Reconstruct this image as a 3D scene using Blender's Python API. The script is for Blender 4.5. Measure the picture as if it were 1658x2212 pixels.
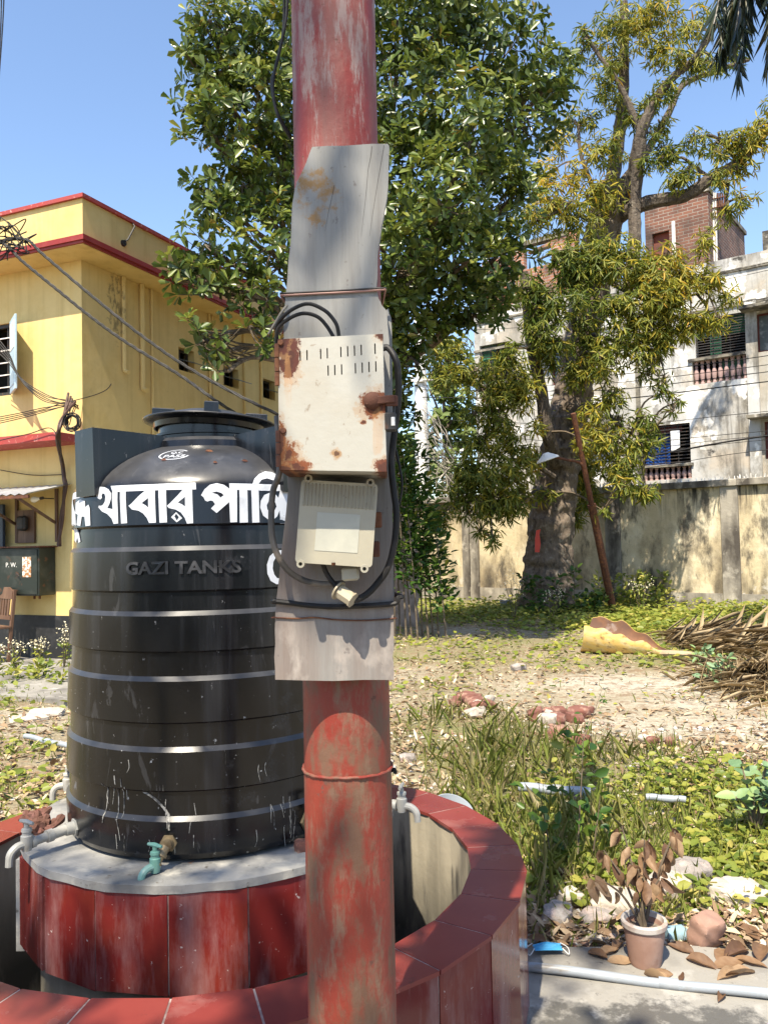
import bpy, math, random
import numpy as np
from mathutils import Vector, Matrix
from mathutils.geometry import tessellate_polygon
random.seed(7); RNG = np.random.default_rng(7)
R = math.radians
for o in list(bpy.data.objects): bpy.data.objects.remove(o)
S = bpy.context.scene
COL = S.collection
# ------------------------------------------------------------------ camera
EYE = 1.5; FPX = 1750.0; PITCH = math.atan(64/1750); ROLL = R(1.2)
cd = bpy.data.cameras.new('camera'); cam = bpy.data.objects.new('camera', cd); COL.objects.link(cam)
cd.sensor_fit = 'VERTICAL'; cd.sensor_height = 36; cd.sensor_width = 36; cd.lens = 36*FPX/2212
cd.clip_start = .05; cd.clip_end = 600
cam.matrix_world = Matrix.Translation((0, 0, EYE)) @ Matrix.Rotation(R(90)+PITCH, 4, 'X') @ Matrix.Rotation(-ROLL, 4, 'Z')
S.camera = cam
S.render.resolution_x = 767; S.render.resolution_y = 1024
# ------------------------------------------------------------------ sky and sun
SUN_EL = R(58); SUN_AZ = R(20)            # behind the viewer, 20 degrees to the left
sdir = Vector((-math.sin(SUN_AZ)*math.cos(SUN_EL), -math.cos(SUN_AZ)*math.cos(SUN_EL), math.sin(SUN_EL)))
w = bpy.data.worlds.new('World'); S.world = w; w.use_nodes = True
nt = w.node_tree; bg = nt.nodes['Background']
sky = nt.nodes.new('ShaderNodeTexSky'); sky.sky_type = 'NISHITA'; sky.sun_disc = False
sky.sun_elevation = SUN_EL; sky.sun_rotation = math.atan2(sdir.x, sdir.y)
sky.air_density = 1.0; sky.dust_density = .7; sky.ozone_density = 2.2
nt.links.new(sky.outputs[0], bg.inputs[0]); bg.inputs[1].default_value = .14
sl = bpy.data.lights.new('sun', 'SUN'); sun = bpy.data.objects.new('sun', sl); COL.objects.link(sun)
sl.energy = 5.0; sl.angle = R(.53); sl.color = (1, .90, .73)
sun.rotation_euler = sdir.to_track_quat('Z', 'Y').to_euler()
S.view_settings.view_transform = 'Standard'; S.view_settings.look = 'None'
S.view_settings.exposure = 1.05; S.view_settings.gamma = 1
# ------------------------------------------------------------------ helpers
def ray(x, y):
    a = (x-829)/FPX; b = -(y-1106)/FPX
    c, s = math.cos(ROLL), -math.sin(ROLL)
    a, b = c*a-s*b, s*a+c*b
    return Vector((a, math.cos(PITCH)-b*math.sin(PITCH), math.sin(PITCH)+b*math.cos(PITCH)))
def at(x, y, Y):                         # the point of the place seen there at distance Y
    r = ray(x, y); r = r*(Y/r.y); return Vector((r.x, r.y, r.z+EYE))
def gr(x, y, z=0.0):                     # the same on the ground
    r = ray(x, y); r = r*((z-EYE)/r.z); return Vector((r.x, r.y, z))
def lin(r, g, b):
    f = lambda v: (v/255/12.92) if v <= 10 else ((v/255+.055)/1.055)**2.4
    return (f(r), f(g), f(b), 1)
def V(*a): return Vector(a)

class MB:
    def __init__(s): s.v = []; s.f = []; s.sm = []
    def add(s, vs, fs, smooth=False):
        o = len(s.v); s.v += [tuple(p) for p in vs]
        for f in fs: s.f.append(tuple(i+o for i in f)); s.sm.append(smooth)
        return s
    def box(s, c, size, rot=None, taper=1.0, bev=0.0):
        hx, hy, hz = size[0]/2, size[1]/2, size[2]/2
        if bev > 0:
            b = min(bev, hx*.9, hy*.9, hz*.9); vs = []
            # chamfered box: 24 vertices
            pts = []
            for sx in (-1, 1):
                for sy in (-1, 1):
                    for sz in (-1, 1):
                        pts.append([(sx*hx, sy*(hy-b), sz*(hz-b)), (sx*(hx-b), sy*hy, sz*(hz-b)), (sx*(hx-b), sy*(hy-b), sz*hz)])
            vs = [p for t in pts for p in t]
            idx = lambda sx, sy, sz, k: ((sx > 0)*4+(sy > 0)*2+(sz > 0))*3+k
            fs = []
            for sx in (-1, 1):
                q = [idx(sx, a, b2, 0) for a, b2 in ((-1, -1), (1, -1), (1, 1), (-1, 1))]; fs.append(q if sx > 0 else q[::-1])
            for sy in (-1, 1):
                q = [idx(a, sy, b2, 1) for a, b2 in ((-1, -1), (1, -1), (1, 1), (-1, 1))]; fs.append(q[::-1] if sy > 0 else q)
            for sz in (-1, 1):
                q = [idx(a, b2, sz, 2) for a, b2 in ((-1, -1), (1, -1), (1, 1), (-1, 1))]; fs.append(q if sz > 0 else q[::-1])
            for sx in (-1, 1):
                for sy in (-1, 1):
                    q = [idx(sx, sy, -1, 0), idx(sx, sy, -1, 1), idx(sx, sy, 1, 1), idx(sx, sy, 1, 0)]; fs.append(q if sx*sy > 0 else q[::-1])
                for sz in (-1, 1):
                    q = [idx(sx, -1, sz, 0), idx(sx, 1, sz, 0), idx(sx, 1, sz, 2), idx(sx, -1, sz, 2)]; fs.append(q if sx*sz > 0 else q[::-1])
            for sy in (-1, 1):
                for sz in (-1, 1):
                    q = [idx(-1, sy, sz, 1), idx(-1, sy, sz, 2), idx(1, sy, sz, 2), idx(1, sy, sz, 1)]; fs.append(q if sy*sz > 0 else q[::-1])
            for sx in (-1, 1):
                for sy in (-1, 1):
                    for sz in (-1, 1):
                        q = [idx(sx, sy, sz, k) for k in range(3)]; fs.append(q if sx*sy*sz > 0 else q[::-1])
        else:
            vs = [(x*hx*(taper if z > 0 else 1), y*hy*(taper if z > 0 else 1), z*hz) for z in (-1, 1) for y in (-1, 1) for x in (-1, 1)]
            fs = [(0, 2, 3, 1), (4, 5, 7, 6), (0, 1, 5, 4), (2, 6, 7, 3), (0, 4, 6, 2), (1, 3, 7, 5)]
        m = rot if rot is not None else Matrix.Identity(3)
        return s.add([m @ Vector(p)+Vector(c) for p in vs], fs)
    def box2(s, a, b, bev=0.0):
        a = Vector(a); b = Vector(b)
        return s.box((a+b)/2, [abs(q) for q in (b-a)], bev=bev)
    def bar(s, a, b, wx, wy, up=(0, 0, 1), bev=0.0):   # straight bar of rectangular section
        a = Vector(a); b = Vector(b); d = (b-a); L = d.length; d.normalize()
        u = Vector(up); x = d.cross(u)
        if x.length < 1e-4: x = d.cross(Vector((1, 0, 0)))
        x.normalize(); y = x.cross(d)
        m = Matrix((x, y, d)).transposed()
        return s.box((a+b)/2, (wx, wy, L), m, bev=bev)
    def tube(s, pts, rad, n=8, cap=True, closed=False, smooth=True):
        pts = [Vector(p) for p in pts]; k = len(pts)
        if not hasattr(rad, '__len__'): rad = [rad]*k
        vs = []; ref = None
        for i, p in enumerate(pts):
            d = (pts[(i+1) % k]-pts[i-1]) if closed or 0 < i < k-1 else (pts[1]-pts[0] if i == 0 else pts[-1]-pts[-2])
            if d.length < 1e-9: d = Vector((0, 0, 1))
            d.normalize()
            if ref is None:
                ref = d.cross(Vector((0, 0, 1)) if abs(d.z) < .9 else Vector((1, 0, 0)))
            ref = (ref-d*ref.dot(d)); ref.normalize(); bi = d.cross(ref)
            for j in range(n):
                t = 2*math.pi*j/n; vs.append(p+(ref*math.cos(t)+bi*math.sin(t))*rad[i])
        fs = []
        for i in range(k if closed else k-1):
            i2 = (i+1) % k
            for j in range(n):
                j2 = (j+1) % n; fs.append((i*n+j, i*n+j2, i2*n+j2, i2*n+j))
        s.add(vs, fs, smooth)
        if cap and not closed:
            o = len(s.v)-k*n
            s.f.append(tuple(o+j for j in range(n))[::-1]); s.sm.append(False)
            s.f.append(tuple(o+(k-1)*n+j for j in range(n))); s.sm.append(False)
        return s
    def lathe(s, prof, c=(0, 0, 0), n=48, a0=0, a1=2*math.pi, smooth=True):
        c = Vector(c); full = abs(a1-a0-2*math.pi) < 1e-6; m = n if full else n+1
        vs = [(c.x+r*math.cos(a0+(a1-a0)*j/n), c.y+r*math.sin(a0+(a1-a0)*j/n), c.z+z) for r, z in prof for j in range(m)]
        fs = [(i*m+j, i*m+(j+1) % m, (i+1)*m+(j+1) % m, (i+1)*m+j) for i in range(len(prof)-1) for j in range(n)]
        return s.add(vs, fs, smooth)
    def poly(s, outer, holes=(), fn=None, thick=0.0):   # flat outline with holes in (u,v), fn maps (u,v,w) to a point
        loops = [[Vector((p[0], p[1], 0)) for p in l] for l in [outer]+list(holes)]
        k_ = 100/max(max(abs(p[0]-outer[0][0])+abs(p[1]-outer[0][1]) for p in outer), 1e-6)
        tri = tessellate_polygon([[p*k_ for p in l] for l in loops]); flat = [p for l in loops for p in l]; n = len(flat)
        fn = fn or (lambda u, v, w_: Vector((u, v, w_)))
        def area(t): a, b, c = (flat[i] for i in t); return (b-a).cross(c-a).z
        tri = [t if area(t) > 0 else t[::-1] for t in tri]
        fr = [fn(p.x, p.y, thick) for p in flat]
        s.add(fr, tri)
        if thick:
            s.add([fn(p.x, p.y, 0) for p in flat], [t[::-1] for t in tri])
            o = len(s.v)-2*n; k = 0
            for li, l in enumerate(loops):
                m = len(l); ar = sum(l[i].x*l[(i+1) % m].y-l[(i+1) % m].x*l[i].y for i in range(m))
                ccw = (ar > 0) == (li == 0)
                for i in range(m):
                    a, b = o+k+i, o+k+(i+1) % m
                    q = (a, a+n, b+n, b); s.f.append(q if ccw else q[::-1]); s.sm.append(False)
                k += m
        return s
    def build(s, name, mat, parent=None, local=False, sharp=32):
        off = Vector((0, 0, 0))
        if parent is not None and not local: off = PL.get(parent.name, Vector((0, 0, 0)))
        me = bpy.data.meshes.new(name)
        me.from_pydata([(a-off.x, b-off.y, c-off.z) for a, b, c in s.v], [], s.f)
        me.polygons.foreach_set('use_smooth', s.sm); me.update()
        if any(s.sm): me.set_sharp_from_angle(angle=R(sharp))
        o = bpy.data.objects.new(name, me); COL.objects.link(o)
        if mat: me.materials.append(mat)
        if parent is not None:
            o.parent = parent
            if parent.type == 'EMPTY' or True: PL[o.name] = off if not local else Vector((0, 0, 0))
        return o
PL = {}
def thing(name, label, cat, loc=(0, 0, 0), rz=0, group=None):
    o = bpy.data.objects.new(name, None); COL.objects.link(o); o.location = loc; o.rotation_euler = (0, 0, rz)
    o.empty_display_size = .1; PL[o.name] = Vector(loc); tag(o, label, cat, group); return o
def tag(o, label, cat, group=None):
    o['label'] = label; o['category'] = cat
    if group: o['group'] = group
    return o
def kind(o, k): o['kind'] = k; return o
def rot3(ax, ang): return Matrix.Rotation(ang, 3, ax)
def spline(pts, n=8):
    P = [Vector(p) for p in pts]; out = []
    for i in range(len(P)-1):
        p0, p1, p2, p3 = P[max(i-1, 0)], P[i], P[i+1], P[min(i+2, len(P)-1)]
        for j in range(n):
            t = j/n; out.append(.5*((2*p1)+(p2-p0)*t+(2*p0-5*p1+4*p2-p3)*t*t+(3*p1-p0-3*p2+p3)*t**3))
    out.append(P[-1]); return out
def np_mesh(name, verts, faces, mat, parent=None, rnd=None, smooth=False):
    verts = np.asarray(verts, dtype=np.float32).reshape(-1, 3); faces = np.asarray(faces, dtype=np.int32)
    me = bpy.data.meshes.new(name); nf, k = faces.shape
    off = PL.get(parent.name, Vector((0, 0, 0))) if parent is not None else Vector((0, 0, 0))
    verts = verts-np.array(off, dtype=np.float32)
    me.vertices.add(len(verts)); me.vertices.foreach_set('co', verts.ravel())
    me.loops.add(nf*k); me.loops.foreach_set('vertex_index', faces.ravel())
    me.polygons.add(nf); me.polygons.foreach_set('loop_start', np.arange(0, nf*k, k, dtype=np.int32))
    if rnd is not None:
        a = me.attributes.new('rnd', 'FLOAT', 'POINT'); a.data.foreach_set('value', np.asarray(rnd, dtype=np.float32))
    me.update(calc_edges=True)
    if smooth: me.polygons.foreach_set('use_smooth', np.ones(nf, dtype=bool))
    me.materials.append(mat)
    o = bpy.data.objects.new(name, me); COL.objects.link(o)
    if parent is not None: o.parent = parent
    return o
def unit(a): return a/np.maximum(np.linalg.norm(a, axis=-1, keepdims=True), 1e-9)
LEAF = {'obovate': ([(0, 0), (.42, .30), (.78, .5), (1, 0), (.78, -.5), (.42, -.30)], [(0, 1, 2, 3), (0, 3, 4, 5)]),
        'lance': ([(0, 0), (.25, .42), (.6, .4), (1, 0), (.6, -.4), (.25, -.42)], [(0, 1, 2, 3), (0, 3, 4, 5)]),
        'oval': ([(0, 0), (.25, .42), (.65, .45), (1, 0), (.65, -.45), (.25, -.42)], [(0, 1, 2, 3), (0, 3, 4, 5)]),
        'diamond': ([(0, 0), (.5, .5), (1, 0), (.5, -.5)], [(0, 1, 2, 3)])}
def leaves(name, pos, d, nrm, L, W, mat, parent=None, shape='oval', fold=.25, curl=.2, rnd=None):
    pos = np.asarray(pos); d = unit(np.asarray(d)); nrm = np.asarray(nrm)
    side = unit(np.cross(d, nrm)); up = np.cross(side, d)
    prof, fs = LEAF[shape]; N = len(pos); k = len(prof)
    L = np.broadcast_to(L, (N,))[:, None]; W = np.broadcast_to(W, (N,))[:, None]
    curl = np.broadcast_to(curl, (N,))[:, None]
    vs = np.zeros((N, k, 3))
    for i, (t, w_) in enumerate(prof):
        vs[:, i] = pos+d*L*t*(1-.15*curl*t)+side*W*w_+up*(abs(w_)*W*fold*2-curl*L*t*t)
    f = (np.arange(N)[:, None, None]*k+np.array(fs)[None]).reshape(-1, len(fs[0]))
    r = RNG.random(N) if rnd is None else rnd
    return np_mesh(name, vs.reshape(-1, 3), f, mat, parent, np.repeat(r, k))
def big_leaf(name, p, d, nrm, L, W, m, parent=None, curl=.2, roll=.25, twist=0.0, val=.5):
    """one large leaf: 8 stations long, 5 across, cupped, curled and twisted"""
    p = Vector(p); d = Vector(d).normalized(); s_ = d.cross(Vector(nrm)).normalized(); u = s_.cross(d); vs = []; fs = []; n = 8
    for i in range(n+1):
        t = i/n; wv = W*.5*(math.sin(math.pi*min(1, t**.85))**.8 if 0 < t < 1 else 0)+.0006
        a = twist*t; sx = s_*math.cos(a)+u*math.sin(a); ux = u*math.cos(a)-s_*math.sin(a)
        c_ = p+d*(L*t*(1-.18*abs(curl)*t))+u*(-curl*L*t*t+.012*L*math.sin(t*11+L*300))
        for j in range(5):
            q = (j-2)/2; vs.append(c_+sx*wv*q*(1-.15*roll*abs(q))+ux*(roll*wv*q*q+.06*wv*math.sin(t*14+j*2.1)))
    for i in range(n):
        for j in range(4): k = i*5+j; fs.append((k, k+1, k+6, k+5))
    off = PL.get(parent.name, Vector((0, 0, 0))) if parent is not None else Vector((0, 0, 0))
    me = bpy.data.meshes.new(name); me.from_pydata([tuple(v-off) for v in vs], [], fs)
    at_ = me.attributes.new('rnd', 'FLOAT', 'POINT'); at_.data.foreach_set('value', [min(1, max(0, val+.12*math.sin(k*1.7))) for k in range(len(vs))])
    me.polygons.foreach_set('use_smooth', [True]*len(fs)); me.materials.append(m); me.update()
    o = bpy.data.objects.new(name, me); COL.objects.link(o)
    if parent is not None: o.parent = parent
    return o
# ------------------------------------------------------------------ materials
def mat(name, base, rough=.6, metal=0.0, spec=.5, layers=(), bump=None, rnd=0.0, attr=None, trans=0.0, coat=0.0, fine=0.0, space='Object', up_sheen=None):
    """procedural: a base colour, masks of noise laid over it, and a bump.  layer: dict(c, s, lo, hi, st, det, zr, sph, r)"""
    m = bpy.data.materials.new(name); m.use_nodes = True; t = m.node_tree; N = t.nodes; Lk = t.links
    p = N['Principled BSDF']; out = N['Material Output']
    p.inputs['Metallic'].default_value = metal; p.inputs['Specular IOR Level'].default_value = spec
    p.inputs['Coat Weight'].default_value = coat
    tc = N.new('ShaderNodeTexCoord'); oi = N.new('ShaderNodeObjectInfo'); ge = N.new('ShaderNodeNewGeometry')
    vm = N.new('ShaderNodeVectorMath'); vm.operation = 'MULTIPLY_ADD'
    cx = N.new('ShaderNodeCombineXYZ')
    for i in range(3): Lk.new(oi.outputs['Random'], cx.inputs[i])
    Lk.new(cx.outputs[0], vm.inputs[0]); vm.inputs[1].default_value = (13, 17, 11); Lk.new(tc.outputs[space], vm.inputs[2])
    co = vm.outputs[0]
    def noise(s, st=(1, 1, 1), det=5, rgh=.6, dist=0.0):
        mp = N.new('ShaderNodeMapping'); mp.inputs['Scale'].default_value = st; Lk.new(co, mp.inputs[0])
        n = N.new('ShaderNodeTexNoise'); n.inputs['Scale'].default_value = s; n.inputs['Detail'].default_value = det
        n.inputs['Roughness'].default_value = rgh; n.inputs['Distortion'].default_value = dist
        Lk.new(mp.outputs[0], n.inputs['Vector']); return n.outputs[0]
    def mrange(v, a, b, c=0.0, d=1.0):
        r = N.new('ShaderNodeMapRange'); r.inputs[1].default_value = a; r.inputs[2].default_value = b
        r.inputs[3].default_value = c; r.inputs[4].default_value = d; Lk.new(v, r.inputs[0]); return r.outputs[0]
    def mul(a, b, op='MULTIPLY'):
        q = N.new('ShaderNodeMath'); q.operation = op
        for i, v in enumerate((a, b)):
            if isinstance(v, (int, float)): q.inputs[i].default_value = v
            else: Lk.new(v, q.inputs[i])
        return q.outputs[0]
    def mix(f, a, b):
        x = N.new('ShaderNodeMix'); x.data_type = 'RGBA'
        Lk.new(f, x.inputs[0])
        for i, v in ((6, a), (7, b)):
            if hasattr(v, 'default_value'): Lk.new(v, x.inputs[i])
            else: x.inputs[i].default_value = v
        return x.outputs[2]
    if attr is not None:                 # a colour for every leaf or blade, from its own number
        at_ = N.new('ShaderNodeAttribute'); at_.attribute_name = 'rnd'
        cr = N.new('ShaderNodeValToRGB'); Lk.new(at_.outputs['Fac'], cr.inputs[0])
        els = cr.color_ramp.elements
        for i, (pp, c) in enumerate(attr):
            e = els[i] if i < 2 else els.new(pp)
            e.position = pp; e.color = c
        col = cr.outputs[0]
    else:
        rg = N.new('ShaderNodeRGB'); rg.outputs[0].default_value = base; col = rg.outputs[0]
    rv = N.new('ShaderNodeValue'); rv.outputs[0].default_value = rough; ro = rv.outputs[0]
    for l in layers:
        f = mrange(noise(l.get('s', 5), l.get('st', (1, 1, 1)), l.get('det', 5), l.get('rg', .6), l.get('dist', 0)), l.get('lo', .45), l.get('hi', .6))
        if 'zr' in l:
            sx = N.new('ShaderNodeSeparateXYZ'); Lk.new(ge.outputs['Position'], sx.inputs[0])
            f = mul(f, mrange(sx.outputs[2], *l['zr']))
        if 'sph' in l:
            vs = N.new('ShaderNodeVectorMath'); vs.operation = 'SUBTRACT'; Lk.new(ge.outputs['Position'], vs.inputs[0]); vs.inputs[1].default_value = l['sph'][0]
            v2 = N.new('ShaderNodeVectorMath'); v2.operation = 'MULTIPLY'; Lk.new(vs.outputs[0], v2.inputs[0])
            sc = l['sph'][1]; v2.inputs[1].default_value = [1/q for q in sc]
            ln = N.new('ShaderNodeVectorMath'); ln.operation = 'LENGTH'; Lk.new(v2.outputs[0], ln.inputs[0])
            # ragged edge: the distance is shifted by the noise before it is cut off
            nz = mul(mrange(noise(l.get('s', 5)*1.7, det=9, rgh=.72), .3, .7, -.5, .5), ln.outputs[1], 'ADD')
            f = mul(mrange(nz, 1, .75), f) if l.get('both') else mrange(nz, 1, .8)
        if 'a' in l: f = mul(f, l['a'])
        col = mix(f, col, l['c'])
        if 'r' in l:
            x = N.new('ShaderNodeMix'); x.data_type = 'FLOAT'; Lk.new(f, x.inputs[0]); Lk.new(ro, x.inputs[2]); x.inputs[3].default_value = l['r']; ro = x.outputs[0]
    if rnd:
        hs = N.new('ShaderNodeHueSaturation'); Lk.new(col, hs.inputs['Color'])
        Lk.new(mrange(oi.outputs['Random'], 0, 1, 1-rnd, 1+rnd), hs.inputs['Value']); col = hs.outputs[0]
    if fine:                              # faint mottling that every real surface has
        hs = N.new('ShaderNodeHueSaturation'); Lk.new(col, hs.inputs['Color'])
        Lk.new(mrange(noise(3, det=8, rgh=.7), .3, .7, 1-fine, 1+fine), hs.inputs['Value']); col = hs.outputs[0]
    if up_sheen:                              # grey painted on what faces up, in place of sky sheen
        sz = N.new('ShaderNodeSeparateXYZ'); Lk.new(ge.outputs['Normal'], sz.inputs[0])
        f = mul(mul(mrange(sz.outputs[2], .3, .65), mrange(noise(7, det=8), .3, .65, .45, 1)), up_sheen[1]); col = mix(f, col, up_sheen[0])
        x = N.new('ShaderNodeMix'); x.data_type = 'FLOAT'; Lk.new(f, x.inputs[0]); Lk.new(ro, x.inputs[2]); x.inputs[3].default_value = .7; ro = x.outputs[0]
    Lk.new(col, p.inputs['Base Color']); Lk.new(ro, p.inputs['Roughness'])
    if bump:
        b = N.new('ShaderNodeBump'); b.inputs['Strength'].default_value = bump[1]; b.inputs['Distance'].default_value = bump[2] if len(bump) > 2 else .01
        Lk.new(noise(bump[0], bump[3] if len(bump) > 3 else (1, 1, 1), 6), b.inputs['Height']); Lk.new(b.outputs[0], p.inputs['Normal'])
    if trans:
        tr = N.new('ShaderNodeBsdfTranslucent'); Lk.new(col, tr.inputs[0])
        ms = N.new('ShaderNodeMixShader'); ms.inputs[0].default_value = trans
        Lk.new(p.outputs[0], ms.inputs[1]); Lk.new(tr.outputs[0], ms.inputs[2]); Lk.new(ms.outputs[0], out.inputs[0])
    return m
K = (1, 1, 1, 1)
def brick_mat(name, c1, c2, mortar, sc):
    m = bpy.data.materials.new(name); m.use_nodes = True; N = m.node_tree.nodes; Lk = m.node_tree.links; p = N['Principled BSDF']
    tc = N.new('ShaderNodeTexCoord'); sx = N.new('ShaderNodeSeparateXYZ'); cb = N.new('ShaderNodeCombineXYZ'); ad = N.new('ShaderNodeMath')
    Lk.new(tc.outputs['Object'], sx.inputs[0]); Lk.new(sx.outputs[0], ad.inputs[0]); Lk.new(sx.outputs[1], ad.inputs[1])
    Lk.new(ad.outputs[0], cb.inputs[0]); Lk.new(sx.outputs[2], cb.inputs[1])
    b = N.new('ShaderNodeTexBrick'); Lk.new(cb.outputs[0], b.inputs['Vector'])
    for k, v in (('Color1', c1), ('Color2', c2), ('Mortar', mortar), ('Scale', sc), ('Mortar Size', .02), ('Mortar Smooth', .3), ('Brick Width', .5), ('Row Height', .17)): b.inputs[k].default_value = v
    n = N.new('ShaderNodeTexNoise'); n.inputs['Scale'].default_value = 1.6; n.inputs['Detail'].default_value = 6; Lk.new(tc.outputs['Object'], n.inputs['Vector'])
    mr = N.new('ShaderNodeMapRange'); mr.inputs[1].default_value = .4; mr.inputs[2].default_value = .7; Lk.new(n.outputs[0], mr.inputs[0])
    x = N.new('ShaderNodeMix'); x.data_type = 'RGBA'; Lk.new(mr.outputs[0], x.inputs[0]); Lk.new(b.outputs[0], x.inputs[6]); x.inputs[7].default_value = (.05, .035, .03, 1)
    Lk.new(x.outputs[2], p.inputs['Base Color']); p.inputs['Roughness'].default_value = .9
    bu = N.new('ShaderNodeBump'); bu.inputs['Strength'].default_value = .8; bu.inputs['Distance'].default_value = .02; bu.invert = True
    Lk.new(b.outputs['Fac'], bu.inputs['Height']); Lk.new(bu.outputs[0], p.inputs['Normal'])
    return m
# ================================================================== GROUND
def gz(x, y):
    x = np.asarray(x, float); y = np.asarray(y, float)
    h = .035*np.sin(1.3*x+.5)*np.sin(1.1*y+.3)+.018*np.sin(3.1*x+1.7*y)+.012*np.sin(5.3*x-4.1*y+1)+.006*np.sin(11*x+9*y)
    far = np.clip((y-3.2)/1.2, 0, 1)
    side = np.clip((np.hypot(x+.59, y-2.77)-1.15)/.6, 0, 1)*np.clip((3.4-y)*.0+1, 0, 1)
    left = np.clip((-x-1.2)/.6, 0, 1)
    pit = np.clip((.93-np.hypot(x+.59, y-2.77))/.08, 0, 1)
    return h*np.clip(np.maximum(far, left), 0, 1)*side-.004-.4*pit
WP1 = gr(1658, 1030, 2.6); WP2 = gr(938, 1076, 2.6)
wd = Vector((WP2.x-WP1.x, WP2.y-WP1.y, 0)).normalized()     # along the boundary wall, away to the left
wn = Vector((-wd.y, wd.x, 0));  wn = wn if wn.y < 0 else -wn  # towards the viewer
def wall_dist(x, y): return (x-WP1.x)*wn.x+(y-WP1.y)*wn.y
def ell(x, y, cx, cy, rx, ry): return np.clip(1.25-np.hypot((x-cx)/rx, (y-cy)/ry), 0, 1)
def fbm(x, y, f=1.0, s=0):
    r = 0
    for k in range(4):
        a = 2**k*f; r = r+(np.sin(a*(x*1.1+y*.7)+k*1.9+s)*np.sin(a*(y*1.2-x*.6)+k*2.7+s*1.3)+np.sin(a*(x*.5-y*1.4)+s*.7+k)*.5)/(1.6**k)
    return r*.4
def sand(x, y): return np.clip(1.1*ell(x, y, 3.0, 8.3, 1.5, .8)+.9*ell(x, y, 2.7, 6.5, 1.4, .5)+.8*ell(x, y, 3.1, 7.3, 1.1, .25)+.35*ell(x, y, 1.3, 8.3, .9, .6)+.4*ell(x, y, -3.2, 7.2, .8, .8)+.22*fbm(x, y, 1.3), 0, 1)
def tall(x, y): return np.clip(1.3*ell(x, y, .85, 4.9, .62, 1.6)+1.1*ell(x, y, .55, 6.3, .6, .9)+.7*ell(x, y, 1.5, 5.6, .7, .5), 0, 1)
def cover(x, y):
    far = np.clip((4.6-wall_dist(x, y))/2.2, 0, 1)
    mid = np.clip(.62+1.0*fbm(x, y, .8, 2), 0, 1)*np.clip((y-7.2)/2, 0, 1)
    near = ell(x, y, 2.0, 4.5, 1.25, .95)+.8*ell(x, y, 1.1, 3.9, .8, .6)+.6*ell(x, y, 2.2, 3.55, .9, .4)
    left = np.clip(-x-1.6, 0, 1)*np.clip(.35+.9*fbm(x, y, 1.1, 5), 0, 1)
    return np.clip((far+mid*.8+near+left)*(1-.9*np.clip(sand(x, y)*1.2-.1, 0, 1)*(near < .3)), 0, 1)
M_ground = mat('ground', K, .95, attr=[(0, (.41, .375, .30, 1)), (.3, (.33, .29, .21, 1)), (.6, (.23, .19, .115, 1)), (1, (.16, .155, .06, 1))],
    layers=[dict(c=(.20, .13, .075, 1), s=9, lo=.5, hi=.62, a=.75), dict(c=(.56, .50, .41, 1), s=22, lo=.6, hi=.68, a=.8), dict(c=(.10, .07, .045, 1), s=34, lo=.58, hi=.68, a=.8), dict(c=(.30, .13, .08, 1), s=40, lo=.66, hi=.7)],
    bump=(25, .9, .03))
def build_ground():
    xs = np.concatenate([[-150, -80, -45, -25, -16, -11], np.arange(-8, 9.01, .13), [11, 15, 22, 40, 80, 150]])
    ys = np.concatenate([[-60, -25, -10, -4, -1], np.arange(.5, 19.01, .13), [21, 24, 30, 45, 80, 180]])
    X, Y = np.meshgrid(xs, ys); Z = gz(X, Y)
    nx, ny = len(xs), len(ys)
    i = (np.arange(ny-1)[:, None]*nx+np.arange(nx-1)[None]).ravel()
    f = np.stack([i, i+1, i+1+nx, i+nx], 1)
    g = .42+.5*np.maximum(cover(X, Y), tall(X, Y))-.5*sand(X, Y)+.22*fbm(X, Y, 1.7, 3)+.06
    o = np_mesh('ground', np.stack([X, Y, Z], -1).reshape(-1, 3), f, M_ground, None, np.clip(g, 0, 1).ravel(), True)
    kind(o, 'structure')
build_ground()
M_conc = mat('concrete', (.26, .245, .215, 1), .85, layers=[dict(c=(.14, .13, .115, 1), s=2.2, lo=.45, hi=.62), dict(c=(.37, .355, .32, 1), s=6, lo=.55, hi=.7), dict(c=(.07, .065, .06, 1), s=30, lo=.64, hi=.72), dict(c=(.10, .095, .085, 1), s=2, lo=.3, hi=.5, sph=((.75, 2.25, 0), (.55, .42, .4)), r=.35)], bump=(40, .35, .01))
def slab():
    e = [(.2, 3.06), (.5, 3.02), (.8, 3.0), (1.1, 2.99), (1.35, 2.93), (1.6, 2.9), (2.1, 2.86), (3.2, 2.8), (3.4, 1.8), (3.3, .3), (-2.6, .3), (-2.6, 1.3), (-1.9, 1.2), (-1.2, 1.5)]
    e = [(x+random.uniform(-.02, .02), y+random.uniform(-.02, .02)) for x, y in e]
    o = MB().poly(e[::-1], fn=lambda u, v, w_: V(u, v, w_-.035), thick=.05).build('pavement', M_conc); kind(o, 'structure')
slab()
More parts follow.
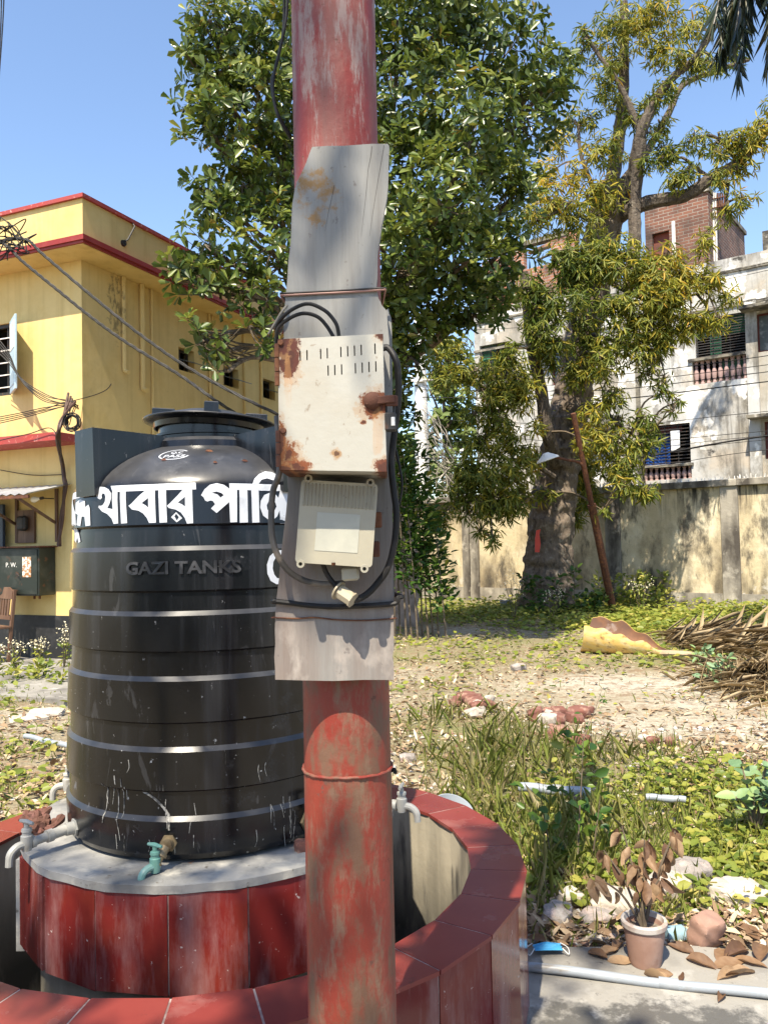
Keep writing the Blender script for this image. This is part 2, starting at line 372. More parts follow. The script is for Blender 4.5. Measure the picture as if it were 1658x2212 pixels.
# ================================================================== YELLOW BUILDING
def hit(px, py, o, d):                   # where a sight line meets an upright plane: distance along it and height
    r = ray(px, py); den = r.x*d[1]-r.y*d[0]
    k = (o[0]*d[1]-o[1]*d[0])/den; s_ = (r.x*k-o[0])*d[0]+(r.y*k-o[1])*d[1]
    return s_, EYE+r.z*k
YA = R(22.7); yx = (math.cos(YA), -math.sin(YA)); yy = (math.sin(YA), math.cos(YA))
YC = at(178, 800, 10.5)
yfr = lambda x, y: hit(x, y, YC, yx); yri = lambda x, y: hit(x, y, YC, yy)
st_ = lambda x, y: tuple(YC+Vector((yy[0], yy[1], 0))*yri(x, y)[0]+V(0, 0, yri(x, y)[1]-YC.z))
M_yel = mat('yellow_paint', (.64, .48, .20, 1), .8, layers=[dict(c=(.55, .36, .09, 1), s=1.3, lo=.5, hi=.75, a=.6), dict(c=(.45, .31, .10, 1), s=1.5, st=(5, 5, .2), lo=.50, hi=.72, a=.5, det=9), dict(c=(.70, .53, .22, 1), s=3.5, lo=.55, hi=.72, a=.6), dict(c=(.16, .12, .06, 1), s=26, lo=.70, hi=.74, a=.6),
    dict(c=(.13, .10, .05, 1), s=16, lo=.46, hi=.58, sph=(st_(252, 660), (.14, .2, .5)), both=1, st=(1, 1, .5), a=.7)], bump=(3, .25, .02), fine=.06)
M_red = mat('red_paint', (.23, .016, .012, 1), .55, layers=[dict(c=(.27, .04, .03, 1), s=5, lo=.5, hi=.7, a=.7), dict(c=(.2, .02, .015, 1), s=15, lo=.55, hi=.7)], bump=(18, .3, .01))
M_redl = mat('faded_red_paint', (.30, .045, .042, 1), .7, layers=[dict(c=(.35, .04, .03, 1), s=4, lo=.45, hi=.65), dict(c=(.55, .30, .25, 1), s=20, lo=.6, hi=.7)], bump=(18, .4, .01))
M_black = mat('black_skirting', (.012, .012, .013, 1), .55, layers=[dict(c=(.05, .05, .05, 1), s=5, lo=.5, hi=.75)], bump=(12, .2, .01))
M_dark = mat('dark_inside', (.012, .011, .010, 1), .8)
M_iron = mat('dark_iron', (.03, .028, .026, 1), .6, .2, layers=[dict(c=(.13, .06, .03, 1), s=30, lo=.55, hi=.68)])
M_white = mat('white_paint', (.72, .70, .66, 1), .55, layers=[dict(c=(.45, .42, .36, 1), s=9, lo=.52, hi=.7)], bump=(20, .2, .005))
M_blue = mat('pale_blue_paint', (.40, .53, .62, 1), .5, layers=[dict(c=(.28, .38, .45, 1), s=6, lo=.5, hi=.7)])
M_cable = mat('black_cable', (.011, .0105, .0105, 1), .55, spec=.3, layers=[dict(c=(.045, .04, .037, 1), s=14, lo=.5, hi=.7)], bump=(60, .2, .004))
M_brownw = mat('brown_wood', (.11, .055, .03, 1), .6, layers=[dict(c=(.19, .11, .065, 1), s=5, st=(1, 1, .12), lo=.48, hi=.68), dict(c=(.05, .025, .015, 1), s=12, st=(1, 1, .1), lo=.55, hi=.65)], bump=(30, .3, .005, (1, 1, .15)))
M_grn_iron = mat('dark_green_metal', (.022, .028, .022, 1), .45, .3, layers=[dict(c=(.12, .05, .025, 1), s=8, lo=.6, hi=.7), dict(c=(.06, .065, .055, 1), s=3, lo=.5, hi=.7)])
M_rust = mat('rust', (.085, .030, .016, 1), .85, layers=[dict(c=(.17, .065, .024, 1), s=18, lo=.45, hi=.65), dict(c=(.06, .02, .012, 1), s=30, lo=.52, hi=.68)], bump=(60, .6, .004))
M_glassd = mat('dusty_glass', (.10, .12, .13, 1), .12, spec=.6, layers=[dict(c=(.3, .32, .32, 1), s=6, lo=.5, hi=.8, r=.5)])
yb = thing('yellow_building', 'two storey yellow building with dark red cornice on the left', 'building', (YC.x, YC.y, 0), -YA)
ztop = yri(178, 562)[1]; zc0 = ztop; zc1 = zc0+.13
zp = EYE+(1184-410)/1750*(10.5-.45)
winY = []
for (x0, x1, y0, y1) in ((386, 420, 751, 806), (483, 516, 792, 839), (568, 594, 818, 865)):
    a = yri(x0, (y0+y1)/2-10); b = yri(x1, (y0+y1)/2+10)
    zt = yri((x0+x1)/2, y0+3)[1]; zb = yri((x0+x1)/2, y1-3)[1]
    winY.append((a[0], b[0], zb, zt))
L1 = 9.0
MB().poly([(0, 0), (L1, 0), (L1, ztop), (0, ztop)], [[(a, zb), (b, zb), (b, zt), (a, zt)] for a, b, zb, zt in winY],
          fn=lambda u, v, w_: V(w_-.2, u, v), thick=.2).build('wall', M_yel, yb, True)
fx, fz1 = yfr(24, 697); fz0 = yfr(24, 853)[1]
MB().poly([(-9, 0), (-.2, 0), (-.2, ztop), (-9, ztop)], [[(fx-1.5, fz0), (fx, fz0), (fx, fz1), (fx-1.5, fz1)]], fn=lambda u, v, w_: V(u, .2-w_, v), thick=.2).build('wall', M_yel, yb, True)
MB().box2((-9, L1-.2, 0), (-.2, L1, ztop)).box2((-9, .2, 0), (-8.8, L1-.2, ztop)).build('wall', M_yel, yb, True)
OV = .42
MB().box2((-9, -OV, zc0+.001), (OV, L1, zc0+.10)).build('roof_slab', M_yel, yb, True)
# parapet (butted at the corner) with its red coping
MB().box2((-9, -OV+.06, zc1-.06), (OV-.06, -OV+.2, zp-.05)).box2((OV-.2, -OV+.2, zc1-.06), (OV-.06, L1, zp-.05)).build('parapet', M_yel, yb, True)
MB().box2((-9, -OV+.02, zp-.05), (OV-.02, -OV+.24, zp)).box2((OV-.24, -OV+.24, zp-.05), (OV-.02, L1, zp)).build('coping', M_redl, yb, True)
c = MB()
for k, (o_, h0, h1) in enumerate(((.03, .012, .045), (.05, .045, .085), (.03, .085, .12))):
    e = OV+o_; c.box2((-9, -e, zc0+h0), (e, -OV+.061, zc0+h1)).box2((OV-.061, -OV+.061, zc0+h0), (e, L1, zc0+h1))
c.build('cornice', M_red, yb, True)
for a, b, zb, zt in winY:
    wq = MB().box2((-.16, a, zb), (-.12, b, zb+.04)).box2((-.16, a, zt-.04), (-.12, b, zt)).box2((-.16, a, zb+.04), (-.12, a+.04, zt-.04)).box2((-.16, b-.04, zb+.04), (-.12, b, zt-.04)).box2((-.15, (a+b)/2-.015, zb+.04), (-.13, (a+b)/2+.015, zt-.04)).build('window', M_iron, yb, True)
    m_ = (zb+zt)/2
    MB().box((.06, (a+b)/2+.05, m_-.03), (.42, (b-a)*.8, .012), rot3('Y', R(18))).build('pane', M_glassd, wq, True)
    MB().box2((-.9, a-.2, zb-.2), (-.88, b+.2, zt+.2)).build('dark_backing', M_dark, wq, True)  # dark sheet set back in the room, painting its unlit inside
# front window, its bars and the open shutter
wq = MB().box2((fx-1.5, .03, fz0), (fx-1.46, .08, fz1)).box2((fx-.04, .03, fz0), (fx, .08, fz1)).box2((fx-1.46, .03, fz1-.05), (fx-.04, .08, fz1)).box2((fx-1.46, .03, fz0), (fx-.04, .08, fz0+.05)).build('window', M_iron, yb, True)
for k in range(7): MB().bar((fx-.1-.2*k, .05, fz0+.05), (fx-.1-.2*k, .05, fz1-.05), .018, .018).build('bar', M_white if k % 2 else M_iron, wq, True)
for k in range(5): MB().bar((fx-1.46, .032, fz0+.12+.17*k), (fx-.04, .032, fz0+.12+.17*k), .014, .014).build('bar', M_white, wq, True)
MB().box2((fx-1.6, .9, fz0-.2), (fx+.1, .92, fz1+.2)).build('dark_backing', M_dark, wq, True)  # dark sheet behind the bars stands in for the room's shade
sa = R(-35); sd_ = V(math.cos(sa), math.sin(sa), 0); sn_ = V(math.sin(sa), -math.cos(sa), 0); sc_ = V(fx+.03, -.03, 0)+sd_*.23
sh = MB().box(sc_+V(0, 0, (fz0+fz1)/2), (.46, .03, fz1-fz0), rot3('Z', sa), bev=.006).build('shutter', M_blue, yb, True)
MB().box(sc_+sn_*.018+V(0, 0, fz0+.75*(fz1-fz0)), (.36, .006, (fz1-fz0)*.36), rot3('Z', sa)).build('panel', M_white, sh, True)
MB().box(sc_+sn_*.018+V(0, 0, fz0+.3*(fz1-fz0)), (.36, .006, (fz1-fz0)*.44), rot3('Z', sa)).build('panel', M_blue, sh, True)
# ledge over the ground floor, skirting
lz = EYE+(1184-938)/1750*10.1
MB().box2((-9, -.5, lz-.07), (.06, -.002, lz+.03)).build('ledge', M_redl, yb, True)
zsk = yfr(130, 1330)[1]
MB().box2((-9, -.012, 0), (.012, -.001, zsk)).box2((.001, -.001, 0), (.012, L1, zsk)).build('skirting', M_black, yb, True)
for (px, y0, y1, r_) in ((262, 590, 794, .03), (301, 610, 833, .036), (324, 625, 1100, .022), (449, 700, 1100, .022), (455, 700, 1100, .018), (524, 760, 1100, .02), (561, 800, 1100, .02)):
    s0, z0 = yri(px, y0); z1 = yri(px, y1)[1]
    pts = [(r_+.012, s0, ztop-.002), (r_+.012, s0, z1)] + ([(r_+.02, s0, z1-.05), (r_+.09, s0-.01, z1-.08)] if y1 < 1000 else [])
    MB().tube(pts, r_, 8).build('pipe', M_yel, yb, True)
s0, z0 = yri(515, 0)
hq = hit(284, 522, (YC.x+yx[0]*(OV-.06), YC.y+yx[1]*(OV-.06)), yy)
MB().tube([(OV-.04, hq[0], hq[1]+.25), (OV+.0, hq[0], hq[1]+.2), (OV-.02, hq[0]-.12, hq[1]-.02), (OV-.05, hq[0]-.15, hq[1]-.05)], .012, 5).build('bracket', M_iron, yb, True)
MB().lathe([(.0, 0), (.045, 0), (.04, .03), (0, .03)], n=10).build('hole', M_dark, yb, True).matrix_local = Matrix.Translation((OV-.06, hq[0]-.17, hq[1]-.08)) @ Matrix.Rotation(R(90), 4, 'Y')
o = MB().box2((-9, -2.2, -.02), (2.0, -.02, .06)).build('pavement', M_conc); o.location = (YC.x, YC.y, 0); o.rotation_euler = (0, 0, -YA); kind(o, 'structure')
def yw(s, out, z): return Vector((YC.x+yx[0]*s-yy[0]*out, YC.y+yx[1]*s-yy[1]*out, z))   # a spot in front of the front wall
# tin awning, electric panel, meter board, bulb, dark door leaf, chair
M_tin = mat('tin_sheet', (.42, .44, .46, 1), .45, .5, layers=[dict(c=(.30, .20, .13, 1), s=6, lo=.6, hi=.75), dict(c=(.6, .62, .64, 1), s=3, lo=.5, hi=.7)])
a1 = yfr(158, 1046); a0 = yfr(0, 1057)
aw = thing('tin_awning', 'rusty tin awning sheet over the electric panel on the yellow wall', 'awning', yw(a1[0]-.3, .3, a1[1]-.3))
c = MB(); nn = 60; x0, x1 = a0[0]-.8, a1[0]
vs = []
for i in range(nn+1):
    s = x0+(x1-x0)*i/nn; h = .012*math.cos(i*math.pi/2)
    vs += [yw(s, .01, a1[1]+h), yw(s, .75, a1[1]-.16+h)]
c.add(vs, [(2*i, 2*i+1, 2*i+3, 2*i+2) for i in range(nn)], True).build('sheet', M_tin, aw)
for s in (x0+.6, x1-.95, x1-.25):
    MB().bar(yw(s, .03, a1[1]-.75), yw(s, .03, a1[1]-.05), .06, .03).build('bracket', M_brownw, aw)
    MB().bar(yw(s, .05, a1[1]-.5), yw(s, .68, a1[1]-.19), .03, .03).build('brace', M_brownw, aw)
MB().bar(yw(x0, .73, a1[1]-.19), yw(x1, .73, a1[1]-.19), .03, .04).build('rail', M_rust, aw)
p0 = yfr(31, 1184); p1 = yfr(122, 1284)
pb = thing('electric_panel', 'rusty dark green electric panel box below the tin awning', 'panel box', yw((p0[0]+p1[0])/2, .15, p1[1]))
MB().box((0, 0, 0), (p1[0]-p0[0], .28, p0[1]-p1[1]), bev=.008).build('body', M_grn_iron, None)
def place_local(o, par, s, out, z):
    o.parent = par; o.matrix_local = Matrix.Translation(yw(s, out, z)-PL[par.name]) @ Matrix.Rotation(-YA, 4, 'Z'); PL[o.name] = V(0, 0, 0)
pc = ((p0[0]+p1[0])/2, .15, (p0[1]+p1[1])/2); pw, ph = p1[0]-p0[0], p0[1]-p1[1]
o = bpy.data.objects['body']; place_local(o, pb, *pc)
o = MB().box((0, -.146, 0), (pw*.94, .012, ph*.93), bev=.004).build('door', M_grn_iron); place_local(o, pb, *pc)
M_label = mat('peeling_label', (.62, .60, .54, 1), .8, layers=[dict(c=(.30, .14, .05, 1), s=22, lo=.48, hi=.56)])
MB().box((pw*.24, -.155, ph*.1), (pw*.2, .004, ph*.42)).build('label_plate', M_label, o, True)
MB().tube([(pw*.02, -.155, -ph*.07), (pw*.04, -.18, -ph*.04), (pw*.1, -.18, -ph*.09)], .008, 6).build('handle', M_iron, o, True)
def text_mesh(txt, size, bold=0.0, extrude=0.0):
    cu = bpy.data.curves.new('t', 'FONT'); cu.body = txt; cu.size = size; cu.offset = bold; cu.extrude = extrude; cu.resolution_u = 3
    ob = bpy.data.objects.new('t', cu); COL.objects.link(ob); bpy.context.view_layer.update()
    me = bpy.data.meshes.new_from_object(ob.evaluated_get(bpy.context.evaluated_depsgraph_get()))
    v = [tuple(q.co) for q in me.vertices]; f = [tuple(q.vertices) for q in me.polygons]
    bpy.data.objects.remove(ob); bpy.data.curves.remove(cu); bpy.data.meshes.remove(me)
    return v, f
v, f = text_mesh('P. W.', ph*.14)
MB().add([(-pw*.26+x, -.1535, y+ph*.1) for x, y, z in v], f).build('lettering', M_white, o, True)
o = MB().box((0, 0, ph/2+.012), (pw*1.08, .34, .02)).build('lid', M_rust); place_local(o, pb, *pc)
for sx in (.2, .32):
    o = MB().bar((pw*sx, 0, -ph/2-.05), (pw*sx, 0, -ph/2), .02, .02).build('foot', M_rust); place_local(o, pb, *pc)
m0 = yfr(43, 1103); m1 = yfr(80, 1172)
mb = MB().box((0, 0, 0), (m1[0]-m0[0], .03, m0[1]-m1[1])).build('board', M_brownw)
mt = thing('meter_board', 'brown wooden meter board with a dark meter above the electric panel', 'meter', yw((m0[0]+m1[0])/2, .03, m1[1])); place_local(mb, mt, (m0[0]+m1[0])/2, .03, (m0[1]+m1[1])/2)
o = MB().box((0, -.07, .04), (.15, .1, .2), bev=.03).build('meter', M_iron); place_local(o, mt, (m0[0]+m1[0])/2, .03, (m0[1]+m1[1])/2)
bp = yfr(113, 1078)
bl = thing('light_bulb', 'white bulb in a black holder under the tin awning', 'bulb', yw(bp[0], .2, bp[1]))
M_bulb = mat('frosted_bulb', (.85, .84, .78, 1), .25)
bd = Vector((-yx[0], -yx[1], -.1)).normalized()
b0 = yw(bp[0], .2, bp[1]); MB().tube([b0+bd*t for t in (0, .03, .06, .10, .13, .15, .158)], [.016, .018, .03, .042, .038, .022, .004], 12).build('glass', M_bulb, bl)
MB().tube([b0-bd*.05, b0], .02, 8).tube([b0-bd*.03, b0+V(yy[0]*.2, yy[1]*.2, 0)-bd*.03], .008, 6).build('holder', M_iron, bl)
M_navy = mat('navy_paint', (.018, .028, .045, 1), .45, layers=[dict(c=(.04, .06, .08, 1), s=3, lo=.5, hi=.7)])
d1 = yfr(25, 1090); d0 = yfr(25, 1238)
dl = thing('door_leaf', 'dark blue door leaf at the far left of the yellow wall', 'door', yw(d1[0]-.4, .12, d0[1]))
o = MB().box((-.4, 0, 0), (.8, .05, d1[1]-d0[1]), bev=.006).build('leaf', M_navy); place_local(o, dl, d1[0], .12, (d1[1]+d0[1])/2)
for z_ in (-.3, .25):
    o = MB().box((-.4, -.028, z_), (.5, .012, .4), bev=.003).build('panel', M_navy); place_local(o, dl, d1[0], .12, (d1[1]+d0[1])/2)
def chair():
    b = yw(yfr(46, 1400)[0], .55, .06); t = thing('wooden_chair', 'old brown wooden chair against the black skirting', 'chair', b, R(140))
    W_, D_, H_ = .40, .40, .45
    for sx in (-1, 1):
        MB().box2((sx*W_/2-.02, D_/2-.04, 0), (sx*W_/2+.02, D_/2, H_-.022), bev=.004).build('leg', M_brownw, t, True)
        MB().bar((sx*W_/2, -D_/2+.02, 0), (sx*W_/2, -D_/2-.07, .92), .04, .04, bev=.004).build('leg', M_brownw, t, True)
    MB().box2((-W_/2-.03, -D_/2-.01, H_-.02), (W_/2+.03, D_/2+.03, H_+.01), bev=.006).build('seat', M_brownw, t, True)
    MB().poly([(-W_/2, .8), (W_/2, .8), (W_/2, .9), (.08, .95), (-.08, .95), (-W_/2, .9)], fn=lambda u, v, w_: V(u, -D_/2-.04-(v-.8)*.1+.01-w_, v), thick=.025).build('backrest', M_brownw, t, True)
    MB().bar((-W_/2, -D_/2-.018, .56), (W_/2, -D_/2-.018, .56), .025, .05).build('backrest', M_brownw, t, True)
    for x in (-.11, -.035, .04, .115): MB().bar((x, -D_/2-.02, .57), (x, -D_/2-.045, .82), .045, .014).build('slat', M_brownw, t, True)
    for sx in (-1, 1): MB().bar((sx*W_/2, D_/2-.02, .18), (sx*W_/2, -D_/2, .18), .02, .03).build('stretcher', M_brownw, t, True)
chair()
# cables on the front wall: bundle going down to the panel, coil, sagging wires
def wires(name, label, paths, rad, cat='cable', n=6, m=M_cable, group=None, sub=8):
    c = MB()
    for i, p in enumerate(paths): c.tube(spline(p, sub), rad if not hasattr(rad, '__len__') else rad[i], n)
    return tag(c.build(name, m), label, cat, group)
def yat(x, y, out=.12): s, z = hit(x, y, (YC.x-yy[0]*out, YC.y-yy[1]*out), yx); return yw(s, out, z)
def jig(p, a): return p+V(random.uniform(-a, a), random.uniform(-a, a), random.uniform(-a, a))
M_bundle = mat('brown_cables', (.05, .022, .014, 1), .6, layers=[dict(c=(.12, .07, .05, 1), s=9, lo=.5, hi=.7)])
bun = []
for k in range(6):
    bun.append([jig(yat(x, y, o_), .02) for x, y, o_ in ((150+3*k, 850+4*k, .2), (135, 912, .52), (127, 945, .54), (135, 1000, .1), (141, 1042, .08), (141, 1052, .1), (133, 1120, .1), (127, 1178, .1))])
wires('cable_bundle', 'bundle of brown cables running down the yellow wall to the panel', bun, .016, m=M_bundle)
cl = []
cc = yat(156, 912, .56)
for k in range(9):
    rr = .10+random.uniform(-.02, .03); ph_ = random.uniform(0, 6)
    cl.append([cc+Vector((yx[0], yx[1], 0))*rr*math.cos(t+ph_)+V(0, 0, rr*.9*math.sin(t+ph_))+Vector((yy[0], yy[1], 0))*random.uniform(-.03, .03) for t in np.linspace(0, 6.4, 10)])
wires('cable_coil', 'tangled coil of black cable hanging at the red ledge', cl, .007, sub=3)
sg = []
for k in range(5):
    sg.append([yat(-40, 690+10*k, .5), yat(15, 755+6*k, .45), yat(45+3*k, 815+5*k, .4), yat(100, 852+4*k, .3), jig(yat(150, 868, .25), .04), jig(yat(165, 880, .2), .03)])
for k in range(4):
    sg.append([yat(-40, 908+5*k, .5), yat(40, 893+4*k, .42), yat(100, 880+3*k, .35), jig(yat(148, 868, .25), .05), jig(yat(160, 890, .3), .05), jig(yat(150, 912, .5), .04)])
sg.append([yat(-30, 958, .55), yat(60, 938, .55), yat(110, 925, .55), yat(128, 960, .5), yat(135, 1000, .1)])
sg.append([yat(0, 1015, .03), yat(70, 1026, .03), yat(140, 1025, .03)])
wires('sagging_wires', 'thin sagging wires gathered in front of the yellow wall', sg, .006)
cen = yri(257, 791); 
wires('guy_wire', 'thin wire stretched from the pipe end along the yellow side wall', [[yat(150, 868, .2), YC+V(yx[0]*.05, yx[1]*.05, 0)+V(yy[0]*.4, yy[1]*.4, yri(195, 835)[1]-YC.z), at(262, 790, 11.6), at(330, 835, 12.2), at(430, 912, 13)]], .006)
cabA = [(-90, 540), (-10, 522), (55, 517), (94, 550), (195, 636), (313, 730), (430, 808), (602, 896), (760, 950)]
cabB = [(-90, 500), (0, 522), (51, 566), (117, 620), (195, 683), (274, 740), (391, 812), (492, 882), (640, 960)]
for nm, cb, lb in (('overhead_cable', cabA, 'upper of two thick twisted black cables crossing the yellow building'), ('overhead_cable', cabB, 'lower of two thick twisted black cables crossing the yellow building')):
    base = spline([at(x, y, 8.2-.0004*x) for x, y in cb[:-1]]+[at(cb[-1][0], cb[-1][1]+10, 10.5), at(856, 1030+.2*(cb[0][1]-500), 14.2)], 12); c = MB()
    for ph_ in (0, 2.1, 4.2):
        c.tube([p+V(math.cos(i*.9+ph_), 0, math.sin(i*.9+ph_))*.009 for i, p in enumerate(base)], .009, 5)
    tag(c.build(nm, M_cable), lb, 'cable', 'twisted overhead cables')
tg = []
for k in range(9):
    p = [jig(at(random.uniform(-20, 30), random.uniform(470, 540), 8.2), .05)]
    for j in range(4): p.append(jig(at(random.uniform(-20, 70), random.uniform(480, 560), 8.2), .06))
    p.append(at(54, 517, 8.2)); tg.append(p)
tg.append([at(-20, 455, 8.2), at(10, 475, 8.2), at(35, 500, 8.2), at(54, 517, 8.2)])
wires('wire_tangle', 'tangle of loose black wires at the upper left before the cornice', tg, .006)
sg = [[at(4+6*k, -30, 7.5), at(2+4*k, 60, 7.5), at(-6+k*2, 200, 7.5)] for k in range(2)]
wires('hanging_wires', 'two thin black wires hanging in the top left corner of the sky', sg, .006)
# ================================================================== BOUNDARY WALL
def cell(nm, base, dark, pale): return mat(nm, base, .9, layers=[dict(c=pale, s=1.1, lo=.48, hi=.66), dict(c=dark, s=.8, st=(1, 1, .55), lo=.465, hi=.60, a=.88, det=9, rg=.68), dict(c=(.05, .043, .035, 1), s=1.5, st=(1.2, 1.2, .5), lo=.53, hi=.63, a=.85, det=10, rg=.7), dict(c=(.035, .03, .025, 1), s=2.2, st=(1.5, 1.5, .35), lo=.44, hi=.60, zr=(1.4, 0, 0, 1), det=9), dict(c=(.03, .027, .022, 1), s=3.5, st=(2, 2, .2), lo=.48, hi=.62, zr=(1.7, 2.4, 0, 1), det=9), dict(c=(.55, .52, .47, 1), s=4, lo=.6, hi=.66, zr=(.9, .2)), dict(c=(.02, .018, .016, 1), s=45, lo=.66, hi=.7)], bump=(6, .5, .03))
M_wallp = cell('old_cream_plaster', (.54, .45, .29, 1), (.17, .13, .085, 1), (.70, .62, .45, 1))
M_post = mat('grey_concrete_post', (.33, .30, .25, 1), .9, layers=[dict(c=(.07, .06, .05, 1), s=1.6, st=(1, 1, .4), lo=.42, hi=.62), dict(c=(.48, .44, .37, 1), s=3, lo=.55, hi=.7)], bump=(10, .5, .02))
def wp(s, out, z): return Vector((WP1.x+wd.x*s+wn.x*out, WP1.y+wd.y*s+wn.y*out, z))
def ws(px, py=1150): return hit(px, py, WP1, (wd.x, wd.y))[0]
bw = thing('boundary_wall', 'stained cream plaster boundary wall with grey concrete posts', 'wall', wp(3, 0, 0))
wa = math.atan2(-wd.y, -wd.x)
def wbox(s0, s1, o0, o1, z0, z1, name, m, par=bw, bev=0):
    q = MB(); c_ = wp((s0+s1)/2, (o0+o1)/2, (z0+z1)/2); q.box(c_, (abs(s1-s0), abs(o1-o0), z1-z0), rot3('Z', wa), bev=bev); return q.build(name, m, par)
posts = [ws(1577), ws(1324), ws(1025)]
sp = posts[1]-posts[0]; posts = [posts[0]-2*sp, posts[0]-sp]+posts+[posts[2]+(posts[2]-posts[1]), posts[2]+2*(posts[2]-posts[1])]
for i, s in enumerate(posts):
    wd_ = .17 if i != 4 else .12
    wbox(s-wd_, s+wd_, -.16, .07, -.1, 2.46, 'post', M_post, bev=.01)
    if i+1 < len(posts):
        e0 = s+wd_; e1 = posts[i+1]-(.17 if i+1 != 4 else .12)
        wbox(e0, e1, -.12, .0, -.1, 2.46, 'panel', M_wallp)
        wbox(e0, e1, .001, .02, -.1, .32, 'plinth', M_post)
        wbox(s-wd_, e1, -.2, .12, 2.46, 2.6, 'coping', M_post, bev=.012)
jx = posts[4]+.16; wbox(jx, jx+.2, -.15, .06, -.1, 2.45, 'post', M_post, bev=.01)
# broken glass and dead twigs on the coping
c = MB()
for k in range(260):
    s = random.uniform(-3, 10); a = wp(s, random.uniform(-.12, .06), 2.6); c.bar(a-V(0, 0, .01), jig(a+V(0, 0, random.uniform(.03, .09)), .03), .012, .006)
kind(c.build('coping_spikes', M_white, bw), 'stuff')
# ================================================================== WHITE BUILDING BEHIND
FD = (.80, -.60); F0 = at(1600, 1154, 21)
fac = lambda x, y: hit(x, y, F0, FD)
M_fac = mat('stained_white_plaster', (.46, .455, .44, 1), .9, layers=[dict(c=(.34, .31, .26, 1), s=.45, lo=.44, hi=.60, det=9, rg=.65), dict(c=(.50, .43, .35, 1), s=.9, lo=.52, hi=.66, a=.7), dict(c=(.12, .11, .09, 1), s=.8, st=(1.3, 1.3, .6), lo=.50, hi=.62, det=10, rg=.7, a=.9), dict(c=(.10, .09, .075, 1), s=1.6, st=(3, 3, .18), lo=.52, hi=.66, det=9, a=.8), dict(c=(.06, .055, .05, 1), s=1.2, st=(1.5, 1.5, .35), lo=.48, hi=.66, zr=(6.9, 8.6, 0, .8), det=9), dict(c=(.05, .045, .04, 1), s=2.3, lo=.62, hi=.69, det=8), dict(c=(.72, .70, .66, 1), s=1.4, lo=.58, hi=.62)], bump=(4, .5, .03))
M_ledge = mat('mossy_cement', (.20, .18, .14, 1), .9, layers=[dict(c=(.05, .045, .04, 1), s=3, lo=.45, hi=.6), dict(c=(.45, .42, .37, 1), s=5, lo=.58, hi=.7)], bump=(10, .5, .02))
M_green = mat('green_shutter_paint', (.04, .16, .085, 1), .5, layers=[dict(c=(.07, .22, .12, 1), s=4, lo=.5, hi=.7)])
M_pink = mat('pink_baluster_paint', (.36, .24, .22, 1), .7, layers=[dict(c=(.30, .20, .17, 1), s=6, lo=.55, hi=.7)])
M_bluec = mat('blue_cloth', (.012, .10, .42, 1), .8, layers=[dict(c=(.005, .045, .22, 1), s=5, st=(3, 3, .2), lo=.45, hi=.6)])
M_maroon = mat('maroon_paint', (.10, .018, .012, 1), .6)
wb = thing('white_building', 'stained white three storey building behind the boundary wall', 'building', (F0.x, F0.y, 0), math.atan2(FD[1], FD[0]))
FL = fac(1028, 900)[0]; FR = 7.0; zr_ = fac(1580, 556)[1]
def rect(x0, x1, y0, y1):
    xm, ym = (x0+x1)/2, (y0+y1)/2
    return fac(x0, ym)[0], fac(x1, ym)[0], fac(xm, y1)[1], fac(xm, y0)[1]
W_A = rect(1500, 1612, 682, 767); B_A = rect(1494, 1613, 773, 824)
W_B = rect(1380, 1490, 918, 1003); B_B = rect(1385, 1493, 1009, 1036)
W_R = rect(1632, 1700, 672, 757); W_L = rect(1275, 1317, 937, 972); W_R2 = rect(1650, 1700, 908, 990)
W_C = rect(1036, 1100, 742, 828); B_C = rect(1034, 1100, 832, 864); W_D = rect(1190, 1240, 745, 830)
W_G = [(-6.5, -5.2, .9, 2.2), (-3, -1.8, .9, 2.2), (2, 3.2, .9, 2.2)]
hs_ = [W_A, B_A, W_B, B_B, W_R, W_L, W_R2, W_C, B_C, W_D]+W_G
MB().poly([(FL, 0), (FR, 0), (FR, zr_), (FL, zr_)], [[(a, c_), (b, c_), (b, d), (a, d)] for a, b, c_, d in hs_], fn=lambda u, v, w_: V(u, .25-w_, v), thick=.25).build('wall', M_fac, wb, True)
MB().box2((FL, .25, 0), (FL+.25, 8, zr_)).box2((FR-.25, .25, 0), (FR, 8, zr_)).box2((FL+.25, 7.75, 0), (FR-.25, 8, zr_)).build('wall', M_fac, wb, True)
MB().box2((FL+.25, .25, zr_-1.0), (FR-.25, 7.75, zr_-.85)).build('roof', M_ledge, wb, True)
for z_ in (2.75, 5.55): MB().box2((FL+.25, .25, z_), (FR-.25, 7.75, z_+.12)).build('floor', M_ledge, wb, True)
for z_ in (fac(1580, 585)[1], fac(1580, 660)[1]): MB().box2((FL-.02, -.05, z_-.04), (FR, -.001, z_+.03)).build('string_course', M_ledge, wb, True)
jx_ = fac(1378, 850)[0]; MB().box2((jx_-.05, -.09, .2), (jx_+.05, -.001, fac(1378, 770)[1])).build('downpipe', M_ledge, wb, True)
bx_ = fac(1497, 850)[0]; MB().box2((fac(1613, 850)[0]+.02, -.07, 0), (fac(1640, 850)[0], -.001, zr_-1.2)).build('pilaster', M_fac, wb, True)
def grille(r, n, m, nv=2):
    a, b, z0, z1 = r
    for k in range(n):
        z = z0+(z1-z0)*(k+.5)/n; MB().bar((a, .06, z), (b, .06, z), .022, .022).build('bar', m, wb, True)
    for k in range(nv):
        x = a+(b-a)*(k+1)/(nv+1); MB().bar((x, .085, z0), (x, .085, z1), .025, .025).build('bar', m, wb, True)
BAL = [(.0, 0), (.055, 0), (.055, .04), (.035, .06), (.06, .16), (.068, .26), (.05, .34), (.03, .4), (.045, .43), (.03, .46), (.045, .5), (.055, .52), (.055, .56), (0, .56)]
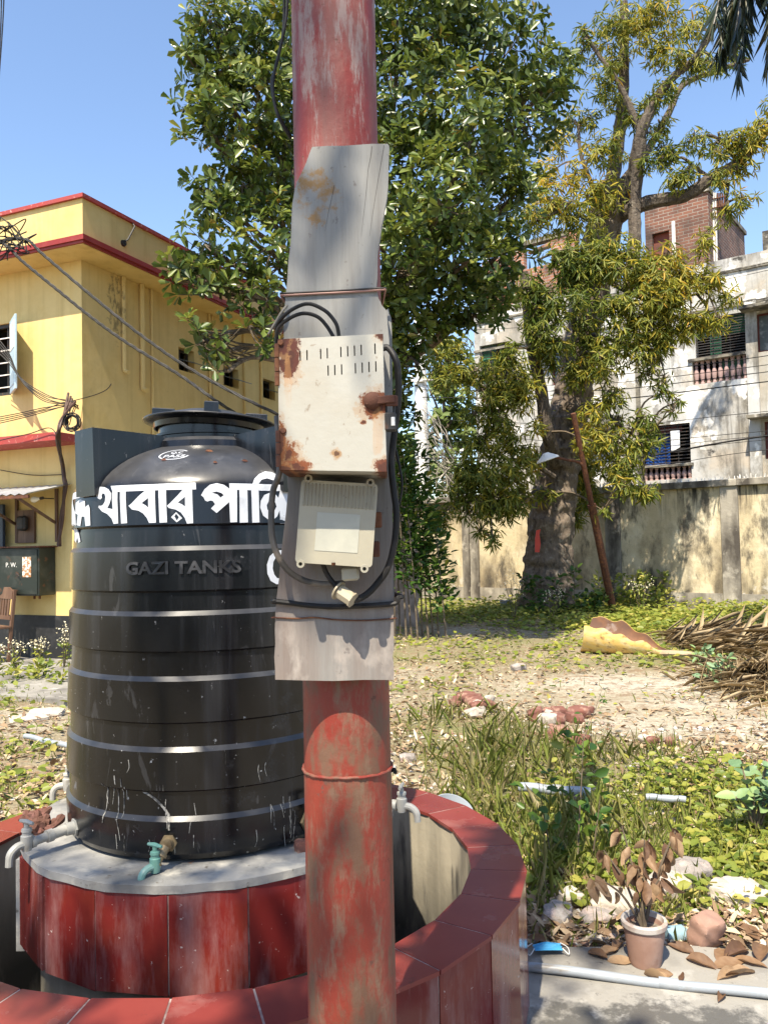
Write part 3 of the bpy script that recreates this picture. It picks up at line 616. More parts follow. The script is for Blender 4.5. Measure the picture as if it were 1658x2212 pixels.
def balus(r, n):
    a, b, z0, z1 = r; h = z1-z0; me = None
    for k in range(n):
        if me is None:
            o = MB().lathe([(q, z*h/.56) for q, z in BAL], n=10).build('baluster', M_pink, wb, True); me = o.data
        else:
            o = bpy.data.objects.new('baluster', me); COL.objects.link(o); o.parent = wb
        o.location = (a+(b-a)*(k+.5)/n, .12, z0)
    MB().box2((a-.1, -.06, z1), (b+.06, .2, z1+.07)).build('ledge', M_ledge, wb, True)
grille(W_A, 15, M_iron); balus(B_A, 9); grille(W_B, 12, M_iron, 3); balus(B_B, 9); balus(B_C, 5); grille(W_C, 8, M_iron)
a, b, z0, z1 = W_A
for k, (f0, f1, q0) in enumerate(((.0, .22, .55), (.25, .47, .0), (.5, .97, .55))):
    x0, x1 = a+(b-a)*f0, a+(b-a)*f1
    sv = MB().box2((x0, .2, z0+(z1-z0)*q0), (x1, .24, z1)).build('shutter', M_green, wb, True)
    for j in range(8): MB().box(((x0+x1)/2, .19, z0+(z1-z0)*(q0+(1-q0)*(j+.5)/8)), (abs(x1-x0)*.86, .015, .05), rot3('X', R(25))).build('slat', M_green, sv, True)
a2, b2, z2, z3 = B_A; MB().box2((a2+(b2-a2)*.5, .3, z2), (b2, .33, z3-.02)).build('panel', M_green, wb, True)
a, b, z0, z1 = W_C
sv = MB().box2((a, .2, z0), (a+(b-a)*.45, .24, z1)).build('shutter', M_green, wb, True)
for j in range(10): MB().box((a+(b-a)*.225, .19, z0+(z1-z0)*(j+.5)/10), (abs(b-a)*.38, .015, .05), rot3('X', R(25))).build('slat', M_green, sv, True)
a, b, z0, z1 = W_B
MB().box2((a, .12, z1-.2), (b-.25, .15, z1)).build('valance', M_maroon, wb, True)
def cloth(a, b, z0, z1, y, m, amp, name, fall=0.0):
    nx, nz = 24, 8; vs = []; fs = []
    for j in range(nz+1):
        for i in range(nx+1):
            t = i/nx; vs.append((a+(b-a)*t, y+amp*math.sin(t*22+j*.25)+amp*.5*math.sin(t*47), z1-(z1-z0)*j/nz*(1-fall*t)))
    for j in range(nz):
        for i in range(nx): k = j*(nx+1)+i; fs.append((k, k+1, k+nx+2, k+nx+1))
    return MB().add(vs, fs, True)
c1 = cloth(a+.05, a+(b-a)*.55, z0+.02, z1-.2, .3, M_bluec, .03, 'curtain').build('curtain', M_bluec); c1.location = (F0.x, F0.y, 0); c1.rotation_euler = (0, 0, math.atan2(FD[1], FD[0])); tag(c1, 'blue curtain behind the grille of the lower window', 'curtain')
M_check = mat('white_checked_cloth', (.75, .76, .78, 1), .8, layers=[dict(c=(.35, .38, .45, 1), s=14, st=(.2, .2, 2), lo=.52, hi=.58)])
c1 = cloth(a+(b-a)*.62, a+(b-a)*.80, z0+(z1-z0)*.3, z1-.18, .02, M_check, .02, 'towel', .2).build('hanging_towel', M_check); c1.location = (F0.x, F0.y, 0); c1.rotation_euler = (0, 0, math.atan2(FD[1], FD[0])); tag(c1, 'white checked towel hung on the lower window grille', 'towel')
for r in (W_R, W_R2, W_L, W_D):
    a, b, z0, z1 = r; f_ = MB().box2((a, .1, z0), (a+.05, .16, z1)).box2((b-.05, .1, z0), (b, .16, z1)).box2((a+.05, .1, z1-.05), (b-.05, .16, z1)).box2((a+.05, .1, z0), (b-.05, .16, z0+.05)).box2(((a+b)/2-.03, .1, z0+.05), ((a+b)/2+.03, .16, z1-.05)).build('window', M_maroon, wb, True)
    MB().box2((a+.05, .13, z0+.05), ((a+b)/2-.03, .135, z1-.05)).build('pane', M_glassd, f_, True); MB().box2(((a+b)/2+.03, .13, z0+.05), (b-.05, .135, z1-.05)).build('pane', M_glassd, f_, True)
    MB().box2((a-.3, -.55, z1+.06), (b+.25, -.001, z1+.14)).build('hood', M_ledge, wb, True)
for r in hs_[:]:
    a, b, z0, z1 = r; MB().box2((a-.4, 2.2, z0-.3), (b+.4, 2.25, z1+.3)).build('dark_backing', M_dark, wb, True)  # dark sheets well behind the openings paint the rooms' shade
# unfinished brick rooms on the roof
M_brick = brick_mat('old_brick', (.22, .095, .06, 1), (.15, .065, .045, 1), (.30, .26, .22, 1), 1.9)
M_brick2 = brick_mat('newer_brick', (.42, .17, .10, 1), (.36, .15, .09, 1), (.45, .41, .36, 1), 1.9)
M_orange = mat('rusty_red_sheet', (.22, .045, .02, 1), .7, layers=[dict(c=(.07, .03, .02, 1), s=1.5, lo=.45, hi=.65)])
p0 = fac(1392, 500)[0]; p1 = fac(1530, 500)[0]; pzt = fac(1470, 428)[1]; pzb = zr_-1.0
dx0, dx1 = fac(1395, 500)[0]+.15, fac(1445, 540)[0]; dz1 = fac(1430, 500)[1]
MB().poly([(p0, zr_+.002), (p1, zr_+.002), (p1, pzt), (p0, pzt)], [[(dx0, zr_+.05), (dx1, zr_+.05), (dx1, dz1), (dx0, dz1)]], fn=lambda u, v, w_: V(u, .24-w_, v), thick=.23).build('brick_wall', M_brick, wb, True)
MB().box2((p0, .24, zr_-.8), (p0+.25, 4, pzt)).box2((p1-.25, .24, zr_-.8), (p1, 4, pzt)).box2((p0+.25, 3.75, zr_-.8), (p1-.25, 4, pzt)).build('brick_wall', M_brick, wb, True)
MB().box2((p0-.1, -.05, pzt), (p1+.05, 4.1, pzt+.12)).build('slab', M_ledge, wb, True)
MB().box2((dx0, .15, zr_+.05), (dx1, .18, dz1)).build('door', M_orange, wb, True)
px_ = fac(1455, 500)[0]; MB().tube([(px_, -.06, fac(1455, 480)[1]), (px_, -.06, fac(1455, 570)[1])], .05, 8).build('downpipe', M_white, wb, True)
for k in range(7):
    x = fac(1525+k*5, 470)[0]; MB().bar((x, .4, zr_+.002 if k < 3 else pzt-.5), (x+.03, .4, pzt+.1-.02*k), .04, .04).build('reinforcing_bar', M_rust if k > 2 else M_white, wb, True)
for k in range(3): MB().bar((fac(1528, 440)[0], .36, pzt-.1-.25*k), (fac(1556, 440)[0], .36, pzt-.12-.25*k), .035, .02).build('reinforcing_bar', M_rust, wb, True)
q0 = fac(1040, 590)[0]; q1 = fac(1245, 590)[0]; qzt = fac(1150, 525)[1]
h0 = fac(1130, 560)[0]; h1 = fac(1190, 560)[0]
MB().poly([(q0, zr_+.002), (q1, zr_+.002), (q1, qzt+.1), ((q0+q1)/2, qzt-.25), (h1, qzt-.2), (h1, qzt-.75), (h0, qzt-.75), (h0, qzt-.1), (q0, qzt-.2)], fn=lambda u, v, w_: V(u, .24-w_, v), thick=.23).build('brick_wall', M_brick2, wb, True)
MB().box2((q0, -.02, qzt-.02), (h1+.6, .26, qzt+.12)).build('beam', M_ledge, wb, True)
q2 = fac(1640, 520)[0]; MB().box2((q2, .3, zr_-.8), (q2+3, 3, fac(1650, 490)[1])).build('stair_room', M_ledge, wb, True)
# ================================================================== UTILITY POLES, WIRES
M_polew = mat('white_concrete_pole', (.68, .68, .68, 1), .8, layers=[dict(c=(.45, .44, .42, 1), s=3, lo=.5, hi=.7)], bump=(10, .2, .01))
up = thing('utility_pole', 'white concrete utility pole behind the wall left of the trees', 'pole', V(at(914, 1150, 23).x, 23, 0))
b = at(914, 1150, 23); bt = at(905, 680, 23)
MB().tube([(b.x, b.y, 0), ((b.x+bt.x)/2, b.y, bt.z/2), (bt.x, b.y, bt.z)], [.24, .2, .15], 12).build('shaft', M_polew, up)
z_ = at(910, 822, 23).z; MB().bar((b.x-.9, b.y-.22, z_-.1), (b.x+.5, b.y-.22, z_), .08, .08).build('cross_arm', M_white, up)
for k in range(5): MB().lathe([(0, 0), (.05, 0), (.06, .05), (.03, .09), (.04, .13), (0, .14)], (b.x-.8+.28*k, b.y-.22, z_-.04+.02*k), n=8).build('insulator', M_white, up)
up2 = thing('utility_pole', 'short white pipe pole rising above the wall coping', 'pole', V(at(1004, 1150, 22).x, 22, 0))
b2_ = at(1004, 1150, 22); MB().tube([(b2_.x, b2_.y, 0), (b2_.x, b2_.y, at(1004, 975, 22).z)], .07, 10).build('shaft', M_polew, up2); MB().lathe([(0, .08), (.09, .05), (.1, 0), (.0, 0)], (b2_.x, b2_.y, at(1004, 975, 22).z), n=10).build('cap', M_white, up2)
wl = [(690, 548, .006), (702, 566, .006), (716, 640, .007), (822, 772, .010), (832, 795, .008), (842, 812, .010), (858, 835, .013), (905, 905, .007), (935, 952, .007), (950, 960, .006), (962, 968, .006), (990, 948, .02), (1000, 985, .007)]
for k, (yl, yr, r_) in enumerate(wl):
    A = at(912, yl, 22.6); B = at(1900, yr-40, 15.5); mid = (A+B)/2-V(0, 0, .22+.02*k)
    c = MB().tube(spline([A, (A*.75+B*.25)-V(0, 0, .18), mid, (A*.25+B*.75)-V(0, 0, .18), B], 6), r_, 5)
    tag(c.build('overhead_wire', M_cable), ('topmost', 'second', 'third', 'fourth', 'fifth', 'sixth', 'seventh', 'eighth', 'ninth', 'tenth', 'eleventh', 'thick twelfth', 'lowest')[k]+' of the thirteen black wires strung before the white building', 'wire', 'parallel wires before the white building')
tg = []
for k in range(26):
    tg.append([jig(at(915, 860+k*5, 22.6), .1), jig(at(935+random.uniform(0, 30), 930+k*3, 22), .25), jig(at(940+random.uniform(0, 60), 1000+random.uniform(0, 50), 22), .3), jig(at(930+random.uniform(0, 60), 1040+random.uniform(0, 20), 22), .3)])
wires('wire_tangle', 'pale tangle of hanging wires beside the white utility pole', tg, .010, m=M_post, n=4, sub=5)
# ================================================================== LEANING LAMP POST
b = gr(1326, 1328); b.z = -.05; t1 = at(1237, 893, 14.4); j1 = at(1270, 1082, b.y+.3)
lp = thing('lamp_post', 'thin rusty brown lamp post leaning against the big tree', 'lamp post', b)
ax = (t1-b).normalized(); Lp = (t1-b).length; jt = .56
MB().tube([b, b+ax*Lp*jt], .072, 10).build('lower_pipe', M_rust, lp); MB().tube([b+ax*Lp*(jt-.004), b+ax*Lp*(jt+.012)], .08, 10).build('collar', M_rust, lp); MB().tube([b+ax*Lp*jt, t1], .05, 10).build('upper_pipe', M_rust, lp)
s_ = b+ax*Lp*.74; e_ = at(1190, 985, 14.4)
MB().tube(spline([s_, s_+V(-.12, -.1, .12), (s_+e_)/2+V(0, 0, .05), e_], 6), .025, 8).build('arm', M_rust, lp)
lh = MB().lathe([(.05, .08), (.07, .06), (.2, -.03), (.21, -.06), (.19, -.06), (.05, .0)], (0, 0, 0), n=20).build('lamp_shade', M_white, lp, True)
lh.matrix_local = Matrix.Translation(e_+V(-.08, 0, -.02)-b) @ Matrix.Rotation(R(-18), 4, 'Y')
# ================================================================== TANK, PLATFORM AND TROUGH
TC = Vector((-.59, 2.77, 0))
M_tile = mat('dark_red_tile', (.145, .016, .014, 1), .14, spec=.55, layers=[dict(c=(.21, .035, .018, 1), s=3, lo=.45, hi=.7, a=.8), dict(c=(.34, .23, .22, 1), s=4, st=(2.2, 2.2, .45), lo=.47, hi=.70, a=.55, r=.45, det=10, rg=.7), dict(c=(.5, .45, .42, 1), s=48, lo=.68, hi=.72, a=.75, r=.6), dict(c=(.12, .012, .012, 1), s=7, lo=.5, hi=.7, a=.6)], bump=(5, .06, .01), rnd=.12)
M_tile2 = mat('brick_red_tile', (.20, .038, .030, 1), .26, spec=.5, layers=[dict(c=(.17, .028, .024, 1), s=3, lo=.45, hi=.7), dict(c=(.36, .22, .19, 1), s=5, lo=.56, hi=.76, a=.45, r=.5, det=8), dict(c=(.10, .03, .025, 1), s=18, lo=.66, hi=.72, a=.6)], bump=(5, .08, .01), rnd=.10)
M_grout = mat('grout', (.36, .28, .25, 1), .9, layers=[dict(c=(.16, .10, .09, 1), s=14, lo=.45, hi=.6)])
M_plas = mat('trough_plaster', (.44, .39, .29, 1), .85, layers=[dict(c=(.18, .16, .12, 1), s=1.8, st=(1.6, 1.6, .35), lo=.45, hi=.68, det=8), dict(c=(.05, .048, .04, 1), s=2.5, st=(1, 1, .5), lo=.4, hi=.6, zr=(.30, -.05), det=8), dict(c=(.06, .055, .05, 1), s=5, st=(2, 2, .4), lo=.58, hi=.68, a=.8)], bump=(14, .3, .01))  # darker towards the bottom, painting the trough's shade into the plaster
M_cem = mat('worn_cement', (.27, .265, .25, 1), .8, layers=[dict(c=(.13, .13, .125, 1), s=4, lo=.45, hi=.64, det=8), dict(c=(.40, .38, .33, 1), s=9, lo=.55, hi=.7), dict(c=(.09, .08, .065, 1), s=22, lo=.64, hi=.7), dict(c=(.28, .13, .06, 1), s=14, lo=.68, hi=.72)], bump=(22, .4, .008))
M_shade_floor = mat('shade_black_floor', (.03, .03, .022, 1), .35, layers=[dict(c=(.08, .07, .05, 1), s=6, lo=.5, hi=.65)])  # floor coloured near black for the deep shade in the trough
RO, RI, RZ = 1.0, .835, .44; NT = 28
tw = thing('trough_wall', 'round low drain wall faced with dark red tiles around the tank', 'wall', TC)
def pol(r, a, z): return V(TC.x+r*math.cos(a), TC.y+r*math.sin(a), z)
c = MB(); n = NT*2
for i in range(n):
    a, b = 2*math.pi*i/n, 2*math.pi*(i+1)/n
    e = RO-.012
    c.add([pol(e, a, 0), pol(e, b, 0), pol(e, b, RZ-.012), pol(e, a, RZ-.012), pol(RI, a, RZ-.012), pol(RI, b, RZ-.012), pol(RI, b, -.4), pol(RI, a, -.4)],
          [(0, 1, 2, 3), (3, 2, 5, 4)])
    c.add([pol(RI, a, RZ-.012), pol(RI, b, RZ-.012), pol(RI, b, -.4), pol(RI, a, -.4)], [(0, 1, 2, 3)], True)
core = c.build('core', M_plas, tw)
A0 = R(4.5)
for i in range(NT):
    g = .0055; a, b = A0+2*math.pi*i/NT, A0+2*math.pi*(i+1)/NT; ga, gi = g/RO/2, g/RI/2
    dz = random.uniform(0, .0012)
    top = [pol(RI-.004, a+gi, RZ), pol(RO+.004, a+ga, RZ), pol(RO+.004, b-ga, RZ), pol(RI-.004, b-gi, RZ)]
    top = [p+V(0, 0, dz) for p in top]
    vs = top+[p-V(0, 0, .0115) for p in top]
    MB().add(vs, [(0, 1, 2, 3), (0, 4, 5, 1), (1, 5, 6, 2), (2, 6, 7, 3), (3, 7, 4, 0), (7, 6, 5, 4)]).build('tile', M_tile2, tw)
    e0, e1 = RO-.0115, RO-.0005+random.uniform(-.001, .001)
    q = [pol(e1, a+ga, .0), pol(e1, b-ga, .0), pol(e1, b-ga, RZ-.013), pol(e1, a+ga, RZ-.013), pol(e0, a+ga, .0), pol(e0, b-ga, .0), pol(e0, b-ga, RZ-.013), pol(e0, a+ga, RZ-.013)]
    MB().add(q, [(0, 1, 2, 3), (3, 2, 6, 7), (0, 3, 7, 4), (1, 5, 6, 2)]).build('tile', M_tile, tw)
MB().lathe([(RI-.002, RZ-.0008), (RO+.0, RZ-.0008)], TC, n=NT, a0=A0, a1=A0+2*math.pi, smooth=False).lathe([(RO-.004, 0.0), (RO-.004, RZ-.012)], TC, n=NT, a0=A0, a1=A0+2*math.pi, smooth=False).build('grout', M_grout, tw)
o = MB().lathe([(RI, -.30), (.45, -.32)], TC, n=48).build('drain_floor', M_shade_floor, tw)
tw.scale = (1.028, 1, 1)                              # built by hand, a little wider than deep
# platform
PR, PZ, PB = .60, .605, .315; NP = 18
pf = thing('tank_platform', 'round tank platform with tall dark red tiles and a cement top', 'platform', TC)
c = MB(); pts = []
for i in range(NP*3):
    a = 2*math.pi*i/(NP*3); rr = (PR+.006)*math.cos(math.pi/NP)/math.cos(((a-R(10)) % (2*math.pi/NP))-math.pi/NP)*(1+random.uniform(-.004, .006)); pts.append((TC.x+rr*math.cos(a), TC.y+rr*math.sin(a)))
c.poly(pts, fn=lambda u, v, w_: V(u, v, PZ-.022+w_), thick=.022).build('cement_top', M_cem, pf)
MB().lathe([(PR-.03, PZ-.023), (PR-.03, PB+.01), (PR-.055, PB), (PR-.055, -.35)], TC, n=54).build('core', M_plas, pf)
for i in range(NP):
    a, b = R(10)+2*math.pi*i/NP, R(10)+2*math.pi*(i+1)/NP; g = .004/PR/2
    e0, e1 = PR-.012, PR+random.uniform(-.0015, .0015); lo = PB+random.uniform(-.006, .006)
    if i in (10,): e1 += .004
    q = [pol(e1, a+g, lo), pol(e1, b-g, lo), pol(e1, b-g, PZ-.025), pol(e1, a+g, PZ-.025), pol(e0, a+g, lo), pol(e0, b-g, lo), pol(e0, b-g, PZ-.025), pol(e0, a+g, PZ-.025)]
    MB().add(q, [(0, 1, 2, 3), (3, 2, 6, 7), (0, 3, 7, 4), (1, 5, 6, 2), (0, 4, 5, 1)]).build('tile', M_tile, pf)
MB().lathe([(PR-.003, PB+.006), (PR-.003, PZ-.026)], TC, n=NP, a0=R(10), a1=R(370), smooth=False).build('grout', M_grout, pf)
MB().bar(pol(PR-.006, R(208), PB-.02), pol(PR-.006, R(208), PZ-.04), .03, .03).build('mortar_strip', M_cem, pf)
# the tank
M_tank = mat('black_plastic', (.0045, .005, .0062, 1), .20, spec=.45, layers=[dict(c=(.026, .027, .031, 1), s=6, st=(3, 3, .12), lo=.50, hi=.72, a=.8, r=.30, det=9), dict(c=(.06, .062, .068, 1), s=4, lo=.60, hi=.78, a=.6, r=.5, det=10, rg=.7), dict(c=(.12, .12, .125, 1), s=9, st=(1, 1, .3), lo=.63, hi=.67, a=.22, dist=2.5), dict(c=(.16, .16, .165, 1), s=26, st=(1, 1, .7), lo=.70, hi=.735, a=.7, r=.6), dict(c=(.4, .4, .39, 1), s=60, lo=.69, hi=.72, r=.7, zr=(1.3, .7, .25, 1)), dict(c=(.30, .29, .25, 1), s=9, st=(5, 5, .35), lo=.665, hi=.69, r=.7, zr=(1.0, .68), det=6)], bump=(7, .06, .01), up_sheen=((.11, .11, .115, 1), .42))  # grey on upward faces paints the sky sheen of ledges and dome
def rz(z): return float(np.interp(z, [.6, .74, 1.5, 1.65], [.462, .468, .451, .4424]))
G = .010
bands = [(.738, .610), (.930, .811), (1.128, 1.0), (1.3125, 1.200), (1.4987, 1.372)]
prof = [(0.0, .612), (.43, .612), (.452, .617), (rz(.64), .635)]
for i, (hi_, lo_) in enumerate(bands):
    if i: prof += [(rz(lo_)-G, lo_-.005), (rz(lo_), lo_+.001)]
    prof += [(rz(hi_), hi_-.012), (rz(hi_)-G, hi_+.001)]
prof += [(rz(1.555)-G, 1.556), (rz(1.563), 1.563), (rz(1.57), 1.566), (rz(1.62), 1.640), (.4405, 1.672), (.437, 1.684), (.430, 1.697), (.418, 1.713), (.400, 1.731), (.376, 1.750), (.346, 1.769), (.312, 1.786), (.278, 1.800), (.248, 1.810), (.232, 1.815), (.228, 1.835), (.216, 1.846), (.19, 1.850), (.178, 1.852), (.178, 1.862), (.184, 1.864), (.184, 1.872), (.172, 1.874), (.172, 1.905), (.160, 1.905), (.0, 1.905)]
def tank_r(z):
    zs = [p[1] for p in prof[3:-3]]; rs = [p[0] for p in prof[3:-3]]
    return float(np.interp(z, zs, rs))
tk = thing('water_tank', 'tall black ribbed plastic water tank with white lettering', 'water tank', TC+V(0, 0, .61))
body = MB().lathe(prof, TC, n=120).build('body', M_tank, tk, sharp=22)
for k in range(4):
    a = R(47+90*k); rd = V(math.cos(a), math.sin(a), 0); pd = V(-math.sin(a), math.cos(a), 0); hw = .058
    vs = []
    for (r0, z0) in ((.205, 1.79), (.452, 1.655), (.457, 1.858), (.205, 1.852)):
        for s in (-1, 1): vs.append(TC+rd*r0+pd*hw*s*(1 if z0 < 1.8 else .96)+V(0, 0, z0))
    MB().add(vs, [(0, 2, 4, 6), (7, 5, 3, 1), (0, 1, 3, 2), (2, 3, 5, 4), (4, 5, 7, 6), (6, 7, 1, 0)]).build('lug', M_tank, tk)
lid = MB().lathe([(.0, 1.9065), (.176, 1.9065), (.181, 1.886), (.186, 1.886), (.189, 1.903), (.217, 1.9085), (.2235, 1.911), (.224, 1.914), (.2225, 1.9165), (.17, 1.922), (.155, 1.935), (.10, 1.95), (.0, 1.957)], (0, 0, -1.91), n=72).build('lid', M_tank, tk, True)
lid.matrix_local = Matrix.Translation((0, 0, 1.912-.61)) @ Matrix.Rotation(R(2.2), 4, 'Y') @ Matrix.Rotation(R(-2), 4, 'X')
for a in (25, 115, 205, 295):
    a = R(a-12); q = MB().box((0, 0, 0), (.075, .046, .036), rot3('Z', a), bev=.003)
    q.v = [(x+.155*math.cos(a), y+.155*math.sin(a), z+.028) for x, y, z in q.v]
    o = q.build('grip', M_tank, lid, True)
# lettering on the drum: outlines in drum coordinates (angle in degrees, height in metres)
LETTERS = [([(203.14,1.6745),(225.14,1.6775),(227.92,1.6549),(201.79,1.6533)],[]),([(203.14,1.6696),(202.94,1.6717),(214.45,1.608),(215.89,1.5701),(215.68,1.5422),(208.73,1.5432)],[]),([(214.55,1.6399),(220.27,1.6498),(224.93,1.6423),(225.32,1.6238),(227.94,1.6302),(229.01,1.6194),(229.82,1.567),(226.07,1.5655),(224.9,1.5946),(222.4,1.5953),(221.33,1.5666),(216.66,1.5709),(217.99,1.6022),(214.45,1.608)],[]),([(208.03,1.5575),(215.37,1.5553),(218.89,1.5195),(216.3,1.516),(214.07,1.533),(212.47,1.5163),(208.83,1.5242)],[]),([(240.85,1.681),(260.44,1.68),(276.41,1.6818),(276.56,1.6617),(261.02,1.6617),(242.34,1.662)],[]),([(232.32,1.6614),(232.0,1.6707),(232.96,1.6773),(234.93,1.6811),(237.67,1.6785),(240.1,1.6711),(241.53,1.6601),(241.86,1.6442),(241.12,1.6289),(239.99,1.6159),(242.78,1.6119),(242.05,1.6603),(242.68,1.6642),(244.84,1.6643),(245.71,1.5692),(243.42,1.5684),(242.35,1.5841),(240.1,1.598),(237.05,1.6065),(234.68,1.6198),(235.1,1.625),(236.48,1.6237),(237.58,1.6269),(238.56,1.6364),(238.7,1.6498),(238.0,1.6591),(236.89,1.6605),(236.36,1.6552),(236.7,1.647),(235.77,1.6428),(233.84,1.648)],[]),([(246.07,1.6652),(248.76,1.6643),(249.86,1.5692),(247.09,1.5685)],[]),([(258.21,1.6651),(261.15,1.6652),(261.73,1.5681),(259.06,1.5677),(258.11,1.5827),(256.55,1.5961),(254.62,1.6044),(251.92,1.6081),(250.32,1.6195),(251.65,1.6258),(255.0,1.6491),(257.31,1.6626)],[[(255.96,1.626),(258.58,1.6402),(258.64,1.6122),(257.73,1.6185)]]),([(262.44,1.6658),(265.41,1.6661),(265.92,1.5682),(263.06,1.5678)],[]),([(272.73,1.6648),(275.14,1.6654),(275.46,1.5645),(273.27,1.5635),(272.45,1.5801),(271.06,1.5955),(269.11,1.6045),(266.56,1.6093),(265.88,1.616),(267.12,1.6244),(269.9,1.6458),(271.78,1.6623)],[[(269.94,1.6248),(272.55,1.641),(272.56,1.6127),(271.62,1.6185)]]),([(267.44,1.5831),(269.28,1.5971),(271.51,1.5794),(269.51,1.5676)],[[(268.62,1.5851),(269.29,1.5928),(270.34,1.5826),(269.58,1.5728)]]),([(278.41,1.6447),(279.63,1.6614),(281.6,1.6749),(284.19,1.6794),(286.74,1.6748),(288.64,1.6642),(288.9,1.6598),(291.65,1.6598),(291.36,1.5657),(288.84,1.565),(288.62,1.6243),(283.94,1.5926),(281.94,1.6059),(283.44,1.618),(282.64,1.6277),(281.65,1.6291),(280.71,1.6261),(279.89,1.6288),(279.24,1.6393)],[[(282.24,1.6519),(284.08,1.6549),(285.75,1.6509),(286.67,1.6442),(285.42,1.6371),(284.45,1.646)]]),([(288.82,1.679),(297.75,1.6782),(314.97,1.6768),(313.99,1.6576),(301.34,1.6583),(291.19,1.6598),(288.9,1.6593)],[]),([(292.53,1.6612),(295.59,1.6614),(295.47,1.5645),(292.37,1.5638)],[]),([(297.09,1.6615),(300.01,1.6608),(299.94,1.5642),(297.1,1.5635)],[]),([(297.69,1.6763),(298.91,1.6939),(301.39,1.709),(304.64,1.7185),(307.5,1.7171),(310.54,1.7045),(312.24,1.7019),(314.89,1.711),(314.19,1.701),(312.13,1.6888),(309.8,1.6847),(307.38,1.6891),(304.35,1.6964),(301.8,1.6914),(299.91,1.6756)],[]),([(300.41,1.6088),(300.75,1.628),(302.28,1.6456),(304.47,1.6518),(306.98,1.649),(308.24,1.6373),(309.25,1.6604),(313.53,1.6594),(312.06,1.5617),(308.79,1.5608),(308.55,1.6001),(307.41,1.582),(305.71,1.5721),(303.5,1.573),(301.5,1.5842)],[[(303.12,1.6156),(304.01,1.6269),(305.43,1.6293),(306.83,1.6226),(307.28,1.6114),(306.21,1.5978),(304.57,1.5954),(303.36,1.6021)]]),([(309.45,1.4809),(307.44,1.4808),(305.83,1.478),(303.57,1.4638),(302.38,1.4396),(302.48,1.413),(303.76,1.3914),(306.1,1.3807),(309.02,1.3814),(309.1,1.3975),(306.48,1.3984),(305.27,1.41),(304.7,1.4279),(305.08,1.4478),(306.41,1.4631),(309.37,1.467)],[])]
M_letter = mat('white_letter_paint', (.52, .54, .58, 1), .5, layers=[dict(c=(.36, .38, .41, 1), s=12, lo=.55, hi=.75), dict(c=(.05, .05, .05, 1), s=60, lo=.70, hi=.73)])
def split_tris(tri, L=4.0):
    out = []; st = list(tri)
    sc = lambda p, q: math.hypot(p[0]-q[0], (p[1]-q[1])*130)
    while st:
        t = st.pop(); e = [sc(t[i], t[(i+1) % 3]) for i in range(3)]; k = e.index(max(e))
        if e[k] < L: out.append(t); continue
        a, b, c_ = t[k], t[(k+1) % 3], t[(k+2) % 3]; m = ((a[0]+b[0])/2, (a[1]+b[1])/2); st += [(a, m, c_), (m, b, c_)]
    return out
def on_drum(tris, off):
    vs = []; fs = []
    for t in tris:
        o_ = len(vs)
        for th, z in t: vs.append(pol(tank_r(z)+off, R(th), z))
        fs.append((o_, o_+1, o_+2))
    return vs, fs
for k, (outer, holes) in enumerate(LETTERS):
    lp_ = [[Vector((p[0], p[1]*130, 0)) for p in l] for l in [outer]+list(holes)]; flat = [p for l in [outer]+list(holes) for p in l]
    tr_ = []
    for t in tessellate_polygon(lp_):
        a, b, c_ = (flat[i] for i in t); ar = (b[0]-a[0])*(c_[1]-a[1])-(b[1]-a[1])*(c_[0]-a[0])
        tr_.append((a, b, c_) if ar > 0 else (c_, b, a))
    vs, fs = on_drum(split_tris(tr_), .0012+.00025*(k % 4))
    MB().add(vs, fs).build('letter', M_letter, tk)
# raised maker's name and the round inspection stamp
M_emb = mat('raised_black_plastic', (.013, .013, .0145, 1), .35, layers=[dict(c=(.06, .06, .064, 1), s=18, lo=.45, hi=.7, r=.55)])
def drum_text(txt, th0, th1, z0, z1, name, m, off, bold=0.0, solid=False, spread=1.0):
    v, f = text_mesh(txt, 1.0, bold); xs = [p[0] for p in v]; ys = [p[1] for p in v]; xa, xb, ya, yb_ = min(xs), max(xs), min(ys), max(ys)
    q = [(th0+(x-xa)/(xb-xa)*(th1-th0), z0+(y-ya)/(yb_-ya)*(z1-z0)) for x, y, _ in v]
    tr_ = []
    for fc in f:
        for i in range(1, len(fc)-1): tr_.append((q[fc[0]], q[fc[i]], q[fc[i+1]]))
    vs, fs = on_drum(tr_, off); c = MB().add(vs, fs)
    if solid:                               # side walls so the letters stand proud of the drum
        from collections import Counter
        key = lambda p: (round(p[0], 4), round(p[1], 5)); cnt = Counter()
        for t in tr_:
            for i in range(3): cnt[frozenset((key(t[i]), key(t[(i+1) % 3])))] += 1
        for t in tr_:
            for i in range(3):
                a, b = t[i], t[(i+1) % 3]
                if cnt[frozenset((key(a), key(b)))] == 1:
                    w_ = .12
                    c.add([pol(tank_r(a[1])+off, R(a[0]), a[1]), pol(tank_r(b[1])+off, R(b[0]), b[1]), pol(tank_r(b[1])-.001, R(b[0]), b[1]), pol(tank_r(a[1])-.001, R(a[0]), a[1])], [(0, 3, 2, 1)])
    return c.build(name, m, tk)
drum_text('GAZI TANKS', 250.0, 292.4, 1.4195, 1.457, 'maker_name', M_emb, .006, .028, True)
drum_text('PASS', 258.6, 269.6, 1.7655, 1.7755, 'stamp_text', M_letter, .0016, .012)
drum_text('Q.C', 260.6, 267.2, 1.7785, 1.7875, 'stamp_text', M_letter, .0016, .012)
rg_ = []
for i in range(44):
    t0, t1 = R(-150+300*i/44+195), R(-150+300*(i+1)/44+195)
    el_ = lambda t, k: (263.4+8.2*k*math.cos(t), 1.7765+.0185*k*math.sin(t))
    a, b, c_, d = el_(t0, 1), el_(t1, 1), el_(t1, .90), el_(t0, .90); rg_ += [(a, b, c_), (a, c_, d)]
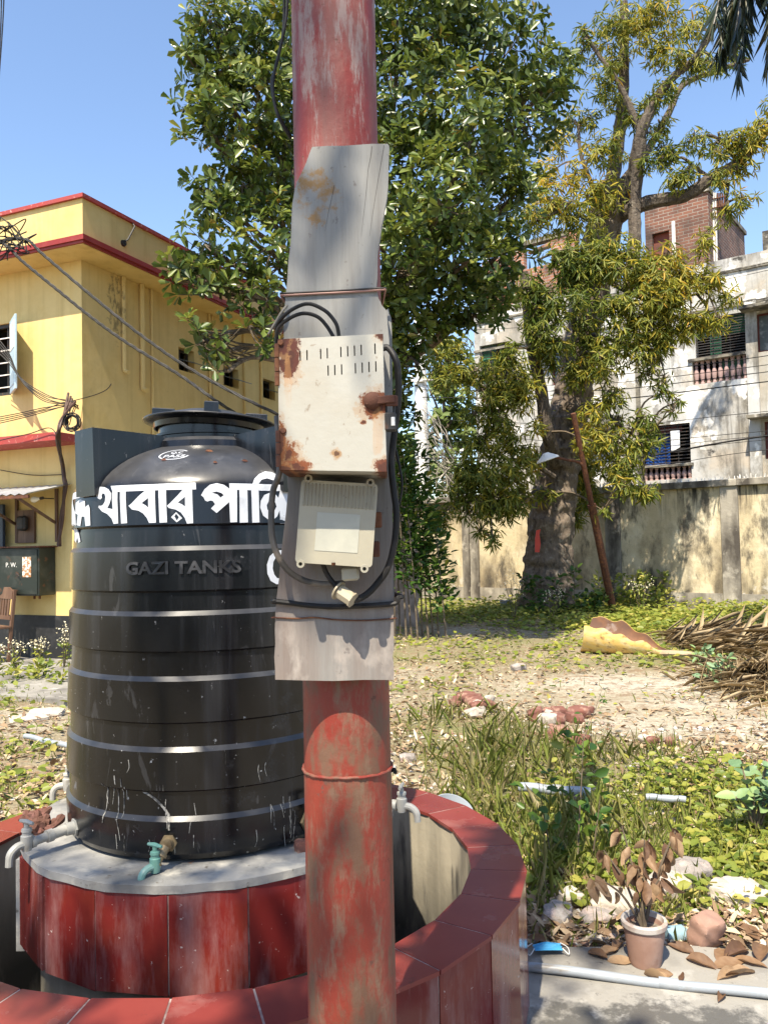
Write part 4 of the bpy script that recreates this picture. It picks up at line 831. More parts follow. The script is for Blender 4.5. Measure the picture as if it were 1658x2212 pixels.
vs, fs = on_drum(rg_, .0016); MB().add(vs, fs).build('stamp_ring', M_letter, tk)
M_drip = mat('dried_white_paint', (.30, .29, .26, 1), .7, layers=[dict(c=(.05, .05, .05, 1), s=45, lo=.5, hi=.6)])
def drip(pts, w0, w1):
    P = spline([V(a, z*130, 0) for a, z in pts], 5); tr_ = []
    n_ = len(P)
    for i in range(n_-1):
        wa_, wb_ = w0+(w1-w0)*i/n_, w0+(w1-w0)*(i+1)/n_
        wa_ *= random.uniform(.6, 1.3); q = [(P[i].x-wa_, P[i].y/130), (P[i].x+wa_, P[i].y/130), (P[i+1].x+wb_, P[i+1].y/130), (P[i+1].x-wb_, P[i+1].y/130)]
        tr_ += [(q[3], q[2], q[1]), (q[3], q[1], q[0])]
    vs, fs = on_drum(tr_, .0013); return MB().add(vs, fs).build('paint_drip', M_drip, tk)
drip([(256.8, .8044), (261.2, .7841), (265.4, .7468), (266.3, .7029)], .9, .35)
drip([(238.7, .8182), (240.8, .7982), (239.8, .736), (239.1, .7068)], .28, .16)
drip([(244.9, .8464), (245.9, .7811), (245.9, .7314), (246.8, .69), (247.2, .665)], .22, .12)
drip([(247.7, .84), (248.2, .80), (248.4, .755), (248, .73)], .2, .1)
for k in range(26): 
    a = random.choice([random.uniform(236, 275), random.uniform(296, 312)]); z = random.uniform(.66, .9); drip([(a, z), (a+random.uniform(-.5, .5), z-random.uniform(.008, .03)), (a+random.uniform(-.7, .7), z-random.uniform(.03, .06))], .15, .07)
for k, (a, z) in enumerate(((283, 1.745), (259.0, 1.757), (296, 1.752), (279, 1.787))):
    leaves('leaf_scrap', [pol(tank_r(z)+.004, R(a), z)], [pol(1, R(a+90), .1)-TC], [pol(1, R(a), .8)-TC], .014+.004*k, .010, M_rust, tk, 'oval')
# taps
M_pvc = mat('grey_white_plastic', (.33, .325, .295, 1), .45, layers=[dict(c=(.45, .43, .38, 1), s=9, lo=.5, hi=.7), dict(c=(.24, .22, .18, 1), s=16, lo=.6, hi=.7)])
M_teal = mat('teal_plastic', (.12, .27, .225, 1), .4, layers=[dict(c=(.21, .34, .30, 1), s=12, lo=.5, hi=.7), dict(c=(.25, .18, .08, 1), s=20, lo=.66, hi=.72)])
M_brass = mat('dull_brass', (.25, .19, .11, 1), .5, .4, layers=[dict(c=(.13, .09, .05, 1), s=20, lo=.5, hi=.65)])
def tap(ang, z, reach, m, m2, turn=0.0, r0=.45, down=.05, hang=-.03, k=1.0):
    d = V(math.cos(R(ang)), math.sin(R(ang)), 0); d2 = (rot3('Z', R(turn)) @ d); a = pol(r0, R(ang), z); sd = d2.cross(V(0, 0, 1))
    t = MB().tube([a, a+d*.022*k], .034*k, 6, smooth=False).tube([a+d*.02*k, a+d*.05*k], .024*k, 12).build('tap', m2, tk)
    p = a+d*.05*k; e = p+d2*reach+V(0, 0, hang*.3*k)
    MB().tube([p, p+(e-p)*.35], .019*k, 12).tube([p+(e-p)*.35, p+(e-p)*.5], .023*k, 12).tube([p+(e-p)*.5, p+(e-p)*.85], .016*k, 12).tube([p+(e-p)*.8, p+(e-p)*.9], .021*k, 12).build('nipple', m2, t)
    MB().lathe([(r_*k, z_*k) for r_, z_ in [(0, -.025), (.017, -.022), (.021, 0), (.021, .03), (.016, .034), (.016, .045), (.019, .046), (.018, .055), (.009, .058), (.009, .072), (0, .072)]], e, n=14).build('valve_body', m, t)
    MB().tube([e+V(0, 0, .078*k)-sd*.035*k-d2*.004, e+V(0, 0, .08*k), e+V(0, 0, .078*k)+sd*.035*k+d2*.004], [.006*k, .009*k, .006*k], 8).build('handle', m, t)
    MB().tube(spline([e, e+d2*.035*k, e+d2*.06*k-V(0, 0, .02*k), e+d2*.065*k-V(0, 0, down*k)], 5), [.014*k]*12+[.013*k]*4, 10).build('spout', m, t)
    return t
tap(266, .668, .035, M_teal, M_brass, -35, .455, .075, -.2, .72)
tap(219, .658, .12, M_pvc, M_pvc, 12, .452, .06, -.03, .8)
tap(160, .66, .10, M_pvc, M_pvc, 25, .45, .06, -.03, .8)
tap(347, .668, .16, M_pvc, M_pvc, -8, .45, .055, -.03, .8)
tap(318, .672, .02, M_brass, M_brass, 0, .452, .03)
# rag and broken bricks on the platform
M_rag = mat('brown_rag', (.10, .045, .03, 1), .95, layers=[dict(c=(.17, .075, .06, 1), s=40, lo=.45, hi=.65)], bump=(90, .8, .006))
c = MB(); rp = at(105, 1768, 2.62); rp.z = PZ
for k in range(9):
    q = rp+V(random.uniform(-.05, .05), random.uniform(-.04, .04), .012+random.uniform(0, .028)); p = []
    for j in range(6): p.append(jig(q, .032))
    for v_ in p: v_.z = max(PZ+.011, v_.z)
    c.tube(spline(p, 5), [.012+.004*math.sin(i) for i in range(26)], 7)
tag(c.build('rag', M_rag), 'crumpled dark brown rag lying on the tank platform', 'rag')
M_bk = mat('broken_brick', (.16, .065, .047, 1), .9, layers=[dict(c=(.32, .19, .14, 1), s=12, lo=.5, hi=.65), dict(c=(.20, .07, .045, 1), s=20, lo=.55, hi=.7)], bump=(35, .8, .008))
M_stone = mat('pale_rubble', (.46, .40, .33, 1), .9, layers=[dict(c=(.30, .27, .23, 1), s=6, lo=.45, hi=.65), dict(c=(.55, .46, .38, 1), s=12, lo=.55, hi=.7)], bump=(25, .8, .012))
def chunk(c_, size, rotz=0, tilt=0, seed=0, rag=.22, nx=3):
    rr = random.Random(seed); q = MB(); ph = [rr.uniform(0, 6) for _ in range(6)]; vs = {}; 
    m = rot3('Z', rotz) @ rot3('X', tilt); fs = []
    def vid(i, j, k):
        if (i, j, k) not in vs:
            p = Vector(((i/nx-.5)*size[0], (j/nx-.5)*size[1], (k/nx-.5)*size[2]))
            corner = sum(t in (0, nx) for t in (i, j, k)); p *= 1-(.07*(corner-1))*(.5+rr.random())
            p += Vector((rr.uniform(-1, 1)*size[0], rr.uniform(-1, 1)*size[1], rr.uniform(-1, 1)*size[2]))*rag*.25*(3/nx)**.8
            if nx > 3: u_ = p.normalized(); p = p.lerp(u_*(size[0]*size[1]*size[2])**(1/3)*.62, .3)*(1+.08*math.sin(u_.x*4+ph[0])*math.sin(u_.y*4+ph[1])+.05*math.sin(u_.z*7+ph[2]+u_.x*5))
            vs[(i, j, k)] = (len(vs), m @ p+Vector(c_))
        return vs[(i, j, k)][0]
    for i in range(nx):
        for j in range(nx):
            for k0, fl in ((0, 1), (nx, 0)):
                for f_ in ([(vid(i, j, k0), vid(i+1, j, k0), vid(i+1, j+1, k0), vid(i, j+1, k0))], [(vid(i, k0, j), vid(i, k0, j+1), vid(i+1, k0, j+1), vid(i+1, k0, j))], [(vid(k0, i, j), vid(k0, i+1, j), vid(k0, i+1, j+1), vid(k0, i, j+1))]):
                    fs.append(f_[0][::-1] if fl else f_[0])
    pts = [None]*len(vs)
    for n_, p in vs.values(): pts[n_] = p
    return q.add(pts, fs, nx > 3)
q = pol(.50, R(312), PZ+.014); tag(chunk(q, (.05, .035, .03), .4, 0, 3).build('brick_piece', M_bk), 'small broken brick piece wedged beside the tank foot', 'brick')
# ================================================================== POLE WITH BOARD AND BOXES
PX, PY, PRD = at(741, 1150, 1.5).x, 1.5, .0797
M_pole = mat('old_red_pole_paint', (.20, .027, .016, 1), .5, layers=[
    dict(c=(.28, .065, .026, 1), s=3, st=(1, 1, .5), lo=.45, hi=.7, zr=(1.15, .85), a=.8),
    dict(c=(.13, .075, .045, 1), s=10, st=(1.5, 1.5, .6), lo=.47, hi=.58, det=10, rg=.72, a=.9, zr=(1.75, 1.45), r=.75),
    dict(c=(.175, .115, .075, 1), s=12, st=(1.6, 1.6, .5), lo=.53, hi=.64, det=10, rg=.75, a=.8, zr=(1.75, 1.45), r=.8),
    dict(c=(.20, .085, .073, 1), s=4.5, st=(2, 2, .4), lo=.44, hi=.56, det=10, rg=.78, zr=(1.5, 1.8, 0, .85), r=.85),
    dict(c=(.28, .215, .20, 1), s=8, st=(2.2, 2.2, .35), lo=.50, hi=.57, det=10, rg=.8, zr=(1.5, 1.8, 0, .85), r=.9), dict(c=(.20, .018, .014, 1), s=3.6, st=(2, 2, .5), lo=.54, hi=.60, det=10, rg=.8, zr=(1.5, 1.8), r=.7),
    dict(c=(.12, .05, .035, 1), s=38, lo=.66, hi=.70, r=.9)], bump=(30, .35, .006))
sp_ = thing('steel_pole', 'thick round steel pole with peeling red paint in the foreground', 'pole', (PX, PY, 0))
zs_ = at(750, 1682, PY-PRD).z
MB().lathe([(PRD, 0), (PRD, zs_)], (PX, PY, 0), n=64).build('lower_pipe', M_pole, sp_)
MB().lathe([(PRD-.0006, zs_+.0002), (PRD-.0008, 2.0), (PRD-.001, 6.4), (0, 6.4)], (PX, PY, 0), n=64).build('upper_pipe', M_pole, sp_)
ring = []
for i in range(150):
    a = 2*math.pi*i/150; ring.append((PX+(PRD+.001)*math.cos(a), PY+(PRD+.001)*math.sin(a), zs_+.0012*math.sin(3*a)+.0004*math.sin(17*a)))
MB().tube(ring, [.0028+.0003*math.sin(i*.9)+.0004*math.sin(i*2.63+1) for i in range(150)], 8, closed=True).build('weld_seam', M_pole, sp_)
YB = 1.385                                            # front face of the board
def bd_(x, y, Y=YB): return at(x, y, Y)
M_board = mat('weathered_grey_board', (.235, .23, .215, 1), .85, layers=[
    dict(c=(.15, .14, .13, 1), s=9, st=(4, 4, .16), lo=.46, hi=.68, det=10, rg=.7, a=.85),
    dict(c=(.28, .285, .28, 1), s=5, st=(2.5, 2.5, .3), lo=.5, hi=.7, a=.7, det=8),
    dict(c=(.19, .14, .115, 1), s=6, st=(2, 2, .4), lo=.3, hi=.6, zr=(1.62, 1.50), a=.7, det=7),
    dict(c=(.33, .29, .255, 1), s=14, st=(1.5, 1.5, .8), lo=.52, hi=.66, zr=(1.42, 1.30), det=9),
    dict(c=(.25, .15, .065, 1), s=42, lo=.44, hi=.60, sph=(tuple(at(690, 425, YB)), (.036, .1, .052)), both=1, det=8),
    dict(c=(.24, .145, .06, 1), s=38, lo=.44, hi=.58, sph=(tuple(at(672, 388, YB)), (.032, .1, .020)), both=1),
    dict(c=(.13, .12, .11, 1), s=14, st=(9, 9, .35), lo=.69, hi=.72, det=7, a=.7),
    dict(c=(.12, .10, .09, 1), s=60, lo=.66, hi=.72, a=.7)], bump=(26, .45, .004, (4, 4, .3)))
OUT = [(674, 318), (740, 314), (805, 311), (836, 310), (840, 316), (839, 380), (835, 429), (829, 462), (824, 490), (819, 515), (816, 545), (815, 600), (812, 626), (818, 645), (824, 660), (836, 673), (840, 734), (842, 860), (844, 1032), (847, 1180), (850, 1325), (850, 1400), (847, 1420), (851, 1440), (851, 1469), (720, 1470), (595, 1469), (593, 1420), (594, 1361), (597, 1295), (606, 1208), (615, 1134), (622, 1060), (612, 900), (611, 760), (613, 697), (617, 636), (621, 587), (626, 539), (629, 490), (632, 441), (636, 407), (647, 380), (662, 351)]
def outline(pts, Y, n=2, amp=.0008):
    o_ = []
    for i in range(len(pts)):
        a = at(*pts[i], Y); b = at(*pts[(i+1) % len(pts)], Y)
        for k in range(n): q = a.lerp(b, k/n); o_.append((q.x+random.uniform(-amp, amp), q.z+random.uniform(-amp, amp)))
    return o_
board = MB().poly(outline(OUT, YB)[::-1], fn=lambda u, v, w_: V(u, YB+.022-w_, v), thick=.022).build('backboard', M_board)
tag(board, 'long weathered grey wooden board lashed to the red pole', 'board')
# splintered second layer at the right edge and cracks
SPL = [(838, 668), (843, 690), (846, 734), (847, 1030), (849, 1180), (851, 1300), (845, 1300), (840, 1032), (836, 740), (832, 676)]
o = MB().poly(outline(SPL, YB+.03, 2, .0012)[::-1], fn=lambda u, v, w_: V(u, YB+.034-w_, v), thick=.0115).build('splintered_edge', M_board, None); o.parent = board
M_crack = mat('crack_shadow', (.07, .062, .055, 1), .95)
for crk in ([(803, 316), (800, 340), (795, 365), (792, 400), (788, 440), (783, 480), (780, 510)], [(829, 314), (824, 345), (816, 390), (808, 440), (802, 480), (798, 510)], [(722, 400), (716, 430), (708, 465), (702, 500)]):
    c = MB(); P = spline([at(x, y, YB-.0003) for x, y in crk], 4); n_ = len(P)
    vs = []
    for i, p in enumerate(P): ww = .00042*(1-i/n_)+.0001; vs += [p+V(-ww, 0, 0), p+V(ww, 0, 0)]
    c.add(vs, [(2*i, 2*i+1, 2*i+3, 2*i+2)[::-1] for i in range(n_-1)]); o = c.build('crack', M_crack); o.parent = board
# lashings
M_pinkw = mat('pinkish_wire', (.30, .16, .13, 1), .6)
def lash(name, label, ylist, Y0, rad, m, extra=()):
    pts = [at(x, y, Y0) for x, y in ylist]; L_, R_ = pts[0], pts[-1]
    loop = pts+[V(R_.x+.004, YB+.01, R_.z), V(PX+PRD*.85, PY+.04, R_.z), V(PX, PY+PRD+.006, (L_.z+R_.z)/2), V(PX-PRD*.9, PY+.03, L_.z), V(L_.x-.004, YB+.01, L_.z)]
    P = spline(loop+[loop[0]], 6)[:-1]
    return tag(MB().tube(P, rad, 7, closed=True).build(name, m), label, 'wire')
lash('lashing_wire', 'thin black wire tied round the upper board and pole', [(612, 634), (650, 632), (690, 630), (750, 627), (800, 624), (826, 623)], YB-.0035, .0021, M_cable)
lash('lashing_wire', 'pinkish wire tied round the upper board just under the black wire', [(612, 638), (650, 636), (690, 634), (750, 631), (800, 628), (826, 626)], YB-.0035, .0018, M_pinkw)
lash('lashing_cable', 'thick black cable tied round the lower board and pole', [(597, 1299), (630, 1303), (670, 1308), (720, 1311), (780, 1309), (830, 1306), (856, 1302), (860, 1290)], YB-.006, .0045, M_cable)
lash('lashing_wire', 'thin rusty wire pair tied round the lowest part of the board', [(595, 1334), (640, 1336), (680, 1334), (730, 1339), (790, 1340), (848, 1336)], YB-.002, .0013, M_rust)
# metal box
YF = 1.258
M_boxw = mat('rusty_cream_enamel', (.38, .365, .315, 1), .5, layers=[
    dict(c=(.36, .325, .26, 1), s=7, lo=.5, hi=.7, a=.7, det=8), dict(c=(.44, .43, .385, 1), s=4, lo=.5, hi=.7, a=.6),
    dict(c=(.20, .15, .10, 1), s=55, st=(1, 1, .7), lo=.64, hi=.70, a=.75), dict(c=(.25, .2, .15, 1), s=26, lo=.68, hi=.70, a=.7, dist=3)]+
    [dict(c=q2, s=s_*k2, lo=0, hi=.01, sph=(tuple(at(x, y, YF)), (rx*e2, .2, rz_*e2)), r=.9, a=a2) for (x, y, rx, rz_, s_, q) in (
        (622, 772, .022, .045, 30, (.08, .022, .014, 1)), (608, 740, .018, .026, 40, (.08, .022, .014, 1)),
        (618, 990, .024, .034, 34, (.17, .055, .018, 1)), (635, 1010, .034, .015, 44, (.17, .05, .018, 1)), (606, 955, .010, .04, 50, (.17, .06, .02, 1)),
        (810, 873, .030, .027, 30, (.14, .042, .016, 1)), (828, 1010, .018, .018, 50, (.13, .04, .02, 1)), (822, 724, .012, .012, 50, (.10, .035, .02, 1)),
        (727, 980, .009, .008, 60, (.30, .19, .10, 1)), (785, 912, .006, .005, 60, (.15, .05, .02, 1)), (613, 1015, .02, .012, 40, (.2, .07, .02, 1))) for (e2, a2, q2, k2) in ((1.12, .4, (.34, .19, .08, 1), 1.0), (.84, 1.0, q, 1.3), (.5, .8, (.055, .018, .012, 1), 1.8))]+
    [dict(c=(.40, .20, .07, 1), s=20, st=(4, 4, .3), lo=.45, hi=.6, sph=(tuple(at(623, 830, YF)), (.006, .2, .05)), both=1, a=.35), dict(c=(.42, .22, .08, 1), s=20, st=(4, 4, .3), lo=.45, hi=.6, sph=(tuple(at(815, 925, YF)), (.010, .2, .045)), both=1, a=.35)],
    bump=(35, .25, .003))
q = [at(599, 732, YF), at(827, 720, YF), at(836, 1020, YF), at(603, 1016, YF)]
bx = thing('metal_box', 'rusty cream metal box with louvre slots mounted on the board', 'box', q[3]*.5+q[2]*.5)
U_ = (q[1]-q[0]); HW = U_.length; U_.normalize(); VV = (q[3]-q[0]); HH = VV.length; VV.normalize()
def bxp(u, v, d=0): # u right, v down from the top left corner (metres), d behind the front
    a = q[0].lerp(q[1], u/HW); b = q[3].lerp(q[2], u/HW); p = a.lerp(b, v/HH); return V(p.x, YF+d, p.z)
TH = .0016; slots = []
ppm = HW/623.0                                        # zoom scale of the door
for x in (293, 333, 413, 452, 532, 572, 612, 652, 733): slots.append((x-160, 158-83+(x-293)*-.05, 62))
for x in (455, 494, 534, 615, 655, 695, 735): slots.append((x-160, 250-83+(x-455)*-.05, 62))
holes = []
for x, y, h in slots:
    w_ = 3.6; holes.append([(x-w_, y+3), (x, y), (x+w_, y+3), (x+w_, y+h-3), (x, y+h), (x-w_, y+h-3)])
dn = lambda u, v: (u*ppm, v*HH/775)
outer = [(3, 2), (620, 4), (621, 400), (620, 772), (3, 772)]
door = MB().poly([dn(*p) for p in outer], [[dn(*p) for p in h] for h in holes], fn=lambda u, v, w_: bxp(u, v, TH-w_), thick=TH)
door.f = [f_[::-1] for f_ in door.f]
door = door.build('door', M_boxw, bx)
def bpanel(a, b, name, m, par=bx):  # thin sheet between (u0,v0,d0) and (u1,v1,d1)
    (u0, v0, d0), (u1, v1, d1) = a, b
    P = [bxp(u, v, d) for d in (d0, d1) for v in (v0, v1) for u in (u0, u1)]
    return MB().add(P, [(0, 1, 3, 2), (4, 6, 7, 5), (0, 4, 5, 1), (2, 3, 7, 6), (0, 2, 6, 4), (1, 5, 7, 3)]).build(name, m, par)
DB = YB-YF-.0005; e = .0016; lip = .004
bpanel((0, 0, .003), (e, HH, DB), 'side', M_boxw); bpanel((HW-e, 0, .003), (HW, HH, DB), 'side', M_boxw)
bpanel((e, 0, .003), (HW-e, e, DB), 'top', M_boxw); bpanel((e, HH-e, .003), (HW-e, HH, DB), 'bottom', M_boxw); bpanel((e, e, DB-.002), (HW-e, HH-e, DB), 'back', M_dark)
for v0, v1 in ((.008, .075), (HH*.70, HH*.98)):
    h = MB()
    for k in range(3):
        va = v0+(v1-v0)*k/3; vb = v0+(v1-v0)*(k+1)/3-.0015; h.tube([bxp(-.001, va, .001), bxp(-.001, vb, .001)], .0042, 8)
    h.build('hinge', M_rust, bx)
hs = MB().box(bxp(HW*.955, HH*.485, -.004), (.045, .006, .012), rot3('Y', R(-4)), bev=.001).box(bxp(HW*1.06, HH*.49, -.002), (.020, .004, .017), bev=.002).build('hasp', M_rust, bx)
MB().lathe([(0, 0), (.014, .001), (.011, .006), (.006, .009), (0, .009)], n=14).build('rivet', M_rust, hs, True).matrix_local = Matrix.Translation(bxp(HW*.88, HH*.485, 0)-PL[bx.name]) @ Matrix.Rotation(R(90), 4, 'X')
for (u, v) in ((.045, .70), (.03, .03)): MB().lathe([(0, 0), (.005, 0), (.004, .003), (0, .003)], n=10).build('rivet', M_rust, bx, True).matrix_local = Matrix.Translation(bxp(HW*u, HH*v, 0)-PL[bx.name]) @ Matrix.Rotation(R(90), 4, 'X')
lk = at(843, 912, YF+.005)
pk = thing('padlock', 'small black padlock hanging from the rusty hasp', 'padlock', lk)
MB().box(lk, (.020, .014, .030), bev=.003).build('body', M_iron, pk); MB().box(lk+V(.004, -.0075, 0), (.006, .002, .014), bev=.0008).build('label', M_white, pk)
MB().tube(spline([lk+V(-.006, 0, .014), lk+V(-.006, 0, .026), lk+V(0, 0, .032), lk+V(.006, 0, .026), lk+V(.006, 0, .014)], 5), .0022, 8).build('shackle', M_iron, pk)
# grey plastic controller box
YG = 1.312
M_plg = mat('aged_beige_plastic', (.30, .28, .22, 1), .5, layers=[dict(c=(.40, .36, .26, 1), s=5, lo=.48, hi=.7, a=.7), dict(c=(.18, .14, .09, 1), s=44, lo=.67, hi=.71, a=.7), dict(c=(.22, .18, .12, 1), s=7, st=(1, 1, .4), lo=.4, hi=.62, sph=(tuple(at(735, 1050, YG)), (.075, .2, .022)), both=1, a=.75)], bump=(60, .15, .002))
M_lab = mat('faded_sticker', (.36, .355, .30, 1), .45, layers=[dict(c=(.45, .44, .36, 1), s=9, lo=.5, hi=.7)])
g = [at(651, 1036, YG), at(816, 1046, YG), at(803, 1226, YG), at(637, 1215, YG)]
cb = thing('controller_box', 'beige ribbed plastic control box screwed to the board below the metal box', 'box', g[3]*.5+g[2]*.5)
def gp(u, v, d=0): a = g[0].lerp(g[1], u); b = g[3].lerp(g[2], u); p = a.lerp(b, v); return V(p.x, YG+d, p.z)
def rrect(u0, v0, u1, v1, r, n=4):
    o_ = []
    for cx, cy, a0 in ((u1-r, v1-r*.9, 0), (u0+r, v1-r*.9, 90), (u0+r, v0+r*.9, 180), (u1-r, v0+r*.9, 270)):
        for k in range(n+1): t = R(a0+90*k/n); o_.append((cx+r*math.cos(t), cy+r*.9*math.sin(t)))
    return o_
def gpoly(pts, d0, d1, name, m, par):
    c = MB().poly(pts, fn=lambda u, v, w_: gp(u, v, d0-w_), thick=d0-d1); c.f = [f_[::-1] for f_ in c.f]; return c.build(name, m, par)
gpoly(rrect(.02, .02, .98, .98, .05), YB-YG-.001, .018, 'body', M_plg, cb)
lid2 = gpoly(rrect(.0, .0, 1, 1, .05), .0175, 0.0, 'lid', M_plg, cb)
for k in range(20):
    u = .045+.048*k; P = [gp(u, .035, -.0001), gp(u+.016, .035, -.0001), gp(u+.016, .31, -.0001), gp(u, .31, -.0001), gp(u+.005, .05, -.0035), gp(u+.011, .05, -.0035), gp(u+.011, .30, -.0035), gp(u+.005, .30, -.0035)]
    MB().add(P, [(7, 6, 5, 4), (0, 4, 5, 1), (1, 5, 6, 2), (2, 6, 7, 3), (3, 7, 4, 0)]).build('rib', M_plg, lid2)
gpoly(rrect(.24, .38, .80, .84, .01), -.0002, -.0006, 'sticker', M_lab, lid2)
for (u, v) in ((.09, -.018), (.90, -.012), (.075, 1.012), (.905, 1.02)):
    sc = MB().lathe([(.003, -.002), (.0065, -.002), (.0068, 0), (.0068, .024), (0, .024)], n=16).build('screw_lug', M_plg, cb, True); sc.matrix_local = Matrix.Translation(gp(u, v, -.0015)-PL[cb.name]) @ Matrix.Rotation(R(-90), 4, 'X')
    s2 = MB().lathe([(0, -.0005), (.0032, -.0005), (.0032, .004)], n=12).build('screw', M_rust if v > .9 else M_iron, cb, True); s2.matrix_local = sc.matrix_local.copy()
for v in (.42, .78):
    MB().box(gp(1.02, v, .035), (.016, .02, .026), bev=.002).build('clip', M_rust, cb)
MB().box(gp(.72, 1.10, .03), (.028, .03, .022), rot3('Y', R(-3)), bev=.003).build('terminal', M_plg, cb)
nt_ = thing('cable_connector', 'dirty cream plastic cable connector dangling under the control box', 'connector', at(744, 1284, 1.345))
M_nut = mat('yellowed_plastic', (.36, .31, .22, 1), .5, layers=[dict(c=(.2, .16, .1, 1), s=40, lo=.5, hi=.7)])
ax_ = Vector((.78, -.35, -.52)).normalized(); o0 = at(737, 1280, 1.345)
MB().tube([o0-ax_*.004, o0+ax_*.022], [.0125, .0120], 8, smooth=False).tube([o0+ax_*.022, o0+ax_*.025], .0135, 8, smooth=False).build('body', M_nut, nt_)
MB().tube([o0-ax_*.008, o0-ax_*.005], .0165, 20).build('flange', M_nut, nt_)
# cables of the boxes
def cab(name, label, pts, rad, m=M_cable): return tag(MB().tube(spline([at(x, y, Y) for x, y, Y in pts], 8), rad, 10).build(name, m), label, 'cable')
M_dcab = mat('dusty_cable', (.055, .050, .046, 1), .6, layers=[dict(c=(.16, .13, .10, 1), s=22, lo=.5, hi=.65)], bump=(80, .2, .002))
cab('black_cable', 'dusty black cable looping down the left side of the board', [(598, 900, 1.36), (604, 1010, 1.33), (590, 1060, 1.33), (586, 1110, 1.33), (588, 1160, 1.33), (600, 1200, 1.33), (625, 1235, 1.34), (660, 1255, 1.352), (700, 1262, 1.358), (745, 1260, 1.36)], .0052, M_dcab)
cab('black_cable', 'thick black cable looping down the right side of the metal box', [(826, 752, 1.35), (838, 752, 1.35), (852, 772, 1.34), (859, 800, 1.34), (860, 860, 1.345), (852, 930, 1.35), (845, 1000, 1.35), (850, 1060, 1.35), (856, 1110, 1.35), (852, 1170, 1.35), (838, 1225, 1.352), (815, 1260, 1.352), (790, 1285, 1.35), (765, 1296, 1.348), (748, 1290, 1.346)], .0056)
cab('black_cable', 'thin black cable beside the thick one right of the board', [(850, 925, 1.372), (852, 960, 1.372), (862, 1005, 1.375), (868, 1050, 1.378), (862, 1090, 1.38)], .0022)
cab('black_cable', 'outer black wire arching from behind the board into the metal box', [(600, 745, 1.40), (598, 705, 1.37), (618, 678, 1.35), (648, 660, 1.345), (672, 657, 1.345), (700, 670, 1.345), (716, 685, 1.345), (728, 705, 1.345), (733, 735, 1.35)], .0032)
cab('black_cable', 'inner black wire arching from behind the board into the metal box', [(597, 760, 1.39), (600, 712, 1.37), (625, 688, 1.352), (655, 677, 1.35), (685, 684, 1.35), (706, 705, 1.35), (724, 735, 1.35)], .0032)
cab('black_cable', 'bare grey wire end sticking out left of the board', [(580, 722, 1.38), (596, 695, 1.375), (610, 672, 1.372), (620, 660, 1.38)], .0024, M_post)
cab('black_cable', 'short black lead hanging under the control box to the connector', [(695, 1212, 1.35), (706, 1240, 1.352), (722, 1262, 1.35), (735, 1278, 1.346)], .0042)
cab('black_cable', 'thin black cable hanging beside the pole top on the left', [(622, -40, 1.52), (618, 40, 1.5), (606, 100, 1.5), (592, 160, 1.5), (590, 200, 1.5), (600, 250, 1.5), (628, 300, 1.52)], .0028)
cab('black_cable', 'second thin black cable hanging beside the pole top on the left', [(614, -40, 1.52), (612, 60, 1.51), (600, 130, 1.51), (586, 180, 1.51), (598, 240, 1.51), (626, 290, 1.53)], .0024)
wires('cable_stub', 'short dark hook of cable at the back of the pole', [[at(838, 1668, 1.55), at(850, 1662, 1.52), at(853, 1668, 1.5)]], .004)
# ================================================================== TREES
def leaf_mat(name, stops, rough=.4, trans=.3, spec=.32): return mat(name, K, rough, spec=spec, attr=stops, trans=trans)
M_bark = mat('grey_brown_bark', (.15, .115, .085, 1), .9, layers=[dict(c=(.055, .042, .032, 1), s=6, st=(2, 2, .4), lo=.5, hi=.64, det=9), dict(c=(.27, .23, .18, 1), s=9, lo=.55, hi=.7)], bump=(14, 1, .03, (2, 2, .5)))
M_bark2 = mat('pale_bark', (.36, .27, .22, 1), .9, layers=[dict(c=(.20, .15, .11, 1), s=5, lo=.45, hi=.65)], bump=(14, .6, .02))
M_twig = mat('twig', (.10, .075, .05, 1), .9, layers=[dict(c=(.2, .16, .1, 1), s=20, lo=.5, hi=.7)])
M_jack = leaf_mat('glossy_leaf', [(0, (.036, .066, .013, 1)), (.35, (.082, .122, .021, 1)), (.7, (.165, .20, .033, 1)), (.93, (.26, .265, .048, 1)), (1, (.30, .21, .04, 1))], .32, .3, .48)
M_mast = leaf_mat('long_yellowing_leaf', [(0, (.075, .12, .018, 1)), (.35, (.17, .20, .03, 1)), (.62, (.32, .30, .04, 1)), (.86, (.50, .38, .04, 1)), (1, (.52, .30, .03, 1))], .45, .38)
M_shrub = leaf_mat('dark_green_leaf', [(0, (.03, .075, .015, 1)), (.6, (.06, .12, .02, 1)), (.92, (.13, .19, .03, 1)), (1, (.3, .27, .04, 1))], .38, .3)
M_bgl = leaf_mat('pale_green_leaf', [(0, (.10, .15, .04, 1)), (.6, (.17, .22, .06, 1)), (1, (.30, .29, .07, 1))], .5, .35)
def rand_dirs(n, rng=RNG): return unit(rng.normal(size=(n, 3)))
